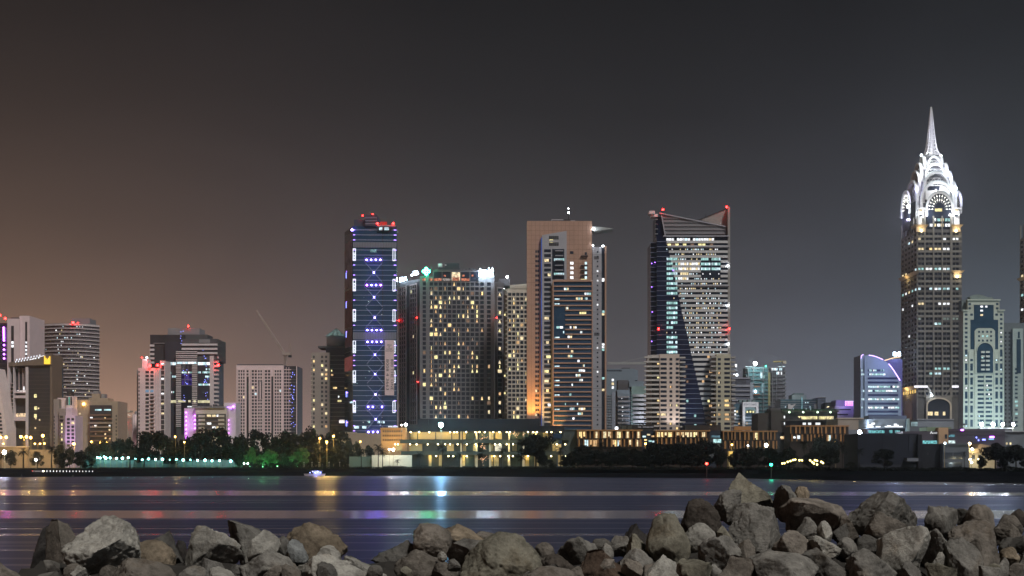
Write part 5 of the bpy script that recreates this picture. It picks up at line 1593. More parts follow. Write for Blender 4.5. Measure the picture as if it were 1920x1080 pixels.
    for i in range(7):
        T.pc('gold_window', side, 0, 730, 0, 736.5, .9, 1.1, emit('gold_window', (1, .66, .20), 1.0), u=(i * 5.8 + 1.2, i * 5.8 + 3.8))
    # white light tubes, struts
    tubem = emit('light_tube', (.95, .93, 1), 1.4, True)
    for (x0, x1) in ((1713, 1738), (1783.5, 1806)):
        T.pc('light_tube', f, x0 + dx, 723.2, x1 + dx, 727, 1.2, 2.0, tubem)
    T.bar('strut', f, (1739 + dx, 726), (1747 + dx, 742), 2.6, 1.0, 1.6, white); T.bar('strut', f, (1782 + dx, 726), (1772 + dx, 742), 2.2, 1.0, 1.6, stone)
    T.lamp('strut_lamp', 1746.5 + dx, 741.5, Y - 2.4, .7, star_w)
    for x in (1733, 1750.2, 1766, 1783): T.pc('fin', f, x - 1 + dx, 640 if x != 1766 else 660, x + 1.4 + dx, 727 if x in (1733, 1783) else 742, 1.0, 1.7, stone)
    # base: great arch and pointed side arch
    T.pc('base_panel', f, 1735 + dx, 742, 1784 + dx, 880, .6, 1.0, stone)
    ar = [(1759 - 21 * math.cos(math.pi * i / 14) + dx, 761 - 13 * math.sin(math.pi * i / 14)) for i in range(15)]
    T.poly('arch_glass', f, [(1738 + dx, 870)] + ar + [(1780 + dx, 870)], 1.02, 1.1, glass_n)
    T.ribbon('arch_rim', f, ar, [(1759 + dx + (x - 1759 - dx) * 1.13, 761 + (y - 761) * 1.2) for x, y in ar], 1.02, 2.0, mat('arch_rim_stone', (.55, .50, .42), .7))
    T.pc('arch_post', f, 1735.4 + dx, 761, 1738 + dx, 875, 1.02, 2.0, mat('arch_rim_stone', (.55, .50, .42), .7)); T.pc('arch_post', f, 1780 + dx, 761, 1783 + dx, 875, 1.02, 2.0, mat('arch_rim_stone', (.55, .50, .42), .7))
    for (a, c) in ((1738.6, 1748), (1751.5, 1758.5), (1767, 1771.5)): T.pc('window', f, a + dx, 772, c + dx, 779, 1.12, 1.2, warm[1])
    pa = [(0, 757), (.12, 751.5), (.3, 747.5), (.5, 744.8), (.7, 747.5), (.88, 751.5), (1, 757)]
    b = MB(); u0, u1 = 10, 30
    pts = [(u0, 870)] + [(u0 + (u1 - u0) * t, y) for t, y in pa] + [(u1, 870)]
    n_ = len(pts); vs = [side.pt(u, side.z(y), 1.0) for u, y in pts] + [side.pt(u, side.z(y), .8) for u, y in pts]
    b.add(vs, [tuple(range(n_)), tuple(range(n_, 2 * n_))[::-1]] + [(i, n_ + i, n_ + (i + 1) % n_, (i + 1) % n_) for i in range(n_)], glass_b); b.build('side_arch_glass', T.o)
    T.pc('side_panel', side, 0, 738, 0, 880, .4, .7, stone, u=(2, D - 2))
    lampobj('base_light', T.o, (P(1759 + dx, Y), Y - 9, Zp(790, Y)), 3500, (1, .85, .65), spot=100, aim=(P(1759 + dx, Y), Y, Zp(755, Y)))
    if not full:
        return T
    # ---------------- crown: nested crossing vaults
    tiers = [(21.8, 41.6, 392, 358, 405), (27, 32, 374, 339, 424), (21.5, 27, 352, 320.5, 380), (16.5, 22, 332, 306, 362), (10.8, 15.5, 313, 292.5, 345)]
    rim = mat('crown_rim', (.55, .62, .64), .45)
    lat = mat('crown_lattice', (.85, .86, .84), .5, var=.02)
    for ti, (w, l, ys, yt, yb) in enumerate(tiers):
        # apparent rows are read at the front face; convert with the tier's own distance
        for ax in (0, 1):
            Yt = cy - l / 2 if ax == 0 else cy
            zs, zt, zb = Zp(ys, Yt), Zp(yt, Yt), Zp(yb, Yt)
            ns = 18
            def prof(scale=1.0, off=0):
                return [(-w / 2 * scale * math.cos(math.pi * i / ns), zs + (zt - zs) * scale * math.sin(math.pi * i / ns)) for i in range(ns + 1)]
            def P3(a, z, t):
                return (cx + a, cy + t, z) if ax == 0 else (cx + t, cy + a, z)
            inner, outer = prof(.86), prof(1.0)
            for sgn in (-1, 1):
                b = MB(); t0, t1 = sgn * l / 2, sgn * (l / 2 - (2.2 if ti else 1.2))
                ring = [[P3(*outer[i], t0), P3(*outer[i], t1), P3(*inner[i], t1), P3(*inner[i], t0)] for i in range(ns + 1)]
                ring = [[P3(outer[0][0], zb, t0), P3(outer[0][0], zb, t1), P3(inner[0][0], zb, t1), P3(inner[0][0], zb, t0)]] + ring + [[P3(outer[-1][0], zb, t0), P3(outer[-1][0], zb, t1), P3(inner[-1][0], zb, t1), P3(inner[-1][0], zb, t0)]]
                vs = [p for r_ in ring for p in r_]
                b.add(vs, [(i * 4 + j, i * 4 + (j + 1) % 4, i * 4 + 4 + (j + 1) % 4, i * 4 + 4 + j) for i in range(len(ring) - 1) for j in range(4)], white)
                ao = b.build('arch', T.o)
                b = MB(); pr = prof(1.005)
                b.tube([P3(a, z, t0 - sgn * .0 + sgn * .15) for a, z in pr], [.32] * (ns + 1), rim, n=5); b.build('arch_rim', ao)
                # lattice or glazing inside the arch
                if ti == 0:
                    b = MB(); pp = [P3(a, z, t0 - sgn * .9) for a, z in prof(.86)]; pp = [P3(-w / 2 * .86, zb - 12, t0 - sgn * .9)] + pp + [P3(w / 2 * .86, zb - 12, t0 - sgn * .9)]
                    b.add(pp, [tuple(range(len(pp)))], glass_n); b.build('arch_glass', ao)
                    for rr, nl in ((.74, 13), (.52, 11)):
                        for q in range(nl):
                            a_ = math.pi * q / (nl - 1)
                            b = MB(); b.ball(P3(-w / 2 * rr * math.cos(a_), zs + (zt - zs) * rr * math.sin(a_), t0 - sgn * .6), .38, emit('crown_bulb', (1, .97, .88), 4.5)); b.build('bulb', ao)
                            b = MB(); b.tube([P3(-w / 2 * (rr - .14) * math.cos(a_), zs + (zt - zs) * (rr - .14) * math.sin(a_), t0 - sgn * .7), P3(-w / 2 * (rr + .12) * math.cos(a_), zs + (zt - zs) * (rr + .12) * math.sin(a_), t0 - sgn * .7)], [.18, .18], lat, n=4); b.build('spoke', ao)
                else:
                    b = MB(); zz = [zs + (zt - zs) * .84 * h for h in (-.2, .12, .42, .7)]
                    def half(z):
                        s_ = max(0, min(1, (z - zs) / (zt - zs) / .88)); return w / 2 * .88 * math.sqrt(max(0, 1 - s_ * s_))
                    tt = t0 - sgn * .8
                    for z in zz: b.tube([P3(-half(z), z, tt), P3(half(z), z, tt)], [.2, .2], lat, n=4)
                    for z0_, z1_ in zip(zz, zz[1:]):
                        m_ = 6 - ti
                        for q in range(m_):
                            a0 = -half(z0_) + 2 * half(z0_) * q / m_; a1 = -half(z0_) + 2 * half(z0_) * (q + 1) / m_; mid = (a0 + a1) / 2
                            mid = max(-half(z1_), min(half(z1_), mid))
                            b.tube([P3(a0, z0_, tt), P3(mid, z1_, tt)], [.16, .16], lat, n=4); b.tube([P3(a1, z0_, tt), P3(mid, z1_, tt)], [.16, .16], lat, n=4)
                    b.build('lattice', ao)
            if ti in (1, 2, 3, 4):
                # the solid vault behind, a little smaller
                b = MB(); sv = .80
                pr = [(-w / 2 * sv, zb)] + prof(sv) + [(w / 2 * sv, zb)]
                lv = l / 2 - 2.6
                n2 = len(pr)
                b.add([P3(a, z, -lv) for a, z in pr] + [P3(a, z, lv) for a, z in pr], [(i, i + 1, n2 + i + 1, n2 + i) for i in range(n2 - 1)] + [tuple(range(n2)), tuple(range(n2, 2 * n2))[::-1]], mat('crown_inner', (.10, .11, .13), .6)); b.build('vault', T.o)
    # wall under the second tier with its dark window panel
    Yw = cy - 33 / 2 + 1
    b = MB(); b.box((cx - 9.5, Yw, Zp(374, Yw)), (cx + 9.5, Yw + 1, Zp(347, Yw)), white); b.build('crown_wall', T.o)
    b = MB(); b.box((P(1739, Yw), Yw - .2, Zp(357, Yw)), (P(1762, Yw), Yw, Zp(349, Yw)), glass_n); b.build('crown_window', T.o)
    # corner turrets
    for sx_ in (-1, 1):
        for sy_ in (-1, 1):
            b = MB(); x_, y_ = cx + sx_ * (W_ / 2 - 3.2), cy + sy_ * (D / 2 - 3.5)
            b.box((x_ - 2.1, y_ - 2.1, Zp(430, Y)), (x_ + 2.1, y_ + 2.1, Zp(392, Y)), white); b.build('turret', T.o)
            b = MB(); b.box((x_ - 2.8, y_ - 2.8, Zp(392, Y)), (x_ + 2.8, y_ + 2.8, Zp(389, Y)), white); b.build('turret_cap', T.o)
    for (a, y0, y1) in ((1722, 387, 420), (1788, 387, 420)):
        T.pc('turret_window', f, a + 2 + dx, y0 + 6, a + 8 + dx, y0 + 9, .2, .5, warm[1]); T.pc('turret_window', f, a + 2 + dx, y0 + 16, a + 8 + dx, y0 + 19, .2, .5, glass_n)
    for j, y in enumerate((409.5, 419.5)):
        for (a, c) in ((1743, 1748.5), (1749.5, 1755), (1757.5, 1763), (1764, 1769), (1772, 1776.5), (1777.5, 1782)):
            if rnd.random() < .85: T.pc('window', T.front(Y - .1), a + dx, y, c + dx, y + 5.4, .06, .14, rnd.choice(cool + [warm[1]]))
    for (a, c) in ((1753, 1766.5),): T.pc('window', T.front(Y - .1), a, 391, c, 396.5, .06, .14, warm[3])
    # needle spire: flared square lattice mast
    prof_s = [(292, 5.2), (286, 4.0), (278, 3.2), (268, 2.7), (250, 2.0), (230, 1.35), (212, .75), (200.5, .3)]
    Ys = cy
    rings = [[(cx + sx_ * r_, cy + sy_ * r_, Zp(y, Ys)) for sx_, sy_ in ((-1, -1), (1, -1), (1, 1), (-1, 1))] for y, r_ in prof_s]
    so = None
    for kx in range(4):
        b = MB(); b.tube([r_[kx] for r_ in rings], [.62, .55, .5, .45, .4, .34, .28, .2], white, n=5); b.build('spire_leg', T.o)
    b = MB()
    ys = [292 - i * 3.6 for i in range(25)]
    def rad(y):
        for (ya, ra), (yb_, rb) in zip(prof_s, prof_s[1:]):
            if ya >= y >= yb_: return ra + (rb - ra) * (ya - y) / (ya - yb_)
        return .3
    for i, (y0, y1) in enumerate(zip(ys, ys[1:])):
        r0, r1 = rad(y0), rad(y1); z0, z1 = Zp(y0, Ys), Zp(y1, Ys)
        c0 = [(-r0, -r0), (r0, -r0), (r0, r0), (-r0, r0)]; c1 = [(-r1, -r1), (r1, -r1), (r1, r1), (-r1, r1)]
        for q in range(4):
            a_, bb = (c0[q], c1[(q + 1) % 4]) if i % 2 else (c0[(q + 1) % 4], c1[q])
            b.tube([(cx + a_[0], cy + a_[1], z0), (cx + bb[0], cy + bb[1], z1)], [.22, .16], white, n=4)
            b.tube([(cx + c0[q][0], cy + c0[q][1], z0), (cx + c0[(q + 1) % 4][0], cy + c0[(q + 1) % 4][1], z0)], [.16, .16], white, n=4)
    b.build('spire_lattice', T.o)
    b = MB(); b.tube([(cx, cy, Zp(292, Ys)), (cx, cy, Zp(250, Ys)), (cx, cy, Zp(204, Ys))], [1.6, .8, .2], white, n=8); b.build('spire_core', T.o)
    # floodlights of the crown
    fw, fv = (.95, .97, 1.0), (.62, .58, 1.0)
    for (ox, oy, y, e, c) in ((-10, -25, 400, 30000, fw), (10, -25, 400, 26000, fw), (-25, -8, 398, 30000, fw), (-25, 10, 398, 20000, fv), (0, -20, 352, 14000, fw), (-18, -14, 352, 14000, fv), (18, -14, 360, 16000, fv), (-9, -15, 312, 9000, fw), (10, -14, 318, 9000, fv), (0, -16, 300, 9000, fw), (-6, -9, 284, 5000, fw), (5, -9, 262, 3600, (.8, .78, 1)), (-4, -8, 240, 2200, (.8, .8, 1)), (3, -7, 218, 1300, (.72, .72, 1))):
        lampobj('crown_light', T.o, (cx + ox, cy + oy, Zp(y, Y)), e * (.20 if y > 330 else .55), c, r=.6)
    for (x, y, r_) in ((1727.5, 291, .8), (1764.5, 291.5, .6), (1791, 353, 1.4), (1703, 387, 1.2), (1777, 322, .8)):
        T.lamp('crown_lamp', x, y, Y + 2, r_, star_w)
    return T
spire_tower(1762, 'tall tower with floodlit nested white arches and a needle spire', 'twin spire towers')
spire_tower(1762 + 232, 'edge of the matching stone tower with gold-lit cornices at the picture border', 'twin spire towers', full=False)
# ================================================================ low buildings behind the shore
def lowrise():
    rnd = random.Random(71)
    ochre = mat('ochre_wall', (.46, .38, .22), .85, var=.1); slabm = mat('dark_roof', (.008, .011, .020), .8, var=.2); edge = mat('terrace_edge', (.045, .060, .052), .8)
    lampw = emit('eaves_lamp', (1, .82, .45), 16, True)
    # --- resort with three lit galleries
    Y = 640
    T = Thing('resort_building', 'long flat-roofed resort with three yellow-lit galleries behind the palms', 'building', 900, Y)
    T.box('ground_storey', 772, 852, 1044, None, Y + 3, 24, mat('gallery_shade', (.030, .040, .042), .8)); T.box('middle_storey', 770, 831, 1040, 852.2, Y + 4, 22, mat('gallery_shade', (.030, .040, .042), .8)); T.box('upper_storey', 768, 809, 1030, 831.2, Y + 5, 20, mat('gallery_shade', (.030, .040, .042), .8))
    T.box('roof', 763, 796, 1012, 809.2, Y - 1, 28, slabm); T.box('roof', 783, 785, 1011, 796.2, Y + 2, 24, slabm); T.box('roof', 1011, 798.5, 1058, 811, Y, 20, slabm); T.box('roof_block', 783, 786.5, 803, 796.5, Y - .5, 3, mat('roof_slate', (.014, .017, .028), .8))
    T.box('roof_block', 993, 785.5, 1012, 797, Y - .4, 4, mat('roof_slate', (.014, .017, .028), .8))
    for (x0, x1, y0, y1, d) in ((750, 931, 824, 831, 0), (931, 1048, 825, 831.5, .6), (752, 860, 846, 852.5, -1), (860, 1055, 847, 852.8, -.4)):
        T.box('terrace', x0, y0, x1, y1, Y + d, 8, edge)
    fu, fm, fg = T.front(Y + 5), T.front(Y + 4), T.front(Y + 3)
    for (x0, x1) in ((770, 782), (784, 816), (818, 846), (848, 860), (868, 873), (918, 925), (929, 941), (1018, 1028)): T.pc('gallery_wall', fu, x0, 810, x1, 823.5, .02, .3, ochre)
    for (x0, x1) in ((743, 754), (768, 792), (838, 851), (868, 874), (887, 893), (918, 925), (928, 941), (960, 969), (1036, 1052)): T.pc('gallery_wall', fm, x0, 832.4, x1, 845.5, .02, .3, ochre if x0 != 928 else emit('bright_room', (1, .93, .70), .85, vary=.3))
    for (x0, x1) in ((804, 809), (823, 830), (866, 872), (890, 896), (918, 924), (926, 935), (952, 957), (979, 992), (1002, 1010), (1046, 1056)): T.pc('gallery_wall', fg, x0, 853.4, x1, 874, .02, .3, ochre)
    for x in (863, 892, 917, 953, 980, 1003): T.pc('column', T.front(Y + 1), x, 809, x + 3.2, 876, -.6, .2, mat('column_cream', (.60, .52, .36), .8))
    for f_, rows in ((fu, (811, 822.5)), (fm, (833.5, 844.5)), (fg, (856, 873.5))):
        for (a, c) in ((874.5, 888), (899, 916), (957, 978), (983, 1001)):
            T.pc('gallery_glass', f_, a, rows[0], c, rows[1], .02, .12, mat('green_grey_glass', (.05, .085, .075), .3))
            for q in range(4): T.pc('mullion', f_, a + (q + .5) * (c - a) / 4, rows[0], a + (q + .5) * (c - a) / 4 + .5, rows[1], .14, .3, dark_m)
    for (x, y, n) in ((905, 820, 16), (968, 813, 18), (905, 838, 18), (907, 862, 22), (988, 814, 6)):
        for i in range(n): T.lamp('fairy_lamp', x + rnd.gauss(0, 5), y + rnd.gauss(0, 3.5), Y - 1 + rnd.random() * 3, .13, emit('fairy', (1, .55, .30), 2.5))
    lampsx = {809.5: (770, 786, 805, 844, 852, 857, 874, 891, 899, 909, 925, 936.5, 950, 956.5, 990, 1000, 1007, 1025, 1034, 1051), 832.3: (741, 746, 769, 781, 802, 821, 835, 844, 858, 875, 892, 928, 937, 950, 962, 1029, 1038, 1044, 1060), 854.5: (749, 818, 841, 850, 875, 927, 938, 953, 961.5, 990, 1033.5, 1060, 1068, 1076)}
    for y, xs in lampsx.items():
        for i, x in enumerate(xs):
            T.lamp('eaves_lamp', x, y + .8, Y - .6 - (.8 if y > 840 else 0), .30, lampw)
            if i % 3 == 1: lampobj('eaves_light', T.o, (P(x, Y), Y - .2, Zp(y + 3.5, Y)), 520, (1, .74, .30), r=.2)
    for x in (783, 812, 838, 870, 903, 930, 965, 1000): lampobj('gallery_light', T.o, (P(x, Y), Y + 1.8, Zp(813, Y)), 520, (1, .72, .28), r=.2)
    for x in (806, 868, 922, 955, 990): lampobj('gallery_light', T.o, (P(x, Y), Y + 1, Zp(857, Y)), 420, (1, .70, .26), r=.2)
    # --- white garden wall
    T = Thing('garden_wall', 'pale ribbed garden wall with planters beside the palms', 'wall', 730, Y - 15)
    T.box('panel', 697, 853.5, 772, None, Y - 14, 1.2, mat('garden_wall', (.52, .52, .42), .85))
    T.box('panel', 655, 856, 697, None, Y - 12, 1.2, mat('garden_wall_green', (.08, .13, .12), .85))
    for i in range(14): T.pc('rib', T.front(Y - 14), 698 + i * 5.4, 854, 698.8 + i * 5.4, 876, .02, .12, mat('garden_wall', (.52, .52, .42), .85))
    lampobj('wall_light', T.o, (P(735, Y), Y - 19, Zp(850, Y)), 500, (1, .85, .55))
    for (x0, x1, lab) in ((717, 756, 'low dark oval planter before the pale garden wall'), (780, 803, 'small dark planter box at the corner of the resort terrace'), (822, 856, 'dark planter bed before the middle of the resort'), (929, 968, 'long dark planter bed before the right part of the resort')):
        Tp = Thing('planter', lab, 'planter', (x0 + x1) / 2, Y - 22, 'planter beds before the resort')
        m = MB(); xa, xb = P(x0, Y - 22), P(x1, Y - 22); cx = (xa + xb) / 2
        m.prism([(cx + (xb - xa) / 2 * math.cos(a * math.pi / 8), Y - 20 + 2.4 * math.sin(a * math.pi / 8)) for a in range(16)], GZ, GZ + 1.0, mat('planter_stone', (.05, .055, .055), .9)); m.build('bed', Tp.o)
        m = MB()
        for q in range(60):
            a, r_ = rnd.random() * 6.28, rnd.random() ** .5
            leaf(m, (cx + (xb - xa) / 2 * .95 * r_ * math.cos(a), Y - 20 + 2.2 * r_ * math.sin(a), GZ + 1.05 + rnd.random() * .3), .5, rnd, leaf_dark)
        m.build('foliage', Tp.o)
    T = Thing('plant_block', 'plain teal-grey end block between the resort and the terracotta-piered building', 'building', 1069, 655)
    T.box('wall', 1055, 806, 1081, None, 655, 14, mat('teal_grey_block', (.060, .080, .085), .85, var=.15)); T.pc('coping', T.front(655), 1054.5, 805, 1081.5, 806.6, -4, .4, mat('teal_grey_coping', (.10, .12, .12), .85)); T.pc('terrace_edge', T.front(655), 1040, 822, 1066, 826, .05, 2, edge)
    # --- orange-lit office and long wall
    Y = 730
    T = Thing('office_block', 'small orange-lit office block with three rows of dark windows', 'office block', 738, Y)
    om = mat('orange_render', (.55, .38, .20), .85)
    T.box('wall', 713.5, 803, 763, None, Y, 18, om); T.pc('parapet', T.front(Y), 713, 802, 764, 804, -2, .4, om)
    for j in range(3):
        for i in range(9): T.pc('window', T.front(Y), 717.5 + i * 4.2, 807 + j * 8, 720.7 + i * 4.2, 810.5 + j * 8, .02, .12, mat('dusk_window', (.16, .12, .09), .4))
    lampobj('floodlight', T.o, (P(742, Y), Y - 12, Zp(836, Y)), 6500, (1, .60, .18), spot=95, aim=(P(738, Y), Y, Zp(815, Y)))
    T = Thing('boundary_wall', 'long beige boundary wall under the braced blue tower', 'wall', 675, Y - 10)
    T.box('panel', 636, 812, 714, None, Y - 10, 1.5, mat('boundary_beige', (.42, .34, .26), .85))
    T.pc('coping', T.front(Y - 10), 635, 810.8, 669, 812.3, -1.7, .3, cream_w)
    for i in range(7): T.pc('post', T.front(Y - 10), 640 + i * 11, 812.5, 641.4 + i * 11, 876, .02, .25, mat('boundary_beige', (.42, .34, .26), .85))
    # --- terracotta pier blocks
    Y = 650
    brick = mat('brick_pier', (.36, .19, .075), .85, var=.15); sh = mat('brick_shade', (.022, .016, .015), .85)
    def pier_block(T, x0, x1, y0, y1, rows, Yf, dens, lit_, seed, dep=18):
        q = random.Random(seed)
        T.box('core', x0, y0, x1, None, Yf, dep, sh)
        f = T.front(Yf)
        T.pc('roof_edge', f, x0 - .5, y0 - 1.4, x1 + .5, y0 + 1, -dep * .5, .9, brick)
        rh = (y1 - y0) / rows
        for r_ in range(rows):
            a, c = y0 + 1.2 + r_ * rh, y0 + (r_ + 1) * rh
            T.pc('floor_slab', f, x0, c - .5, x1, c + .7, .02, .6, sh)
            x = x0 + .3 + (r_ % 2) * 2.4
            while x < x1 - 2:
                w = q.choice((2.0, 2.6, 3.4))
                T.pc('pier', f, x, a, min(x + w, x1), c - .6, .02, .7, brick)
                gap = q.choice((4.0, 5.6, 7.2)) / dens
                if q.random() < lit_[r_] and x + w + gap < x1:
                    n = 1 if gap < 5 else 2
                    for z in range(n):
                        T.pc('window', f, x + w + .3 + z * gap / n, a + 1.2, x + w + (z + 1) * gap / n - .3, c - 1.2 - q.choice((0, 0, 3)), .05, .1, q.choice(warm + [warm[1], emit('office_bright', (1, .88, .55), 1.05, vary=.4, scale=.8)]) if r_ == 0 or q.random() < .4 else q.choice([cool[0], dim, warm[2]]))
                x += w + gap
    T = Thing('brick_building', 'terracotta-piered low building with bright upper windows left of the dark link', 'building', 1140, Y)
    pier_block(T, 1082, 1204, 807, 838, 2, Y, 1.0, (.62, .3), 81)
    sdf = T.fac(1078.5, Y + 16, 1082, Y)
    T = Thing('brick_building', 'terracotta-piered low building with a full row of lit offices under the striped tower', 'building', 1280, Y)
    pier_block(T, 1229, 1331, 808, 833, 2, Y, 1.0, (.85, .12), 83)
    T.box('dark_link', 1203.8, 807.5, 1229.2, None, Y + 6, 10, glass_n)
    for (a, c, y) in ((1205, 1211, 816.5), (1213, 1219, 813), (1221, 1228, 816), (1208, 1213, 823), (1216, 1222, 825), (1223, 1228, 826)): T.pc('window', T.front(Y + 6), a, y, c, y + 3, .05, .15, rnd.choice(warm + cool))
    T = Thing('brick_building', 'dim terracotta-piered block right of the glazed link', 'building', 1408, Y + 6)
    pier_block(T, 1355, 1457, 809, 842, 2, Y + 6, 1.1, (.22, .12), 85)
    T.box('glazed_link', 1331, 807, 1355, None, Y + 10, 8, glass_n); T.pc('window', T.front(Y + 10), 1337, 823, 1352, 830, .05, .15, emit('link_cyan', (.62, 1, 1), .85, vary=.6, scale=.6)); T.pc('window', T.front(Y + 10), 1334, 816, 1350, 820, .05, .15, emit('link_blue', (.2, .4, .5), .4, vary=.9, scale=.6))
    T.box('gap_glass', 1457, 810, 1481, None, Y + 10, 8, glass_n)
    for (a, c, y) in ((1463, 1468, 818), (1469, 1474, 817), (1476, 1480, 816.5), (1464, 1472, 820)): T.pc('window', T.front(Y + 10), a, y, c, y + 3, .05, .15, rnd.choice(warm + cool))
    T.pc('pier_row', T.front(Y + 14), 1377, 798.5, 1408, 806, -3, 0, brick)
    T = Thing('brick_building', 'terracotta-piered block below the dark office with the long yellow window strip', 'building', 1535, Y - 4)
    pier_block(T, 1481, 1591, 799, 828, 2, Y - 4, 1.0, (.16, .22), 87)
    T.pc('window', T.front(Y - 4), 1494, 816.5, 1499.5, 823, .75, .85, emit('office_white', (.9, .97, 1), 1.1)); T.pc('window', T.front(Y - 4), 1487, 818, 1491, 822, .75, .85, cool[2])
    # roof plant rows
    T = Thing('plant_block', 'dark rooftop plant screen above the terracotta-piered building', 'plant room', 1190, Y + 40)
    T.box('screen', 1158, 796.5, 1226, None, Y + 40, 10, mat('plant_dark', (.035, .03, .03), .8))
    for x in (1196, 1205, 1212, 1219): T.pc('louvre', T.front(Y + 40), x, 799.5, x + 6, 802, .05, .3, steel)
    for x in (1166, 1177): T.pc('panel', T.front(Y + 40), x, 798, x + 8, 805, .05, .3, mat('plant_olive', (.08, .085, .07), .8))
    T.lamp('wall_lamp', 1156, 803, Y + 39, 1.0, emit('globe', (.9, .95, 1), 2.0))
    T = Thing('plant_block', 'dark brown rooftop block at the foot of the diagonal glass tower', 'plant room', 1318, Y + 40)
    T.box('screen', 1284, 797, 1352, None, Y + 40, 10, mat('plant_dark', (.035, .03, .03), .8)); T.pc('panel', T.front(Y + 40), 1312, 798.5, 1351, 808, .05, .3, mat('plant_brown', (.05, .035, .03), .8))
    # --- brown office with yellow strip
    Y = 690
    T = Thing('office_building', 'dark brown office with a long yellow window strip and green roof lights', 'office', 1500, Y)
    bw = mat('brown_office', (.060, .052, .050), .85, var=.1)
    T.box('stair_block', 1421, 774, 1446, None, Y + 4, 18, bw); T.box('stair_block', 1446, 769, 1469, None, Y + 2, 18, bw); T.box('stair_head', 1444.5, 764.5, 1464, 770, Y + 6, 10, dgrey_w)
    T.box('glass_storeys', 1468, 771, 1570, None, Y + 3, 20, mat('brown_glass', (.035, .03, .038), .3)); f = T.front(Y + 3)
    for y in (769.5, 786.5, 796.5): T.pc('floor_slab', f, 1465, y, 1572 + (5 if y > 780 else 0), y + 2.4, -12, 1.6, bw)
    yl = emit('strip_yellow', (1, .86, .45), .85, vary=.6, scale=.9)
    litrow(T, f, 1502, 1563, 780, 785.8, 24, .92, [yl, yl, warm[3]], rnd, d=.1, gap=.1); T.poly('window', f, [(1496, 780), (1502, 780), (1499, 784)], .05, .1, yl)
    for (a, c) in ((1505, 1511), (1515, 1521), (1529, 1538)): T.pc('window', f, a, 792, c, 796.3, .05, .1, emit('office_white', (.9, .97, 1), 1.1, vary=.4))
    for (a, y) in ((1468.5, 779.5), (1468.5, 791.5)): T.pc('window', f, a, y, a + 2, y + 4.6, 1.7, 1.8, cool[2])
    for x in (1480, 1506, 1533, 1557): T.lamp('roof_light', x, 772.8, Y - .4, .55, emit('roof_green', (.75, 1, .70), 3.2, True)); lampobj('roof_glow', T.o, (P(x, Y), Y - 1, Zp(770.5, Y)), 160, (.5, 1, .6))
    T.pc('roof_hedge', f, 1466, 766.5, 1568, 769.4, -10, -.5, mat('roof_green_dark', (.02, .05, .03), .9))
    # --- pale blank wall
    T = Thing('hall_building', 'blank pale hall wall lit by the white floodlight', 'hall', 1600, Y - 40)
    T.box('wall', 1571, 783, 1629, None, Y - 30, 24, mat('hall_cream', (.34, .29, .25), .85)); T.box('lower_wall', 1590, 806, 1612, None, Y - 42, 12, mat('hall_grey', (.20, .22, .27), .85))
    for j in range(3): T.pc('opening', T.front(Y - 42), 1595, 847 + j * 10, 1606, 853 + j * 10, .02, .1, dark_m)
    T.pc('coping', T.front(Y - 30), 1570, 782, 1630, 783.8, -3, .4, cream_w)
    # --- big dark hall
    Y = 480
    T = Thing('hall_building', 'big unlit navy hall beside the water on the right', 'hall', 1668, Y)
    nv = mat('navy_wall', (.011, .014, .028), .9, var=.2)
    T.box('wall', 1608.5, 813, 1722, None, Y, 20, nv); T.box('wall', 1721.8, 815, 1728.5, None, Y - 2, 20, mat('navy_edge', (.007, .008, .015), .9)); T.pc('wall_panel', T.front(Y), 1655, 815, 1703, 870, .02, .15, nv); T.pc('wall_panel', T.front(Y), 1704, 815, 1721, 846, .02, .2, mat('navy_pale', (.020, .024, .040), .9))
    T.box('canopy', 1701, 859, 1722, 865, Y - 4, 4, mat('grey_blue', (.16, .17, .21), .85)); T.pc('plinth', T.front(Y), 1612, 871, 1725, 884, .02, 1, mat('grey_plinth', (.030, .034, .050), .9))
    T = Thing('hall_building', 'low navy link block between the dark hall and the white-trimmed house', 'hall', 1748, Y)
    T.box('wall', 1729, 832.5, 1768, None, Y + 1, 14, mat('navy_edge', (.007, .008, .015), .9)); T.pc('window', T.front(Y + 1), 1738, 848, 1741, 853, .02, .1, glass_g); T.pc('plinth', T.front(Y + 1), 1729, 877, 1768, 884, .02, 1, mat('grey_plinth', (.030, .034, .050), .9))
    T = Thing('house', 'grey flat-roofed house with four dark window panels', 'house', 1792, Y)
    hg = mat('house_grey', (.075, .088, .12), .85)
    T.box('wall', 1768, 832.5, 1816.5, None, Y - 2, 16, hg); f = T.front(Y - 2)
    for (a, c) in ((1769, 1786), (1787.5, 1804)):
        T.pc('window', f, a, 848.5, c, 860.5, .02, .1, glass_n); T.pc('window', f, a, 867, c, 884, .02, .1, glass_n)
    T.pc('eaves', f, 1767.5, 831.5, 1817, 834, -3, .6, hg)
    # --- sign building
    Y = 560
    T = Thing('shop_building', 'grey shop block with white script signs above a teal-lit window strip', 'shop', 1664, Y)
    T.box('parapet', 1628.5, 785.5, 1699, 803, Y, 16, mat('shop_grey', (.22, .27, .33), .8)); T.box('shop_front', 1628.5, 802.8, 1699, None, Y + 1, 14, glass_n); T.box('pylon', 1700.5, 785, 1705.5, None, Y - 1, 4, mat('pylon_teal', (.30, .42, .44), .8)); f = T.front(Y)
    for (a, c, y0, y1) in ((1628, 1637, 795.3, 797.8), (1634, 1640, 792.5, 796), (1628, 1637.5, 799, 801.5), (1642, 1650.5, 799, 801.2), (1659, 1692, 799, 801), (1676, 1681, 794.5, 798.5), (1681, 1684.5, 796.5, 800.5), (1663, 1670, 797.6, 799.4)): T.pc('sign_script', f, a, y0, c, y1, .05, .4, emit('sign_script', (.92, .96, 1), 1.6, True))
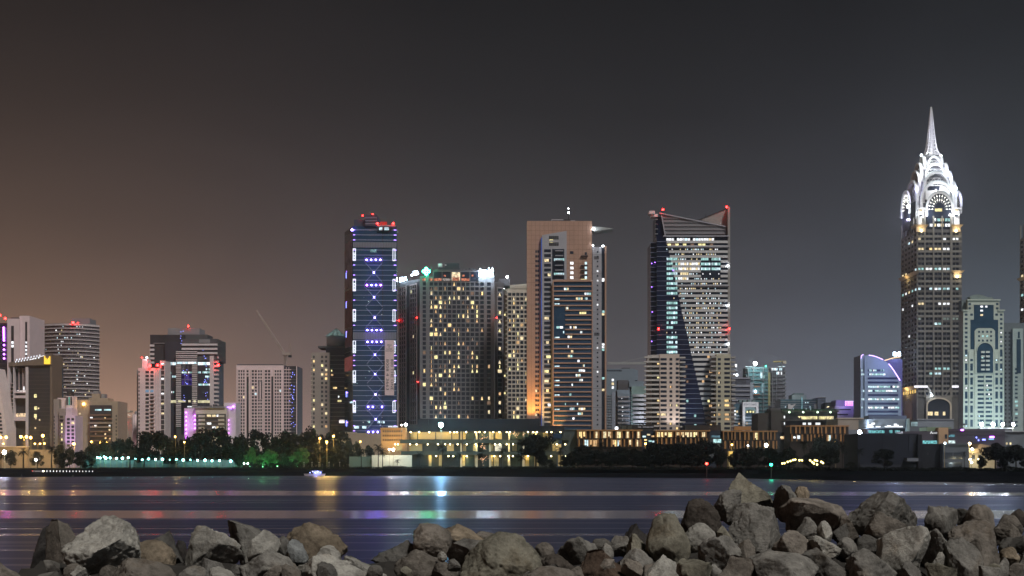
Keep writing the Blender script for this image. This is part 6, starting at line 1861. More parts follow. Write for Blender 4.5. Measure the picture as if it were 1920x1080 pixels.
    for (a, c, m_) in ((1628.5, 1658, 'link_cyan'), (1667, 1673, 'link_cyan'), (1678, 1687, 'strip_teal')): T.pc('window', T.front(Y + 1), a, 806.5, c, 812, .05, .2, emit('strip_teal_l', (.25, .75, .78), .55, vary=.95, scale=1.4))
    T.box('back_block', 1629, 776, 1700, None, Y + 20, 8, mat('shop_slate', (.11, .14, .22), .8))
    Y = 620
    T = Thing('warehouse', 'plain grey box building under the great arch of the spire tower', 'building', 1754, Y)
    T.box('wall', 1721, 786.5, 1788, None, Y, 14, mat('ware_grey', (.24, .27, .32), .8)); T.box('wing', 1705.5, 800, 1740, None, Y - 2, 8, mat('ware_dark', (.13, .15, .18), .8)); T.pc('notice', T.front(Y), 1708, 791, 1720, 799, .02, .3, emit('notice', (.5, .7, .75), .5, vary=.6)); T.pc('coping', T.front(Y), 1720.5, 785.5, 1788.5, 787, -2, .4, steel)
    Y = 540
    T = Thing('shop_building', 'dark glass shop row with green fascia, orange pillar and small lit signs', 'shop', 1810, Y)
    T.box('fascia', 1738, 800.5, 1784, 809, Y + 3, 10, mat('green_fascia', (.20, .28, .19), .8)); T.box('pillar', 1760, 802, 1778, None, Y - 1, 6, mat('orange_pillar', (.50, .33, .21), .8)); T.box('glass_front', 1778, 804, 1884, None, Y, 12, mat('plum_front', (.075, .065, .095), .5)); T.box('dark_front', 1693, 808.5, 1760, None, Y + 1, 10, mat('plum_front', (.075, .065, .095), .5))
    f = T.front(Y); f1 = T.front(Y + 1)
    T.pc('door', T.front(Y - 1), 1771.5, 814.5, 1776, 822.5, .02, .1, glass_n)
    for y in (807, 813.5): T.pc('rail', f, 1778.5, y, 1884, y + .9, .02, .4, mat('plum_rail', (.13, .11, .14), .7))
    T.pc('window', f1, 1730, 826, 1760, 832, .05, .15, emit('strip_teal_l', (.25, .75, .78), .55)); T.pc('window', f, 1778.5, 826, 1791, 832, .05, .15, emit('mall_white', (.75, .95, .95), .9, vary=.7, scale=.9)); T.pc('window', f, 1779, 815, 1790, 819.5, .05, .15, emit('mall_blue', (.2, .5, .6), .5, vary=.9, scale=1))
    T.text('sign_letters', f1, 'avantis', 1749, 810, 1759.5, 813, .1, cool[2]); T.bar('sign_mark', f1, (1744, 813.5), (1746, 809), .9, .05, .2, cool[2]); T.bar('sign_mark', f1, (1746, 809), (1748, 813.5), .9, .21, .3, cool[2])
    for (a, c, y, m_) in ((1801, 1806, 805, violet_l), (1855, 1863, 818, violet_l), (1829, 1831, 819, blue_l), (1841, 1847, 823, blue_l), (1853, 1863, 822, emit('mall_cyan', (.25, .65, .9), 1)), (1833, 1835, 824, blue_l)): T.pc('sign_panel', f, a, y, c, y + 2.8, .42, .6, m_)
    T.pc('roof_strip', f, 1837, 802, 1900, 804, .1, .6, emit('roof_strip', (.85, .95, 1), 1.2, vary=.6, scale=.6))
    T.box('wing', 1884, 809, 1960, None, Y + 2, 10, mat('ware_dark', (.13, .15, .18), .8)); T.pc('wing_eaves', T.front(Y + 2), 1883, 807.3, 1960, 809.3, -3, .8, mat('eaves_pale', (.45, .47, .50), .7))
    for x in (1886, 1893): T.pc('window', T.front(Y + 2), x, 829.5, x + 3, 833.5, .05, .15, warm[1])
    for x in (1808, ): 
        T2 = Thing('parasol', 'grey roof-terrace parasol above the shop row', 'parasol', x, Y + 4, z=Zp(804, Y + 4))
        m = MB(); px = P(x, Y + 4); m.tube([(px, Y + 4, Zp(804, Y + 4)), (px, Y + 4, Zp(795.5, Y + 4))], [.08, .08], dark_m, n=5); m.build('pole', T2.o)
        m = MB(); ap = (px, Y + 4, Zp(793.5, Y + 4)); rim_ = [(px + 1.9 * math.cos(a * math.pi / 4), Y + 4 + 1.9 * math.sin(a * math.pi / 4), Zp(797, Y + 4)) for a in range(8)]
        m.add(rim_ + [ap, (px, Y + 4, Zp(796.4, Y + 4))], [(i, (i + 1) % 8, 8) for i in range(8)] + [((i + 1) % 8, i, 9) for i in range(8)], mat('parasol_grey', (.12, .14, .16), .9)); m.build('canopy', T2.o)
    Y = 520
    T = Thing('house', 'small warm-lit villa with a pitched roof behind the right-hand trees', 'house', 1842, Y)
    T.box('wall', 1816, 841, 1868, None, Y, 12, mat('villa_cream', (.46, .38, .26), .85)); T.poly('roof', T.front(Y), [(1832, 842), (1836, 832), (1856, 836), (1870, 842)], -12, .8, mat('villa_roof', (.30, .22, .15), .85)); T.pc('eaves', T.front(Y), 1815, 848, 1868, 850, -.5, 1.2, mat('villa_trim', (.30, .22, .15), .85))
    for (a, c) in ((1822, 1828), (1834, 1840), (1846, 1852)): T.pc('window', T.front(Y), a, 853, c, 861, .02, .1, glass_g)
    lampobj('porch_light', T.o, (P(1822, Y), Y - 3, Zp(846, Y)), 900, (1, .78, .42)); lampobj('porch_light', T.o, (P(1830, Y), Y - 4, Zp(863, Y)), 500, (.9, 1, .8))
    # --- little pavilion for the far roofs left, white walls by the road
    Y = 720
    T = Thing('road_wall', 'pale roadside wall glowing under the street lamps at the left edge', 'wall', 20, Y)
    T.box('panel', -60, 838, 52, None, Y, 2, mat('road_wall', (.30, .25, .19), .85)); T.box('panel', 52, 843, 104, None, Y + 3, 2, mat('road_wall', (.30, .25, .19), .85))
    T.pc('coping', T.front(Y), -60, 836.8, 52.3, 838.4, -2.4, .5, cream_w)
    for i in range(8): T.pc('post', T.front(Y), -10 + i * 8.5, 839, -8.6 + i * 8.5, 880, .02, .3, mat('road_wall', (.30, .25, .19), .85))
    T = Thing('promenade_wall', 'long pale promenade wall under the row of teal lamps', 'wall', 290, 625)
    q0, q1 = (150, 628), (455, 628)
    T.prism('panel', [q0, q1, (455, 629.2), (150, 629.2)], 862.8, None, mat('promenade_wall', (.13, .15, .16), .85, var=.25))
    f = T.fac(*q0, *q1)
    for i in range(22): T.pc('post', f, 152 + i * 14, 861.8, 153.4 + i * 14, 882, .02, .3, mat('promenade_wall', (.13, .15, .16), .85))
leaf_dark = mat('leaf_dark', (.012, .015, .014), 1.0, spec=.05, var=.35, scale=.5)
def leaf(m, c, s, rnd, mt, up=.3):
    """one small folded leaf clump face"""
    a = Vector((rnd.uniform(-1, 1), rnd.uniform(-1, 1), rnd.uniform(-.7, .7))).normalized()
    b = a.cross(Vector((rnd.uniform(-1, 1), rnd.uniform(-1, 1), rnd.uniform(-1, 1)))).normalized()
    c = Vector(c); s = s * rnd.uniform(.6, 1.25)
    m.add([c - a * s * .5, c - b * s * .32, c + a * s * .5, c + b * s * .32], [(0, 1, 2, 3)], mt)

lowrise()
# ================================================================ trees, palms, shore scrub
ORD = ['first', 'second', 'third', 'fourth', 'fifth', 'sixth', 'seventh', 'eighth', 'ninth', 'tenth', 'eleventh', 'twelfth', 'thirteenth', 'fourteenth', 'fifteenth', 'sixteenth', 'seventeenth', 'eighteenth', 'nineteenth', 'twentieth']
bark = mat('bark', (.020, .017, .015), .95, var=.3, scale=2)
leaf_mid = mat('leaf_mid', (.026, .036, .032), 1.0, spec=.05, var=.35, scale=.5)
leaf_lit = mat('leaf_green_lit', (.035, .085, .030), .85, var=.3, scale=.5)  # green spotlight on the crowns also put into the leaf colour
leaf_amber_lit = mat('leaf_amber_glow', (.055, .045, .024), .9, var=.3, scale=.5)  # amber lamplight on the foliage put into the leaf colour

def tree_meshes(seed, wide, lmat, nlobes=30, per=100, ls=.74, trunk_h=1.7):
    """10 m tall unit tree: tapered trunk with limbs, crown of many small leaf faces in uneven lobes"""
    r = random.Random(seed)
    t, c = MB(), MB()
    t.tube([(0, 0, -.4), (.05, 0, .6), (.12, .05, trunk_h), (.05, .1, 5.2)], [.36, .27, .22, .1], bark, n=7)
    lobes = []
    for i in range(nlobes):
        a = r.random() * 6.283
        q = r.random() ** .6
        h = r.uniform(.0, 1)
        env = math.sin(math.pi * min(1, .24 + .70 * h)) ** .6
        rad = wide * q * env
        z = trunk_h + .6 + h * (8.9 - trunk_h - .6)
        lobes.append((rad * math.cos(a), rad * math.sin(a), z, r.uniform(1.0, 1.75)))
    for (x, y, z, s) in lobes[:8]:
        t.tube([(.1, .05, trunk_h * .85), (x * .45, y * .45, trunk_h + (z - trunk_h) * .55), (x, y, z)], [.15, .09, .03], bark, n=5, cap=False)
    for (x, y, z, s) in lobes:
        for k in range(per):
            d = Vector((r.gauss(0, 1), r.gauss(0, 1), r.gauss(0, 1))).normalized()
            rr = s * (1.08 - .55 * r.random() ** 1.7)
            leaf(c, (x + d.x * rr, y + d.y * rr, z + d.z * rr * .72), ls, r, lmat)
    return t.mesh('trunk'), c.mesh('crown')

def palm_meshes(seed, lmat, h=9.0, nf=26, fl=3.0):
    r = random.Random(seed)
    t, c = MB(), MB()
    pts = [(0, 0, -.4)] + [(.12 * math.sin(i * .5), .05 * i / 8, h * i / 8) for i in range(1, 9)]
    t.tube(pts, [.34] + [.27 - .012 * i for i in range(1, 9)], bark, n=7)
    for i in range(5):
        t.tube([(pts[-1][0], pts[-1][1], h - .2 - i * .25), (pts[-1][0], pts[-1][1], h - .1 - i * .25)], [.26, .31], bark, n=7)
    top = Vector(pts[-1])
    for i in range(nf):
        a = i * 2.399 + r.uniform(-.2, .2)
        el = r.uniform(-.35, 1.25)
        L_ = fl * r.uniform(.8, 1.1)
        d = Vector((math.cos(a) * math.cos(el), math.sin(a) * math.cos(el), math.sin(el)))
        n = 9
        p = top.copy(); prev = None
        for k in range(n):
            g = Vector((0, 0, -1)) * (.10 + .02 * k)
            d = (d + g).normalized()
            q = p + d * L_ / n
            sidev = d.cross(Vector((0, 0, 1)))
            if sidev.length < .05: sidev = Vector((1, 0, 0))
            sidev.normalize()
            wl = .62 * math.sin(math.pi * (k + .8) / (n + .6)) + .06
            for sg in (-1, 1):
                for u in (.15, .6):
                    b0 = p.lerp(q, u); b1 = p.lerp(q, min(1, u + .32))
                    tip = b1 + sidev * sg * wl + d * .28 + Vector((0, 0, -.22))
                    c.add([b0, b1, tip], [(0, 1, 2)], lmat)
            c.add([p - sidev * .03, p + sidev * .03, q + sidev * .03, q - sidev * .03], [(0, 1, 2, 3)], lmat)
            p = q
    return t.mesh('trunk'), c.mesh('crown')

PROTO = {}
for i in range(5):
    PROTO['dark%d' % i] = tree_meshes(100 + i, (3.6, 4.4, 3.2, 4.0, 4.8)[i], leaf_dark)
for i in range(2):
    PROTO['mid%d' % i] = tree_meshes(120 + i, (4.4, 3.4)[i], leaf_mid, nlobes=26)
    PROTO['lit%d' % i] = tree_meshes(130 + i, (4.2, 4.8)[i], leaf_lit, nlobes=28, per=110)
    PROTO['dry%d' % i] = tree_meshes(140 + i, (4.0, 3.6)[i], leaf_amber_lit, nlobes=26)
PROTO['bush'] = tree_meshes(150, 4.6, leaf_dark, nlobes=26, trunk_h=.4)
PROTO['umbrella'] = tree_meshes(160, 5.6, leaf_dark, nlobes=30, per=100, trunk_h=4.0)
for i in range(3):
    PROTO['palm%d' % i] = palm_meshes(170 + i, leaf_dark, h=(7.2, 7.8, 6.6)[i])
PROTO['palmlit'] = palm_meshes(180, leaf_amber_lit, h=6.4)

def plant(kind, x, ytop, wpx, Y, label, group, rnd):
    t, c = PROTO[kind]
    palm = kind.startswith('palm')
    H = Zp(ytop, Y) - GZ
    base = 9.6 if palm else 10.0
    o = bpy.data.objects.new('palm_tree' if palm else 'shrub' if kind == 'bush' else 'tree', None)
    COL.objects.link(o)
    o.location = (P(x, Y), Y, GZ)
    sz = H / base
    w = wpx * Y / F
    wid = {'palm0': 5.2, 'palm1': 5.2, 'palm2': 5.2, 'palmlit': 5.2}.get(kind, 9.2)
    sx = max(.55 * sz, min(1.7 * sz, w / wid))
    o.scale = (sx, sx * rnd.uniform(.85, 1.1), sz)
    o.rotation_euler = (0, 0, rnd.uniform(0, 6.28))
    tag(o, label, 'palm' if palm else 'shrub' if kind == 'bush' else 'tree', group)
    link('trunk', t, o); link('crown', c, o)
    return o

def grove(zone, items, group, word='dark'):
    rnd = random.Random(hash_(zone))
    items = sorted(items)
    cnt = {}
    tot = {}
    for it in items:
        k = 'palm' if it[1].startswith('palm') else 'shrub' if it[1] == 'bush' else 'tree'
        tot[k] = tot.get(k, 0) + 1
    for (x, kind, ytop, w, off) in items:
        k = 'palm' if kind.startswith('palm') else 'shrub' if kind == 'bush' else 'tree'
        i = cnt.get(k, 0); cnt[k] = i + 1
        adj = {'lit': 'green-lit leafy', 'mid': 'dim bluish-green', 'dry': 'amber-tinted', 'dar': word + ' leafy', 'bus': 'low dark', 'umb': 'broad umbrella-shaped', 'pal': 'dark'}[kind[:3]]
        if kind == 'palmlit': adj = 'amber-lit'
        lab = ('%s %s %s' % (adj, k, zone)) if tot[k] == 1 else '%s %s %s, %s from the left' % (adj, k, zone, ORD[i])
        plant(kind, x, ytop, w, shoreY(x) + off, lab, group, rnd)

def hash_(s):
    return sum(ord(c) * (i + 1) for i, c in enumerate(s))

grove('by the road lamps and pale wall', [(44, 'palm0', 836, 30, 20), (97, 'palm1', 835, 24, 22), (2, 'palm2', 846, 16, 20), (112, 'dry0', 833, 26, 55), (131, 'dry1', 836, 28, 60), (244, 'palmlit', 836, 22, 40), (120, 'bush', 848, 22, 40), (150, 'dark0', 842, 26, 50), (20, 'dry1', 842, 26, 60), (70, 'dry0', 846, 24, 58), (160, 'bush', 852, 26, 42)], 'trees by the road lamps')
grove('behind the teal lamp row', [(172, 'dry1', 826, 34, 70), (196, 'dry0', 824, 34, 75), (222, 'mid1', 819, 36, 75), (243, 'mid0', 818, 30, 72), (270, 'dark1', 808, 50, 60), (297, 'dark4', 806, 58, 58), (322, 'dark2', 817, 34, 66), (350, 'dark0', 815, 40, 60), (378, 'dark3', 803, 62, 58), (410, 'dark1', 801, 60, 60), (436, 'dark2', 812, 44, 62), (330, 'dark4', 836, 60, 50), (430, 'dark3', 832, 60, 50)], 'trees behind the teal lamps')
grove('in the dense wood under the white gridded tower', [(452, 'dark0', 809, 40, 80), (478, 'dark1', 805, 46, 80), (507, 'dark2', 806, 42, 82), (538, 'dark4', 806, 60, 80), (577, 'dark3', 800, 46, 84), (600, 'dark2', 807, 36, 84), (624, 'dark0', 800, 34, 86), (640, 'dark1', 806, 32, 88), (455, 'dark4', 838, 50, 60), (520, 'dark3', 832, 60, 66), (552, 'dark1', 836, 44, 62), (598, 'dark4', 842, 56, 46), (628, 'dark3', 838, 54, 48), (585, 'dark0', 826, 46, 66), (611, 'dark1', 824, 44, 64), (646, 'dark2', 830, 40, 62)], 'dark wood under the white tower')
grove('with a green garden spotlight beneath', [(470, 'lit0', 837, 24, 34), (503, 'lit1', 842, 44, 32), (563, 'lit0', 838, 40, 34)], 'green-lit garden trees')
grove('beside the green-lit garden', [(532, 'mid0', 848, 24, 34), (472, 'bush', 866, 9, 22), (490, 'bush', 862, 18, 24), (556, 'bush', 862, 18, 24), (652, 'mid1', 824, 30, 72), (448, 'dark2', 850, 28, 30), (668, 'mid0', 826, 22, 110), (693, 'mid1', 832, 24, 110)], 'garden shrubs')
grove('before the garden wall and resort', [(677, 'palm0', 838, 18, 16), (709, 'palm1', 831, 20, 16), (717, 'palm2', 834, 20, 18), (745, 'palm2', 858, 14, 30), (786, 'palm0', 843, 22, 16), (829, 'palm1', 832, 24, 18), (862, 'palm2', 844, 18, 16), (902, 'palm0', 843, 24, 16), (941, 'palm1', 838, 22, 18), (977, 'palm2', 850, 20, 16), (1051, 'palm1', 836, 22, 18), (1005, 'umbrella', 813, 60, 22), (1016, 'dark2', 840, 26, 24), (1062, 'dark0', 850, 28, 18), (1074, 'dark2', 842, 24, 20), (1032, 'bush', 860, 20, 22)], 'palms before the resort')
grove('before the terracotta-piered buildings', [(1093, 'dark1', 834, 44, 20), (1116, 'dark4', 842, 44, 18), (1128, 'palm1', 827, 22, 24), (1142, 'dark3', 842, 40, 20), (1163, 'dark0', 834, 36, 24), (1186, 'dark4', 840, 46, 20), (1208, 'dark2', 838, 36, 24), (1228, 'dark1', 830, 48, 24), (1252, 'dark4', 832, 50, 20), (1276, 'dark3', 829, 48, 24), (1298, 'dark1', 830, 44, 22), (1321, 'dark4', 823, 50, 24), (1345, 'palm0', 826, 24, 22), (1350, 'dark2', 836, 30, 18), (1240, 'dark3', 844, 50, 14), (1200, 'dark1', 850, 44, 12), (1150, 'dark4', 852, 44, 12), (1296, 'dark4', 844, 56, 12)], 'trees before the terracotta buildings')
grove('along the lawn with the green channel light', [(1393, 'dark1', 839, 38, 24), (1422, 'dark4', 837, 44, 26), (1446, 'dark3', 838, 38, 26), (1480, 'dark0', 836, 36, 24), (1508, 'palm1', 824, 24, 26), (1538, 'palm0', 836, 20, 20), (1556, 'dark4', 838, 38, 24), (1580, 'palm2', 820, 24, 22), (1612, 'palm1', 838, 20, 14), (1595, 'bush', 866, 20, 12), (1468, 'dark2', 846, 30, 20), (1522, 'dark3', 845, 36, 22), (1375, 'dark2', 848, 26, 22), (1402, 'dark0', 846, 34, 18), (1540, 'mid0', 815, 44, 170), (1562, 'mid1', 818, 30, 170)], 'trees along the right lawn')
grove('by the dark hall and villa', [(1658, 'dark4', 840, 42, 26), (1808, 'palm1', 845, 14, 14), (1841, 'dark2', 852, 22, 20), (1866, 'umbrella', 829, 56, 18), (1905, 'umbrella', 832, 50, 16), (1886, 'dark3', 846, 36, 14), (1926, 'dark4', 838, 40, 16)], 'trees by the dark hall')

# scrub along the top of the bank: nobody could count it
rnd = random.Random(5)
m = MB()
x = 430
while x < 1960:
    Ys = shoreY(x)
    for k in range(13):
        q = rnd.random()
        hgt = 1.0 + .5 * noise.noise((x * .03, 3.1, 0)) + .25 * noise.noise((x * .2, 1.1, 0))
        leaf(m, (P(x + rnd.uniform(-1, 1), Ys), Ys + 8 + rnd.uniform(-.9, .9), GZ - .2 + rnd.random() * hgt), .55, rnd, leaf_dark)
    x += 1.0
tag(m.build('shore_scrub'), 'low dark scrub along the top of the shore bank', 'scrub', kind='stuff')
m = MB()
for i in range(2600):
    x = rnd.uniform(150, 470); Ys = shoreY(x)
    leaf(m, (P(x, Ys), Ys + 9 + rnd.uniform(0, 9), GZ + rnd.random() * .55), .5, rnd, leaf_dark)
tag(m.build('ground_cover'), 'patchy dark ground cover before the promenade wall', 'ground cover', kind='stuff')

m = MB()
for i in range(15000):
    x = rnd.uniform(248, 662); Ys = shoreY(x)
    h = 4.6 + 2.2 * noise.noise((x * .035, .3, 0)) + 1.2 * noise.noise((x * .15, 2.3, 0))
    if 318 < x < 334 or 455 < x < 480: h *= .6
    leaf(m, (P(x, Ys), Ys + 74 + rnd.uniform(-5, 5), GZ + rnd.random() ** .8 * h), .9, rnd, leaf_dark)
tag(m.build('undergrowth'), 'dense dark undergrowth beneath the trees of the shore wood', 'undergrowth', kind='stuff')

# ================================================================ lamps
sod = emit('lamp_sodium', (1, .60, .14), 14, True)
sodb = emit('lamp_sodium_bright', (1, .52, .10), 24, True)
teal = emit('lamp_teal', (.35, 1, .92), 16, True)
postm = mat('lamp_post', (.25, .20, .12), .7)

def street_lamp(name, x, y, Y, label, cat, group, m, r, e, col, twin=False, z0=GZ, arm=True):
    T = Thing(name, label, cat, x, Y, group, z=z0)
    px, z = P(x, Y), Zp(y, Y)
    b = MB(); b.tube([(px, Y, z0 - .2), (px, Y, z0 + .8), (px, Y, z - .3)], [.16, .13, .08], postm, n=6); b.build('post', T.o)
    offs = (-1.5, 1.5) if twin else (0,)
    for o_ in offs:
        h = None
        if arm:
            b = MB(); b.tube([(px, Y, z - .35), (px + o_ * .6, Y - .2, z + .25), (px + o_, Y - .5, z + .3)], [.07, .06, .05], postm, n=5); b.build('arm', T.o)
            b = MB(); b.box((px + o_ - .45, Y - .9, z + .28), (px + o_ + .45, Y - .1, z + .5), postm); h = b.build('lamp_head', T.o)
        b = MB(); b.ball((px + o_, Y - .5, z), r, m); b.build('bulb', h or T.o, True)
    if e: lampobj('lamp_light', T.o, (px, Y - 1.2 - r, z - .2), e, col, r=.3)
    return T

for i, (x, y, Y, tw, big) in enumerate([(7, 820, 700, True, 1), (45, 819, 705, True, 1), (58, 820.5, 700, False, 1), (81, 817, 690, False, 1), (71, 832, 740, True, 0), (84, 831.5, 745, False, 0), (139, 832.5, 700, False, 1), (172, 829.5, 690, False, 1), (195, 830, 700, True, 1), (227, 829, 700, False, 0), (7, 832, 735, False, 0)]):
    lab = ['tall twin-headed amber street lamp at the picture edge', 'twin-headed amber street lamp before the white frame of the golden-logo tower', 'single amber street lamp just right of the white frame tower foot', 'tallest amber street lamp before the dark golden-logo tower', 'low twin amber lamp between the two tallest street lamps', 'low single amber lamp behind the tallest street lamp', 'amber street lamp before the lilac-lit block', 'tall amber street lamp before the beige mid-rise', 'twin amber street lamp right of the beige mid-rise', 'small orange street lamp before the far low block', 'low amber lamp under the edge street lamp'][i]
    street_lamp('street_lamp', x, y, Y, lab, 'street lamp', 'amber street lamps', sodb if big else sod, .74 if big else .5, 5600 if big else 1800, (1, .58, .14), tw)
for i, (x, y, Y, e, lab) in enumerate([(329, 819, 625, 1400, 'amber lamp glowing in the gap between the big dark trees'), (346, 829, 622, 500, 'small amber lamp low between the big dark trees'), (625.5, 818, 640, 7000, 'upper amber lamp shining through the leaves of the dense wood'), (613, 829, 626, 9000, 'lower amber lamp shining through the leaves of the dense wood'), (600, 822, 632, 5000, 'faint amber lamp at the left of the leafy glow in the wood'), (676, 828, 700, 900, 'small amber lamp before the long beige wall'), (1210, 832, 640, 900, 'bright yellow lamp above the trees before the terracotta buildings'), (1372, 834, 610, 1600, 'amber lamp beside the lit shed before the terracotta buildings'), (1567, 828, 640, 400, 'small amber lamp on the terracotta block by the palms')]):
    street_lamp('street_lamp', x, y, Y, lab, 'street lamp', 'amber park lamps', sodb if i == 6 else sod, .5 if e > 2000 or i == 6 else .42, e, (1, .60, .14))
# teal lamps on the promenade wall
tx = [124, 135, 145, 151, 161, 173, 184, 188.5, 196, 199, 207, 219, 230, 241, 255, 267, 279, 292, 305, 318, 331, 344, 358, 371, 385, 398, 412, 433]
for i, x in enumerate(tx):
    y = 857 + 3.6 * (x - 150) / 130 if x < 280 else 860.6 + 3.4 * (x - 280) / 150
    w = 'teal promenade lamp on the pale wall, %s' % (ORD[i] + ' from the left' if i < 14 else ORD[len(tx) - 1 - i] + ' from the right')
    street_lamp('promenade_lamp', x, y + (-1.5 if x in (161, 196, 241) else .6 if i % 2 else 0), 626.5 - (3 if x < 150 else 0), w, 'lamp', 'teal promenade lamps', teal, .50 if i % 3 else .62, 170, (.20, 1, .86), arm=False)
# white, warm and navigation lamps
for (x, y, Y, r, col, s, e, lab) in [
    (827, 796.5, 618, 1.5, (.38, .80, 1), 60, 22000, 'brilliant blue-white floodlight on a mast before the resort roof'),
    (761, 796, 650, .9, (.80, .95, 1), 40, 5000, 'white floodlight on a mast at the corner of the resort'),
    (753, 797, 655, .55, (1, .8, .7), 16, 600, 'small pinkish mast lamp beside the white corner floodlight'),
    (737.5, 843, 620, .9, (1, .92, .82), 20, 3000, 'bright warm-white garden floodlight by the palms'),
    (730, 842.5, 622, .6, (1, .85, .72), 14, 900, 'smaller pinkish garden floodlight left of its bright neighbour'),
    (1436, 835, 590, 1.05, (.95, .97, .80), 40, 3600, 'bright pale-yellow floodlight above the lawn trees'),
    (1402, 836, 600, .42, (.8, .95, 1), 20, 200, 'small white lamp left of the pale-yellow floodlight'),
    (1611.5, 810.5, 560, 1.1, (.82, .88, 1), 50, 11000, 'bright white floodlight at the corner of the dark hall'),
    (9, 848, 575, 1.2, (.9, .95, 1), 50, 5200, 'bright white floodlight low at the picture edge'),
    (68, 862, 580, .7, (1, .92, .95), 24, 900, 'small white lamp between the two left palms'),
    (1840, 795.5, 555, 1.05, (.84, .93, 1), 50, 5000, 'first of four white floodlights on the shop roof'),
    (1861, 795.5, 555, 1.05, (.84, .93, 1), 50, 5000, 'second of four white floodlights on the shop roof'),
    (1879.5, 795.8, 555, .95, (.84, .93, 1), 50, 5000, 'third of four white floodlights on the shop roof'),
    (1899, 796, 555, .95, (.84, .93, 1), 50, 5000, 'last of four white floodlights on the shop roof'),
    (1817, 832, 500, .7, (1, .72, .36), 30, 1200, 'amber lamp at the villa roof corner'),
    (1822, 842, 500, .6, (.95, .95, .85), 24, 500, 'white lamp under the villa eaves'),
    (1818, 861.5, 470, .5, (1, .86, .5), 24, 500, 'warm garden lamp before the villa'),
    (1834, 861.5, 470, .42, (1, .84, .4), 24, 400, 'yellow garden lamp right of the warm one'),
    (1821, 867, 468, .42, (.75, .95, 1), 24, 300, 'low cool-white garden lamp before the villa'),
    (1771, 831, 470, .4, (.6, .85, 1), 20, 150, 'small blue-white lamp on the grey house roof'),
    (1887, 848, 420, .42, (.9, .95, 1), 22, 100, 'small white lamp seen through the right umbrella tree'),
    (1080, 853, 560, .4, (.8, .92, 1), 20, 200, 'white lamp among the shrubs at the end of the resort')]:
    street_lamp('floodlight', x, y, Y, lab, 'floodlight', None, emit('flood_%d_%d' % (x, y), col, s * 1.9, True), r * .74, e, col, arm=r > .8)
for (x, y, col, lab, nm) in [(1325, 869.5, (1, .03, .02), 'red channel marker light on a post at the water edge', 'red'), (1446, 871.5, (.02, 1, .45), 'green channel marker light on a post at the water edge', 'green')]:
    Y = shoreY(x) - 3
    T = Thing('channel_marker', lab, 'marker', x, Y, 'channel markers', z=0)
    b = MB(); b.tube([(P(x, Y), Y, -1), (P(x, Y), Y, Zp(y + 2.5, Y))], [.18, .14], dark_m); b.build('post', T.o)
    b = MB(); b.tube([(P(x, Y), Y, Zp(y + 2.6, Y)), (P(x, Y), Y, Zp(y + 1.8, Y))], [.5, .5], dark_m, n=8); b.build('platform', T.o)
    T.lamp('lamp', x, y, Y, .5, emit('marker_' + nm, col, 26, True))
    lampobj('marker_light', T.o, (P(x, Y), Y - 1, Zp(y, Y)), 260, col)
# green garden spots
for (x, y, off, e, lab) in [(493, 861, 26, 8000, 'garden spotlight under the brightest green tree'), (468, 862, 27, 3000, 'garden spotlight under the small green tree'), (556, 860, 26, 5000, 'garden spotlight under the right-hand green tree'), (520, 864, 26, 1800, 'garden spotlight between the green trees')]:
    Y = shoreY(x) + off
    T = Thing('garden_spotlight', lab, 'spotlight', x, Y, 'green garden spotlights')
    b = MB(); b.tube([(P(x, Y), Y, GZ), (P(x, Y), Y, GZ + .7)], [.12, .3], dark_m, n=8); b.build('housing', T.o)
    T.lamp('lens', x, HY + (CH - GZ - .85) * F / Y, Y, .24, emit('spot_green', (.25, 1, .45), 18, True))
    lampobj('spot_light', T.o, (P(x, Y), Y - 1.5, GZ + 1.6), e, (.18, 1, .32), r=.3)
for (x, off) in ((457.5, 22), (464.5, 22)):
    Y = shoreY(x) + off
    T = Thing('garden_lamp', 'pale mint globe lamp by the garden steps, %s one' % ('nearer' if x > 460 else 'farther'), 'lamp', x, Y, 'mint globe lamps')
    b = MB(); b.tube([(P(x, Y), Y, GZ), (P(x, Y), Y, GZ + 2.2)], [.08, .06], dark_m, n=5); b.build('post', T.o)
    T.lamp('globe', x, HY + (CH - GZ - 2.4) * F / Y, Y, .42, emit('globe_mint', (.62, 1, .82), 9, True)); lampobj('globe_light', T.o, (P(x, Y), Y - 1, GZ + 2.4), 260, (.5, 1, .8))
for i, x in enumerate((570, 585, 598, 617, 637)):
    Y = shoreY(x) + 14
    T = Thing('lamp_post', 'unlit slim pale post on the dark bank path, %s from the left' % ORD[i], 'post', x, Y, 'slim pale posts')
    b = MB(); b.tube([(P(x, Y), Y, GZ), (P(x, Y), Y, GZ + 2.8)], [.09, .07], steel, n=6); b.build('pole', T.o)
    b = MB(); b.box((P(x, Y) - .25, Y - .25, GZ + 2.8), (P(x, Y) + .25, Y + .25, GZ + 3.0), steel); b.build('cap', T.o)
# yellow festoon lamps among the right-hand trees
fest = [(1471, 868.5), (1477, 866), (1482, 864.5), (1487, 862.5), (1491, 862), (1499, 863), (1504, 863), (1519, 863), (1523, 866.5), (1528, 863), (1532, 864), (1540, 866), (1543, 868), (1532, 871), (1526, 869), (1467, 869)]
for i, (x, y) in enumerate(fest):
    Y = shoreY(x) + 16
    T = Thing('festoon_lamp', 'small yellow lamp strung among the lawn trees, %s along' % ORD[i], 'lamp', x, Y, 'yellow festoon lamps')
    T.lamp('bulb', x, y, Y, .34, emit('festoon', (1, .80, .25), 7, True))
    b = MB(); b.tube([(P(x, Y), Y, GZ), (P(x, Y), Y, Zp(y, Y))], [.04, .03], dark_m, n=4); b.build('stake', T.o)
for x in (1480, 1530): lampobj('festoon_light', bpy.data.objects['festoon_lamp'], (P(x, 500), shoreY(x) + 14, GZ + 2.5), 300, (1, .75, .25))
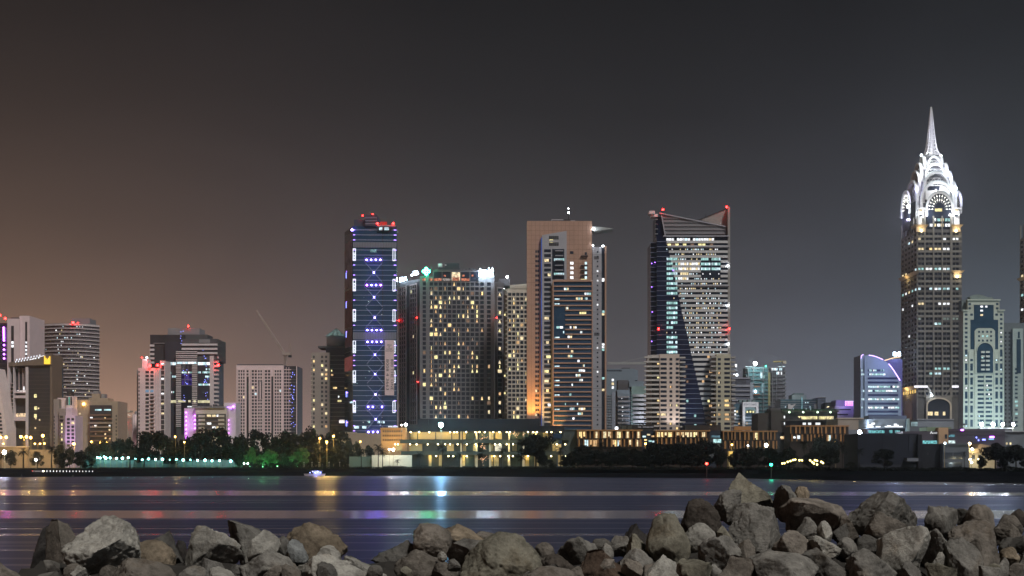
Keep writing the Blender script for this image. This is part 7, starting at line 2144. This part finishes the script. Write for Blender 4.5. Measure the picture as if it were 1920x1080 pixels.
# bollards and a car on the beach track
for i in range(15):
    x = 88 + i * 6.1; Y = shoreY(x) + 5.2
    T = Thing('bollard', 'white-topped bollard along the dark beach track, %s from the car' % ORD[i], 'bollard', x, Y, 'bollards along the beach track', z=1.75)
    b = MB(); b.tube([(P(x, Y), Y, 1.6), (P(x, Y), Y, 2.15)], [.13, .11], steel, n=6); b.build('post', T.o)
    b = MB(); b.tube([(P(x, Y), Y, 2.15), (P(x, Y), Y, 2.75 - .02 * i)], [.14, .14], emit('bollard_white', (.95, .95, 1), 2.2 if i < 5 else 1.2), n=6); b.build('light_band', T.o)
x = 72; Y = shoreY(x) + 5.0; px = P(x, Y)
T = Thing('parked_car', 'pale pickup with lit head and tail lamps on the beach track', 'car', x, Y, z=1.75)
carp = mat('car_paint', (.40, .40, .42), .35, var=.05)
b = MB(); b.prism([(px - 2.2, Y - .85), (px + 2.2, Y - .85), (px + 2.2, Y + .85), (px - 2.2, Y + .85)], 2.1, 2.65, carp); b.build('body', T.o)
b = MB(); b.add([(px - .7, Y - .78, 2.65), (px + 1.0, Y - .78, 2.65), (px + 1.0, Y + .78, 2.65), (px - .7, Y + .78, 2.65), (px - .4, Y - .68, 3.25), (px + .5, Y - .68, 3.25), (px + .5, Y + .68, 3.25), (px - .4, Y + .68, 3.25)], BOXF, glass_n); b.build('cabin', T.o)
for sx in (-1.4, 1.4):
    for sy in (-.86, .86):
        b = MB(); b.tube([(px + sx, Y + sy - .1, 2.08), (px + sx, Y + sy + .1, 2.08)], [.34, .34], dark_m, n=12); b.build('wheel', T.o)
b = MB(); b.ball((px + 2.3, Y - .6, 2.4), .28, emit('headlight', (1, .86, .66), 20, True)); b.build('headlight', T.o)
b = MB(); b.ball((px - 2.25, Y - .6, 2.45), .16, emit('taillight', (1, .05, .04), 8, True)); b.build('taillight', T.o)
# moored boat with blue lights
x = 590; Y = shoreY(x) - 2.5; px = P(x, Y)
T = Thing('moored_boat', 'small moored boat outlined in blue light under the scrub bank', 'boat', x, Y, z=0)
b = MB(); n = 10
top_ = [(px - 5 + 10 * i / n, .95 * math.sin(math.pi * min(.96, (i + .6) / n)) ** .5) for i in range(n + 1)]
vs = [(X, Y - w, 1.0) for X, w in top_] + [(X, Y + w, 1.0) for X, w in top_] + [(px + (X - px) * .88, Y - w * .6, -.2) for X, w in top_] + [(px + (X - px) * .88, Y + w * .6, -.2) for X, w in top_]
k = n + 1
b.add(vs, [(i, i + 1, 2 * k + i + 1, 2 * k + i) for i in range(n)] + [(k + i + 1, k + i, 3 * k + i, 3 * k + i + 1) for i in range(n)] + [(i, k + i, k + i + 1, i + 1) for i in range(n)] + [(0, 2 * k, 3 * k, k), (n, k + n, 3 * k + n, 2 * k + n)], white_w); b.build('hull', T.o)
b = MB(); b.box((px - .5, Y - .7, 1.0), (px + 3.2, Y + .7, 2.1), mat('boat_cabin', (.45, .48, .6), .6)); b.build('cabin', T.o)
b = MB(); b.box((px - 1.8, Y - .9, 2.25), (px + 3.6, Y + .9, 2.35), white_w); b.build('canopy', T.o)
for q in range(5):
    b = MB(); b.ball((px - 2 + q * 1.2, Y - 1.0, 1.5 + .5 * (q % 2)), .2, emit('boat_blue', (.25, .30, 1), 10, True)); b.build('deck_lamp', T.o)
lampobj('boat_light', T.o, (px + 1, Y - 2, 2.2), 700, (.30, .34, 1))
for i, x in enumerate((40.5, 137)):
    Y = shoreY(x) - 14; px = P(x, Y)
    T = Thing('buoy', 'small dark buoy afloat off the beach, %s one' % ('left' if i == 0 else 'right'), 'buoy', x, Y, 'dark buoys', z=0)
    b = MB(); b.tube([(px, Y, -.2), (px, Y, .3), (px, Y, .9)], [.5, .5, .1], dark_m, n=8); b.build('float', T.o)
    b = MB(); b.tube([(px, Y, .8), (px, Y, 1.5)], [.05, .05], dark_m, n=4); b.build('pole', T.o)
# lit shed between the trees
Y = 600
T = Thing('garden_shed', 'small yellow-lit shed with posts between the lawn trees', 'shed', 1371, Y)
T.box('wall', 1366, 846, 1374, None, Y, 4, mat('shed_wall', (.50, .42, .26), .85)); lampobj('shed_light', T.o, (P(1370, Y), Y - 2, Zp(852, Y)), 420, (1, .72, .25)); T.box('roof', 1364, 844, 1376, 846.2, Y - 1, 6, dark_m)
for x in (1366.5, 1369.6, 1372.8): T.pc('post', T.front(Y), x, 846.4, x + .8, 878, .05, .3, mat('shed_post', (.5, .4, .2), .8))
# ================================================================ boulders of the breakwater
def rock_material():
    m = bpy.data.materials.new('limestone_boulder')
    m.use_nodes = True
    L = m.node_tree.links
    b = m.node_tree.nodes['Principled BSDF']
    b.inputs['Roughness'].default_value = .9
    b.inputs['Specular IOR Level'].default_value = .25
    tcx = nn(m, 'ShaderNodeTexCoord')
    oi = nn(m, 'ShaderNodeObjectInfo')
    off = nn(m, 'ShaderNodeVectorMath'); off.operation = 'ADD'
    rv = nn(m, 'ShaderNodeVectorMath'); rv.operation = 'SCALE'; rv.inputs[0].default_value = (37, 91, 53)
    L.new(oi.outputs['Random'], rv.inputs['Scale'])
    L.new(tcx.outputs['Object'], off.inputs[0]); L.new(rv.outputs[0], off.inputs[1])
    def nz(scale, det, rough=.6, dist=0):
        n = nn(m, 'ShaderNodeTexNoise'); n.inputs['Scale'].default_value = scale; n.inputs['Detail'].default_value = det
        n.inputs['Roughness'].default_value = rough; n.inputs['Distortion'].default_value = dist
        L.new(off.outputs[0], n.inputs[0]); return n.outputs[0]
    big, mid, fine = nz(2.2, 4, .6, .6), nz(9, 6, .7), nz(42, 5, .75)
    def ramp_(src, stops):
        r = nn(m, 'ShaderNodeValToRGB'); L.new(src, r.inputs[0]); e = r.color_ramp.elements
        e[0].position, e[0].color = stops[0][0], (*stops[0][1], 1); e[1].position, e[1].color = stops[-1][0], (*stops[-1][1], 1)
        for p, c in stops[1:-1]:
            q = e.new(p); q.color = (*c, 1)
        return r.outputs[0]
    c1 = ramp_(big, [(.28, (.36, .33, .31)), (.44, (.80, .78, .75)), (.58, (1.15, 1.12, 1.08)), (.72, (.78, .68, .58))])
    c2 = ramp_(mid, [(.30, (.45, .44, .42)), (.48, (.88, .88, .88)), (.70, (1.12, 1.12, 1.10))])
    c3 = ramp_(fine, [(.34, (.78, .78, .78)), (.50, (1, 1, 1)), (.66, (1.14, 1.14, 1.13))])
    def mul(a, b_):
        x = nn(m, 'ShaderNodeMix'); x.data_type = 'RGBA'; x.blend_type = 'MULTIPLY'; x.inputs[0].default_value = 1
        L.new(a, x.inputs[6]); L.new(b_, x.inputs[7]); return x.outputs[2]
    L.new(mul(mul(mul(c1, c2), c3), oi.outputs['Color']), b.inputs['Base Color'])
    ad = nn(m, 'ShaderNodeMath'); ad.operation = 'MULTIPLY_ADD'; ad.inputs[1].default_value = .45
    L.new(fine, ad.inputs[0]); L.new(mid, ad.inputs[2])
    bp = nn(m, 'ShaderNodeBump'); bp.inputs['Strength'].default_value = .8; bp.inputs['Distance'].default_value = .03
    L.new(ad.outputs[0], bp.inputs['Height']); L.new(bp.outputs[0], b.inputs['Normal'])
    MATS['limestone_boulder'] = m
    return m
ROCK = rock_material()

def ico(sub):
    bm = bmesh.new(); bmesh.ops.create_icosphere(bm, subdivisions=sub, radius=1)
    v = [tuple(q.co) for q in bm.verts]; f = [tuple(x.index for x in q.verts) for q in bm.faces]
    bm.free(); return v, f
ICO = {4: ico(4), 5: ico(5), 6: ico(6)}

def rock_mesh(seed, a, b, c, sub, peak=0., lean=0., facets=11, rough=1.0, roundish=False):
    r = random.Random(seed)
    vs, fs = ICO[sub]
    planes = []
    for i in range(facets):
        n = Vector((r.gauss(0, 1), r.gauss(0, 1), r.gauss(0, 1))).normalized()
        planes.append((n, r.uniform(.46, .80) if not roundish else r.uniform(.78, .95)))
    o = Vector((r.uniform(-50, 50), r.uniform(-50, 50), r.uniform(-50, 50)))
    out = []
    for v in vs:
        p = Vector(v)
        # angular: push towards a box-ish block, then cut with planes
        k = 1.0 if roundish else 1.16
        p = p * k
        for n, d in planes:
            s = p.dot(n) - d
            if s > 0: p = p - n * s * .985
        if peak:
            t = max(0, min(1, (p.z + .75) / 1.6)); q = 1 - peak * .72 * t ** 1.4; lean_ = lean
            p.x = p.x * q + lean * t; p.y *= q; p.z -= peak * .28 * max(0, p.z) ** 2 * 0
        elif lean:
            p.x += lean * (p.z + .6) * .6
        d1 = noise.noise(p * 1.6 + o) * .10
        d2 = noise.noise(p * 4.2 + o) * .055
        d3 = (abs(noise.noise(p * 8.5 + o)) - .25) * .075 - max(0, .10 - abs(noise.noise(p * 2.3 + o * 1.7))) * .45 + noise.noise(p * 17 + o) * .016
        if sub >= 5: d3 += noise.noise(p * 34 + o) * .009
        p = p * (1 + (d1 + (d2 + d3) * rough))
        out.append(p)
    mn = [min(p[i] for p in out) for i in range(3)]; mx = [max(p[i] for p in out) for i in range(3)]
    me = bpy.data.meshes.new('boulder')
    me.from_pydata([((p.x - (mn[0] + mx[0]) / 2) / (mx[0] - mn[0]) * 2 * a, (p.y - (mn[1] + mx[1]) / 2) / (mx[1] - mn[1]) * 2 * b, (p.z - (mn[2] + mx[2]) / 2) / (mx[2] - mn[2]) * 2 * c) for p in out], [], fs)
    me.polygons.foreach_set('use_smooth', [True] * len(fs))
    me.materials.append(ROCK)
    return me

TONES = {'pale grey': (.36, .355, .335), 'grey': (.215, .21, .20), 'dark grey': (.13, .127, .122), 'brown': (.165, .15, .135), 'dark brown': (.085, .074, .066), 'tan': (.27, .225, .172), 'rust-brown': (.105, .075, .058), 'blue-grey': (.20, .215, .225), 'pinkish': (.235, .212, .19), 'black': (.045, .042, .042), 'olive grey': (.225, .215, .178)}
# (x0, y0, x1, y1, distance, tone, peak, lean, rounded)
ROCKS = [
    (58, 984, 100, 1090, 13.3, 'black', .2, .1, 0), (80, 973, 154, 1085, 12.7, 'brown', .15, .15, 0), (118, 967, 258, 1082, 12.0, 'pale grey', .42, -.30, 0), (228, 1012, 326, 1075, 12.35, 'tan', .1, 0, 1), (250, 992, 342, 1065, 13.0, 'dark grey', .2, -.25, 0), (205, 1046, 326, 1110, 11.1, 'brown', .1, 0, 0), (-30, 1049, 46, 1120, 11.6, 'pinkish', .2, -.2, 0), (130, 1060, 166, 1100, 11.0, 'pale grey', .3, 0, 0), (66, 1071, 104, 1105, 11.3, 'grey', .1, 0, 0), (322, 1012, 352, 1070, 13.5, 'black', .1, 0, 1),
    (345, 985, 457, 1078, 12.5, 'pale grey', .25, .12, 0), (420, 975, 537, 1050, 13.1, 'grey', .25, -.1, 0), (465, 994, 522, 1055, 12.4, 'pale grey', .15, .1, 0), (508, 1004, 547, 1045, 12.6, 'dark grey', .2, 0, 0), (527, 979, 650, 1052, 13.2, 'tan', .22, -.28, 0), (538, 1011, 577, 1055, 12.3, 'blue-grey', .3, -.2, 0), (434, 1030, 562, 1105, 11.5, 'grey', .1, -.15, 0), (545, 1038, 688, 1110, 11.3, 'pale grey', .1, .1, 0), (328, 1060, 390, 1105, 11.2, 'grey', .2, .1, 1), (388, 1063, 452, 1105, 11.0, 'pale grey', .3, -.1, 0), (640, 1041, 730, 1105, 11.9, 'pale grey', .15, -.25, 0), (585, 1022, 640, 1060, 12.3, 'pale grey', .25, 0, 0),
    (694, 1012, 805, 1062, 12.8, 'dark grey', .1, .15, 0), (773, 980, 848, 1042, 12.6, 'pinkish', .1, -.2, 1), (826, 982, 908, 1030, 13.0, 'tan', .1, -.1, 0), (880, 996, 938, 1024, 13.3, 'brown', .1, 0, 0), (738, 1031, 868, 1110, 11.6, 'brown', .15, -.1, 0), (836, 1010, 910, 1070, 12.4, 'grey', .1, 0, 0), (862, 997, 1020, 1120, 11.4, 'olive grey', .35, .02, 1), (820, 1034, 838, 1052, 11.5, 'pale grey', 0, 0, 1),
    (998, 1016, 1044, 1058, 12.8, 'brown', .2, 0, 1), (1043, 1004, 1126, 1062, 12.6, 'grey', .35, .1, 0), (1008, 1038, 1084, 1095, 11.8, 'dark brown', .1, 0, 0), (1078, 1031, 1182, 1110, 11.3, 'rust-brown', .3, -.2, 0), (1124, 1019, 1152, 1052, 12.3, 'grey', .1, 0, 1), (1106, 1009, 1148, 1035, 13.4, 'dark grey', .1, 0, 1), (1142, 1004, 1180, 1040, 12.5, 'grey', .25, 0, 0), (1168, 982, 1222, 1050, 13.3, 'black', .15, .1, 0), (1172, 1001, 1220, 1060, 12.2, 'olive grey', .4, -.2, 0), (1212, 962, 1298, 1068, 12.0, 'olive grey', .26, -.08, 1), (1164, 1028, 1228, 1090, 11.6, 'grey', .1, 0, 0), (1198, 1040, 1278, 1110, 11.2, 'pale grey', .15, 0, 0), (970, 1062, 1095, 1110, 10.8, 'brown', .1, -.1, 1), (1268, 1052, 1290, 1078, 11.0, 'pale grey', 0, 0, 1),
    (1281, 980, 1346, 1034, 12.2, 'pale grey', .05, 0, 1), (1276, 934, 1356, 1012, 12.8, 'dark brown', .1, -.15, 1), (1349, 886, 1464, 975, 13.6, 'olive grey', .34, -.08, 0), (1335, 917, 1394, 970, 13.0, 'grey', .35, .35, 0), (1359, 942, 1478, 1046, 12.2, 'grey', .1, -.25, 0), (1454, 908, 1503, 972, 13.2, 'grey', .4, 0, 0), (1488, 911, 1520, 946, 13.8, 'tan', 0, 0, 1), (1472, 933, 1594, 1004, 12.9, 'pinkish', .22, -.25, 0), (1482, 969, 1538, 1018, 12.2, 'grey', .3, .3, 0), (1343, 986, 1378, 1026, 12.0, 'olive grey', .2, .1, 0), (1309, 1003, 1390, 1084, 11.6, 'grey', .15, .3, 0), (1382, 1009, 1420, 1052, 11.9, 'brown', .2, 0, 0), (1448, 994, 1526, 1066, 11.9, 'pinkish', .1, -.2, 0), (1532, 976, 1562, 1018, 12.1, 'pale grey', .3, 0, 0), (1554, 979, 1592, 1018, 12.2, 'dark grey', .1, 0, 0), (1568, 966, 1614, 1022, 12.7, 'brown', .2, -.3, 0), (1518, 1004, 1578, 1045, 11.8, 'pale grey', .15, 0, 0), (1570, 1007, 1610, 1044, 11.95, 'grey', .1, 0, 1), (1344, 1040, 1424, 1110, 11.0, 'pinkish', .2, .2, 0), (1412, 1034, 1540, 1110, 10.9, 'grey', .1, 0, 0), (1496, 1028, 1626, 1115, 11.15, 'dark grey', .2, -.15, 0), (1272, 1050, 1340, 1110, 10.9, 'olive grey', .25, -.1, 0), (1402, 1030, 1466, 1075, 11.4, 'grey', .3, 0, 0),
    (1600, 920, 1740, 1015, 12.8, 'grey', .32, .12, 0), (1622, 958, 1710, 1025, 12.3, 'brown', .1, 0, 0), (1652, 984, 1745, 1085, 11.5, 'pale grey', .1, .05, 0), (1729, 947, 1806, 1012, 12.8, 'grey', .3, -.1, 0), (1792, 953, 1832, 990, 13.1, 'dark grey', .1, 0, 0), (1813, 944, 1872, 1015, 12.9, 'pinkish', .1, -.15, 1), (1783, 975, 1880, 1036, 12.2, 'brown', .15, -.2, 0), (1811, 1008, 1880, 1085, 11.6, 'brown', .1, .05, 0), (1738, 991, 1804, 1080, 11.8, 'grey', .2, -.25, 0), (1778, 1008, 1846, 1100, 11.4, 'grey', .25, -.3, 0), (1736, 1055, 1800, 1110, 10.9, 'olive grey', .2, 0, 0), (1862, 979, 1914, 1018, 12.6, 'brown', .3, -.2, 0), (1874, 964, 1919, 1008, 13.0, 'brown', .2, 0, 0), (1898, 954, 1930, 985, 13.4, 'dark brown', .2, 0, 0), (1875, 1025, 1914, 1060, 11.8, 'tan', .05, 0, 1), (1873, 1007, 1907, 1036, 12.2, 'dark grey', .3, 0, 0), (1868, 1046, 1904, 1100, 11.3, 'grey', .3, .2, 0), (1896, 1003, 1936, 1042, 12.1, 'dark grey', .1, 0, 0), (1898, 1034, 1940, 1110, 11.4, 'grey', .2, 0, 0), (1603, 1003, 1652, 1046, 12.0, 'dark grey', .2, 0, 0), (1588, 1027, 1690, 1110, 11.0, 'grey', .25, -.3, 0), (1744, 1035, 1775, 1070, 11.5, 'pale grey', .3, 0, 0), (1690, 1052, 1742, 1105, 10.95, 'dark grey', .1, 0, 0), (1836, 1060, 1880, 1105, 10.95, 'grey', .2, 0, 0)]

_q = random.Random(77)
for _i in range(36):
    _x = 70 + _i * 52 + _q.uniform(-14, 14); _w = _q.uniform(26, 52); _y = _q.uniform(1046, 1062)
    ROCKS.append((_x, _y, _x + _w, _y + _w * .8, 11.3 + _q.uniform(-.1, .3), _q.choice(['grey', 'dark grey', 'brown', 'dark grey', 'olive grey', 'pinkish']), _q.uniform(0, .2), _q.uniform(-.2, .2), _q.random() < .3))

for _i in range(14):
    _x = 1945 + _i * 58 + _q.uniform(-12, 12); _w = _q.uniform(70, 120); _y = _q.uniform(955, 1010)
    ROCKS.append((_x, _y, _x + _w, _y + _w * .85, 12.2 + _q.uniform(-.4, .5), _q.choice(['grey', 'dark grey', 'brown', 'pale grey']), _q.uniform(.05, .3), _q.uniform(-.2, .2), 0))

def rock_zone(x):
    for lim, z in ((340, 'at the left bank end'), (690, 'in the heap left of the purple streak'), (1000, 'in the heap below the cyan streak'), (1270, 'in the hollow below the red streak'), (1600, 'on the tall peaked heap'), (1940, 'at the right bank end'), (4000, 'beyond the right picture edge')):
        if x < lim: return z
names = []
for i, (x0, y0, x1, y1, Y, tone, peak, lean, rnd_) in enumerate(ROCKS):
    area = (x1 - x0) * (y1 - y0)
    size = 'large' if area > 7000 else 'medium' if area > 3000 else 'small'
    names.append((size, tone, rock_zone((x0 + x1) / 2), (x0 + x1) / 2, i))
label = {}
for key in set(n[:3] for n in names):
    mem = sorted([n for n in names if n[:3] == key], key=lambda n: n[3])
    for k, n in enumerate(mem):
        shape = 'rounded ' if ROCKS[n[4]][8] else 'angular '
        label[n[4]] = '%s %s%s boulder %s' % (key[0], shape if len(mem) == 1 else '', key[1], key[2]) + ('' if len(mem) == 1 else ', %s from left' % ORD[k])
for i, (x0, y0, x1, y1, Y, tone, peak, lean, rnd_) in enumerate(ROCKS):
    q = random.Random(900 + i)
    y1 = y1 + .18 * (y1 - y0)
    a, c = (x1 - x0) / 2 * Y / F, (y1 - y0) / 2 * Y / F
    b = (a + c) / 2 * q.uniform(.8, 1.05)
    sub = 6 if a * c > .085 else 5
    me = rock_mesh(500 + i, a, b, c, sub, peak, lean, facets=q.randrange(7, 12), rough=q.uniform(.7, 1.35), roundish=bool(rnd_))
    o = link('boulder', me, None, (P((x0 + x1) / 2, Y), Y + b * .35, Zp((y0 + y1) / 2, Y)))
    t = TONES[tone]; v = q.uniform(.85, 1.15)
    o.color = (t[0] * v, t[1] * v, t[2] * v, 1)
    tag(o, label[i], 'boulder', 'breakwater boulders')
# ================================================================ humid night air over the creek and the town
hm = bpy.data.materials.new('humid_air')
hm.use_nodes = True
hm.node_tree.nodes.clear()
pv = nn(hm, 'ShaderNodeVolumePrincipled')
pv.inputs['Color'].default_value = (.85, .91, 1.0, 1)
pv.inputs['Density'].default_value = .00012
pv.inputs['Anisotropy'].default_value = .82
ho = nn(hm, 'ShaderNodeOutputMaterial')
hm.node_tree.links.new(pv.outputs[0], ho.inputs['Volume'])
b = MB()
b.box((-3200, -260, -3.6), (3200, 3300, 335), hm)
tag(b.build('haze'), 'thin humid night air over the creek and town', 'haze', kind='stuff')
SC.cycles.volume_bounces = 0
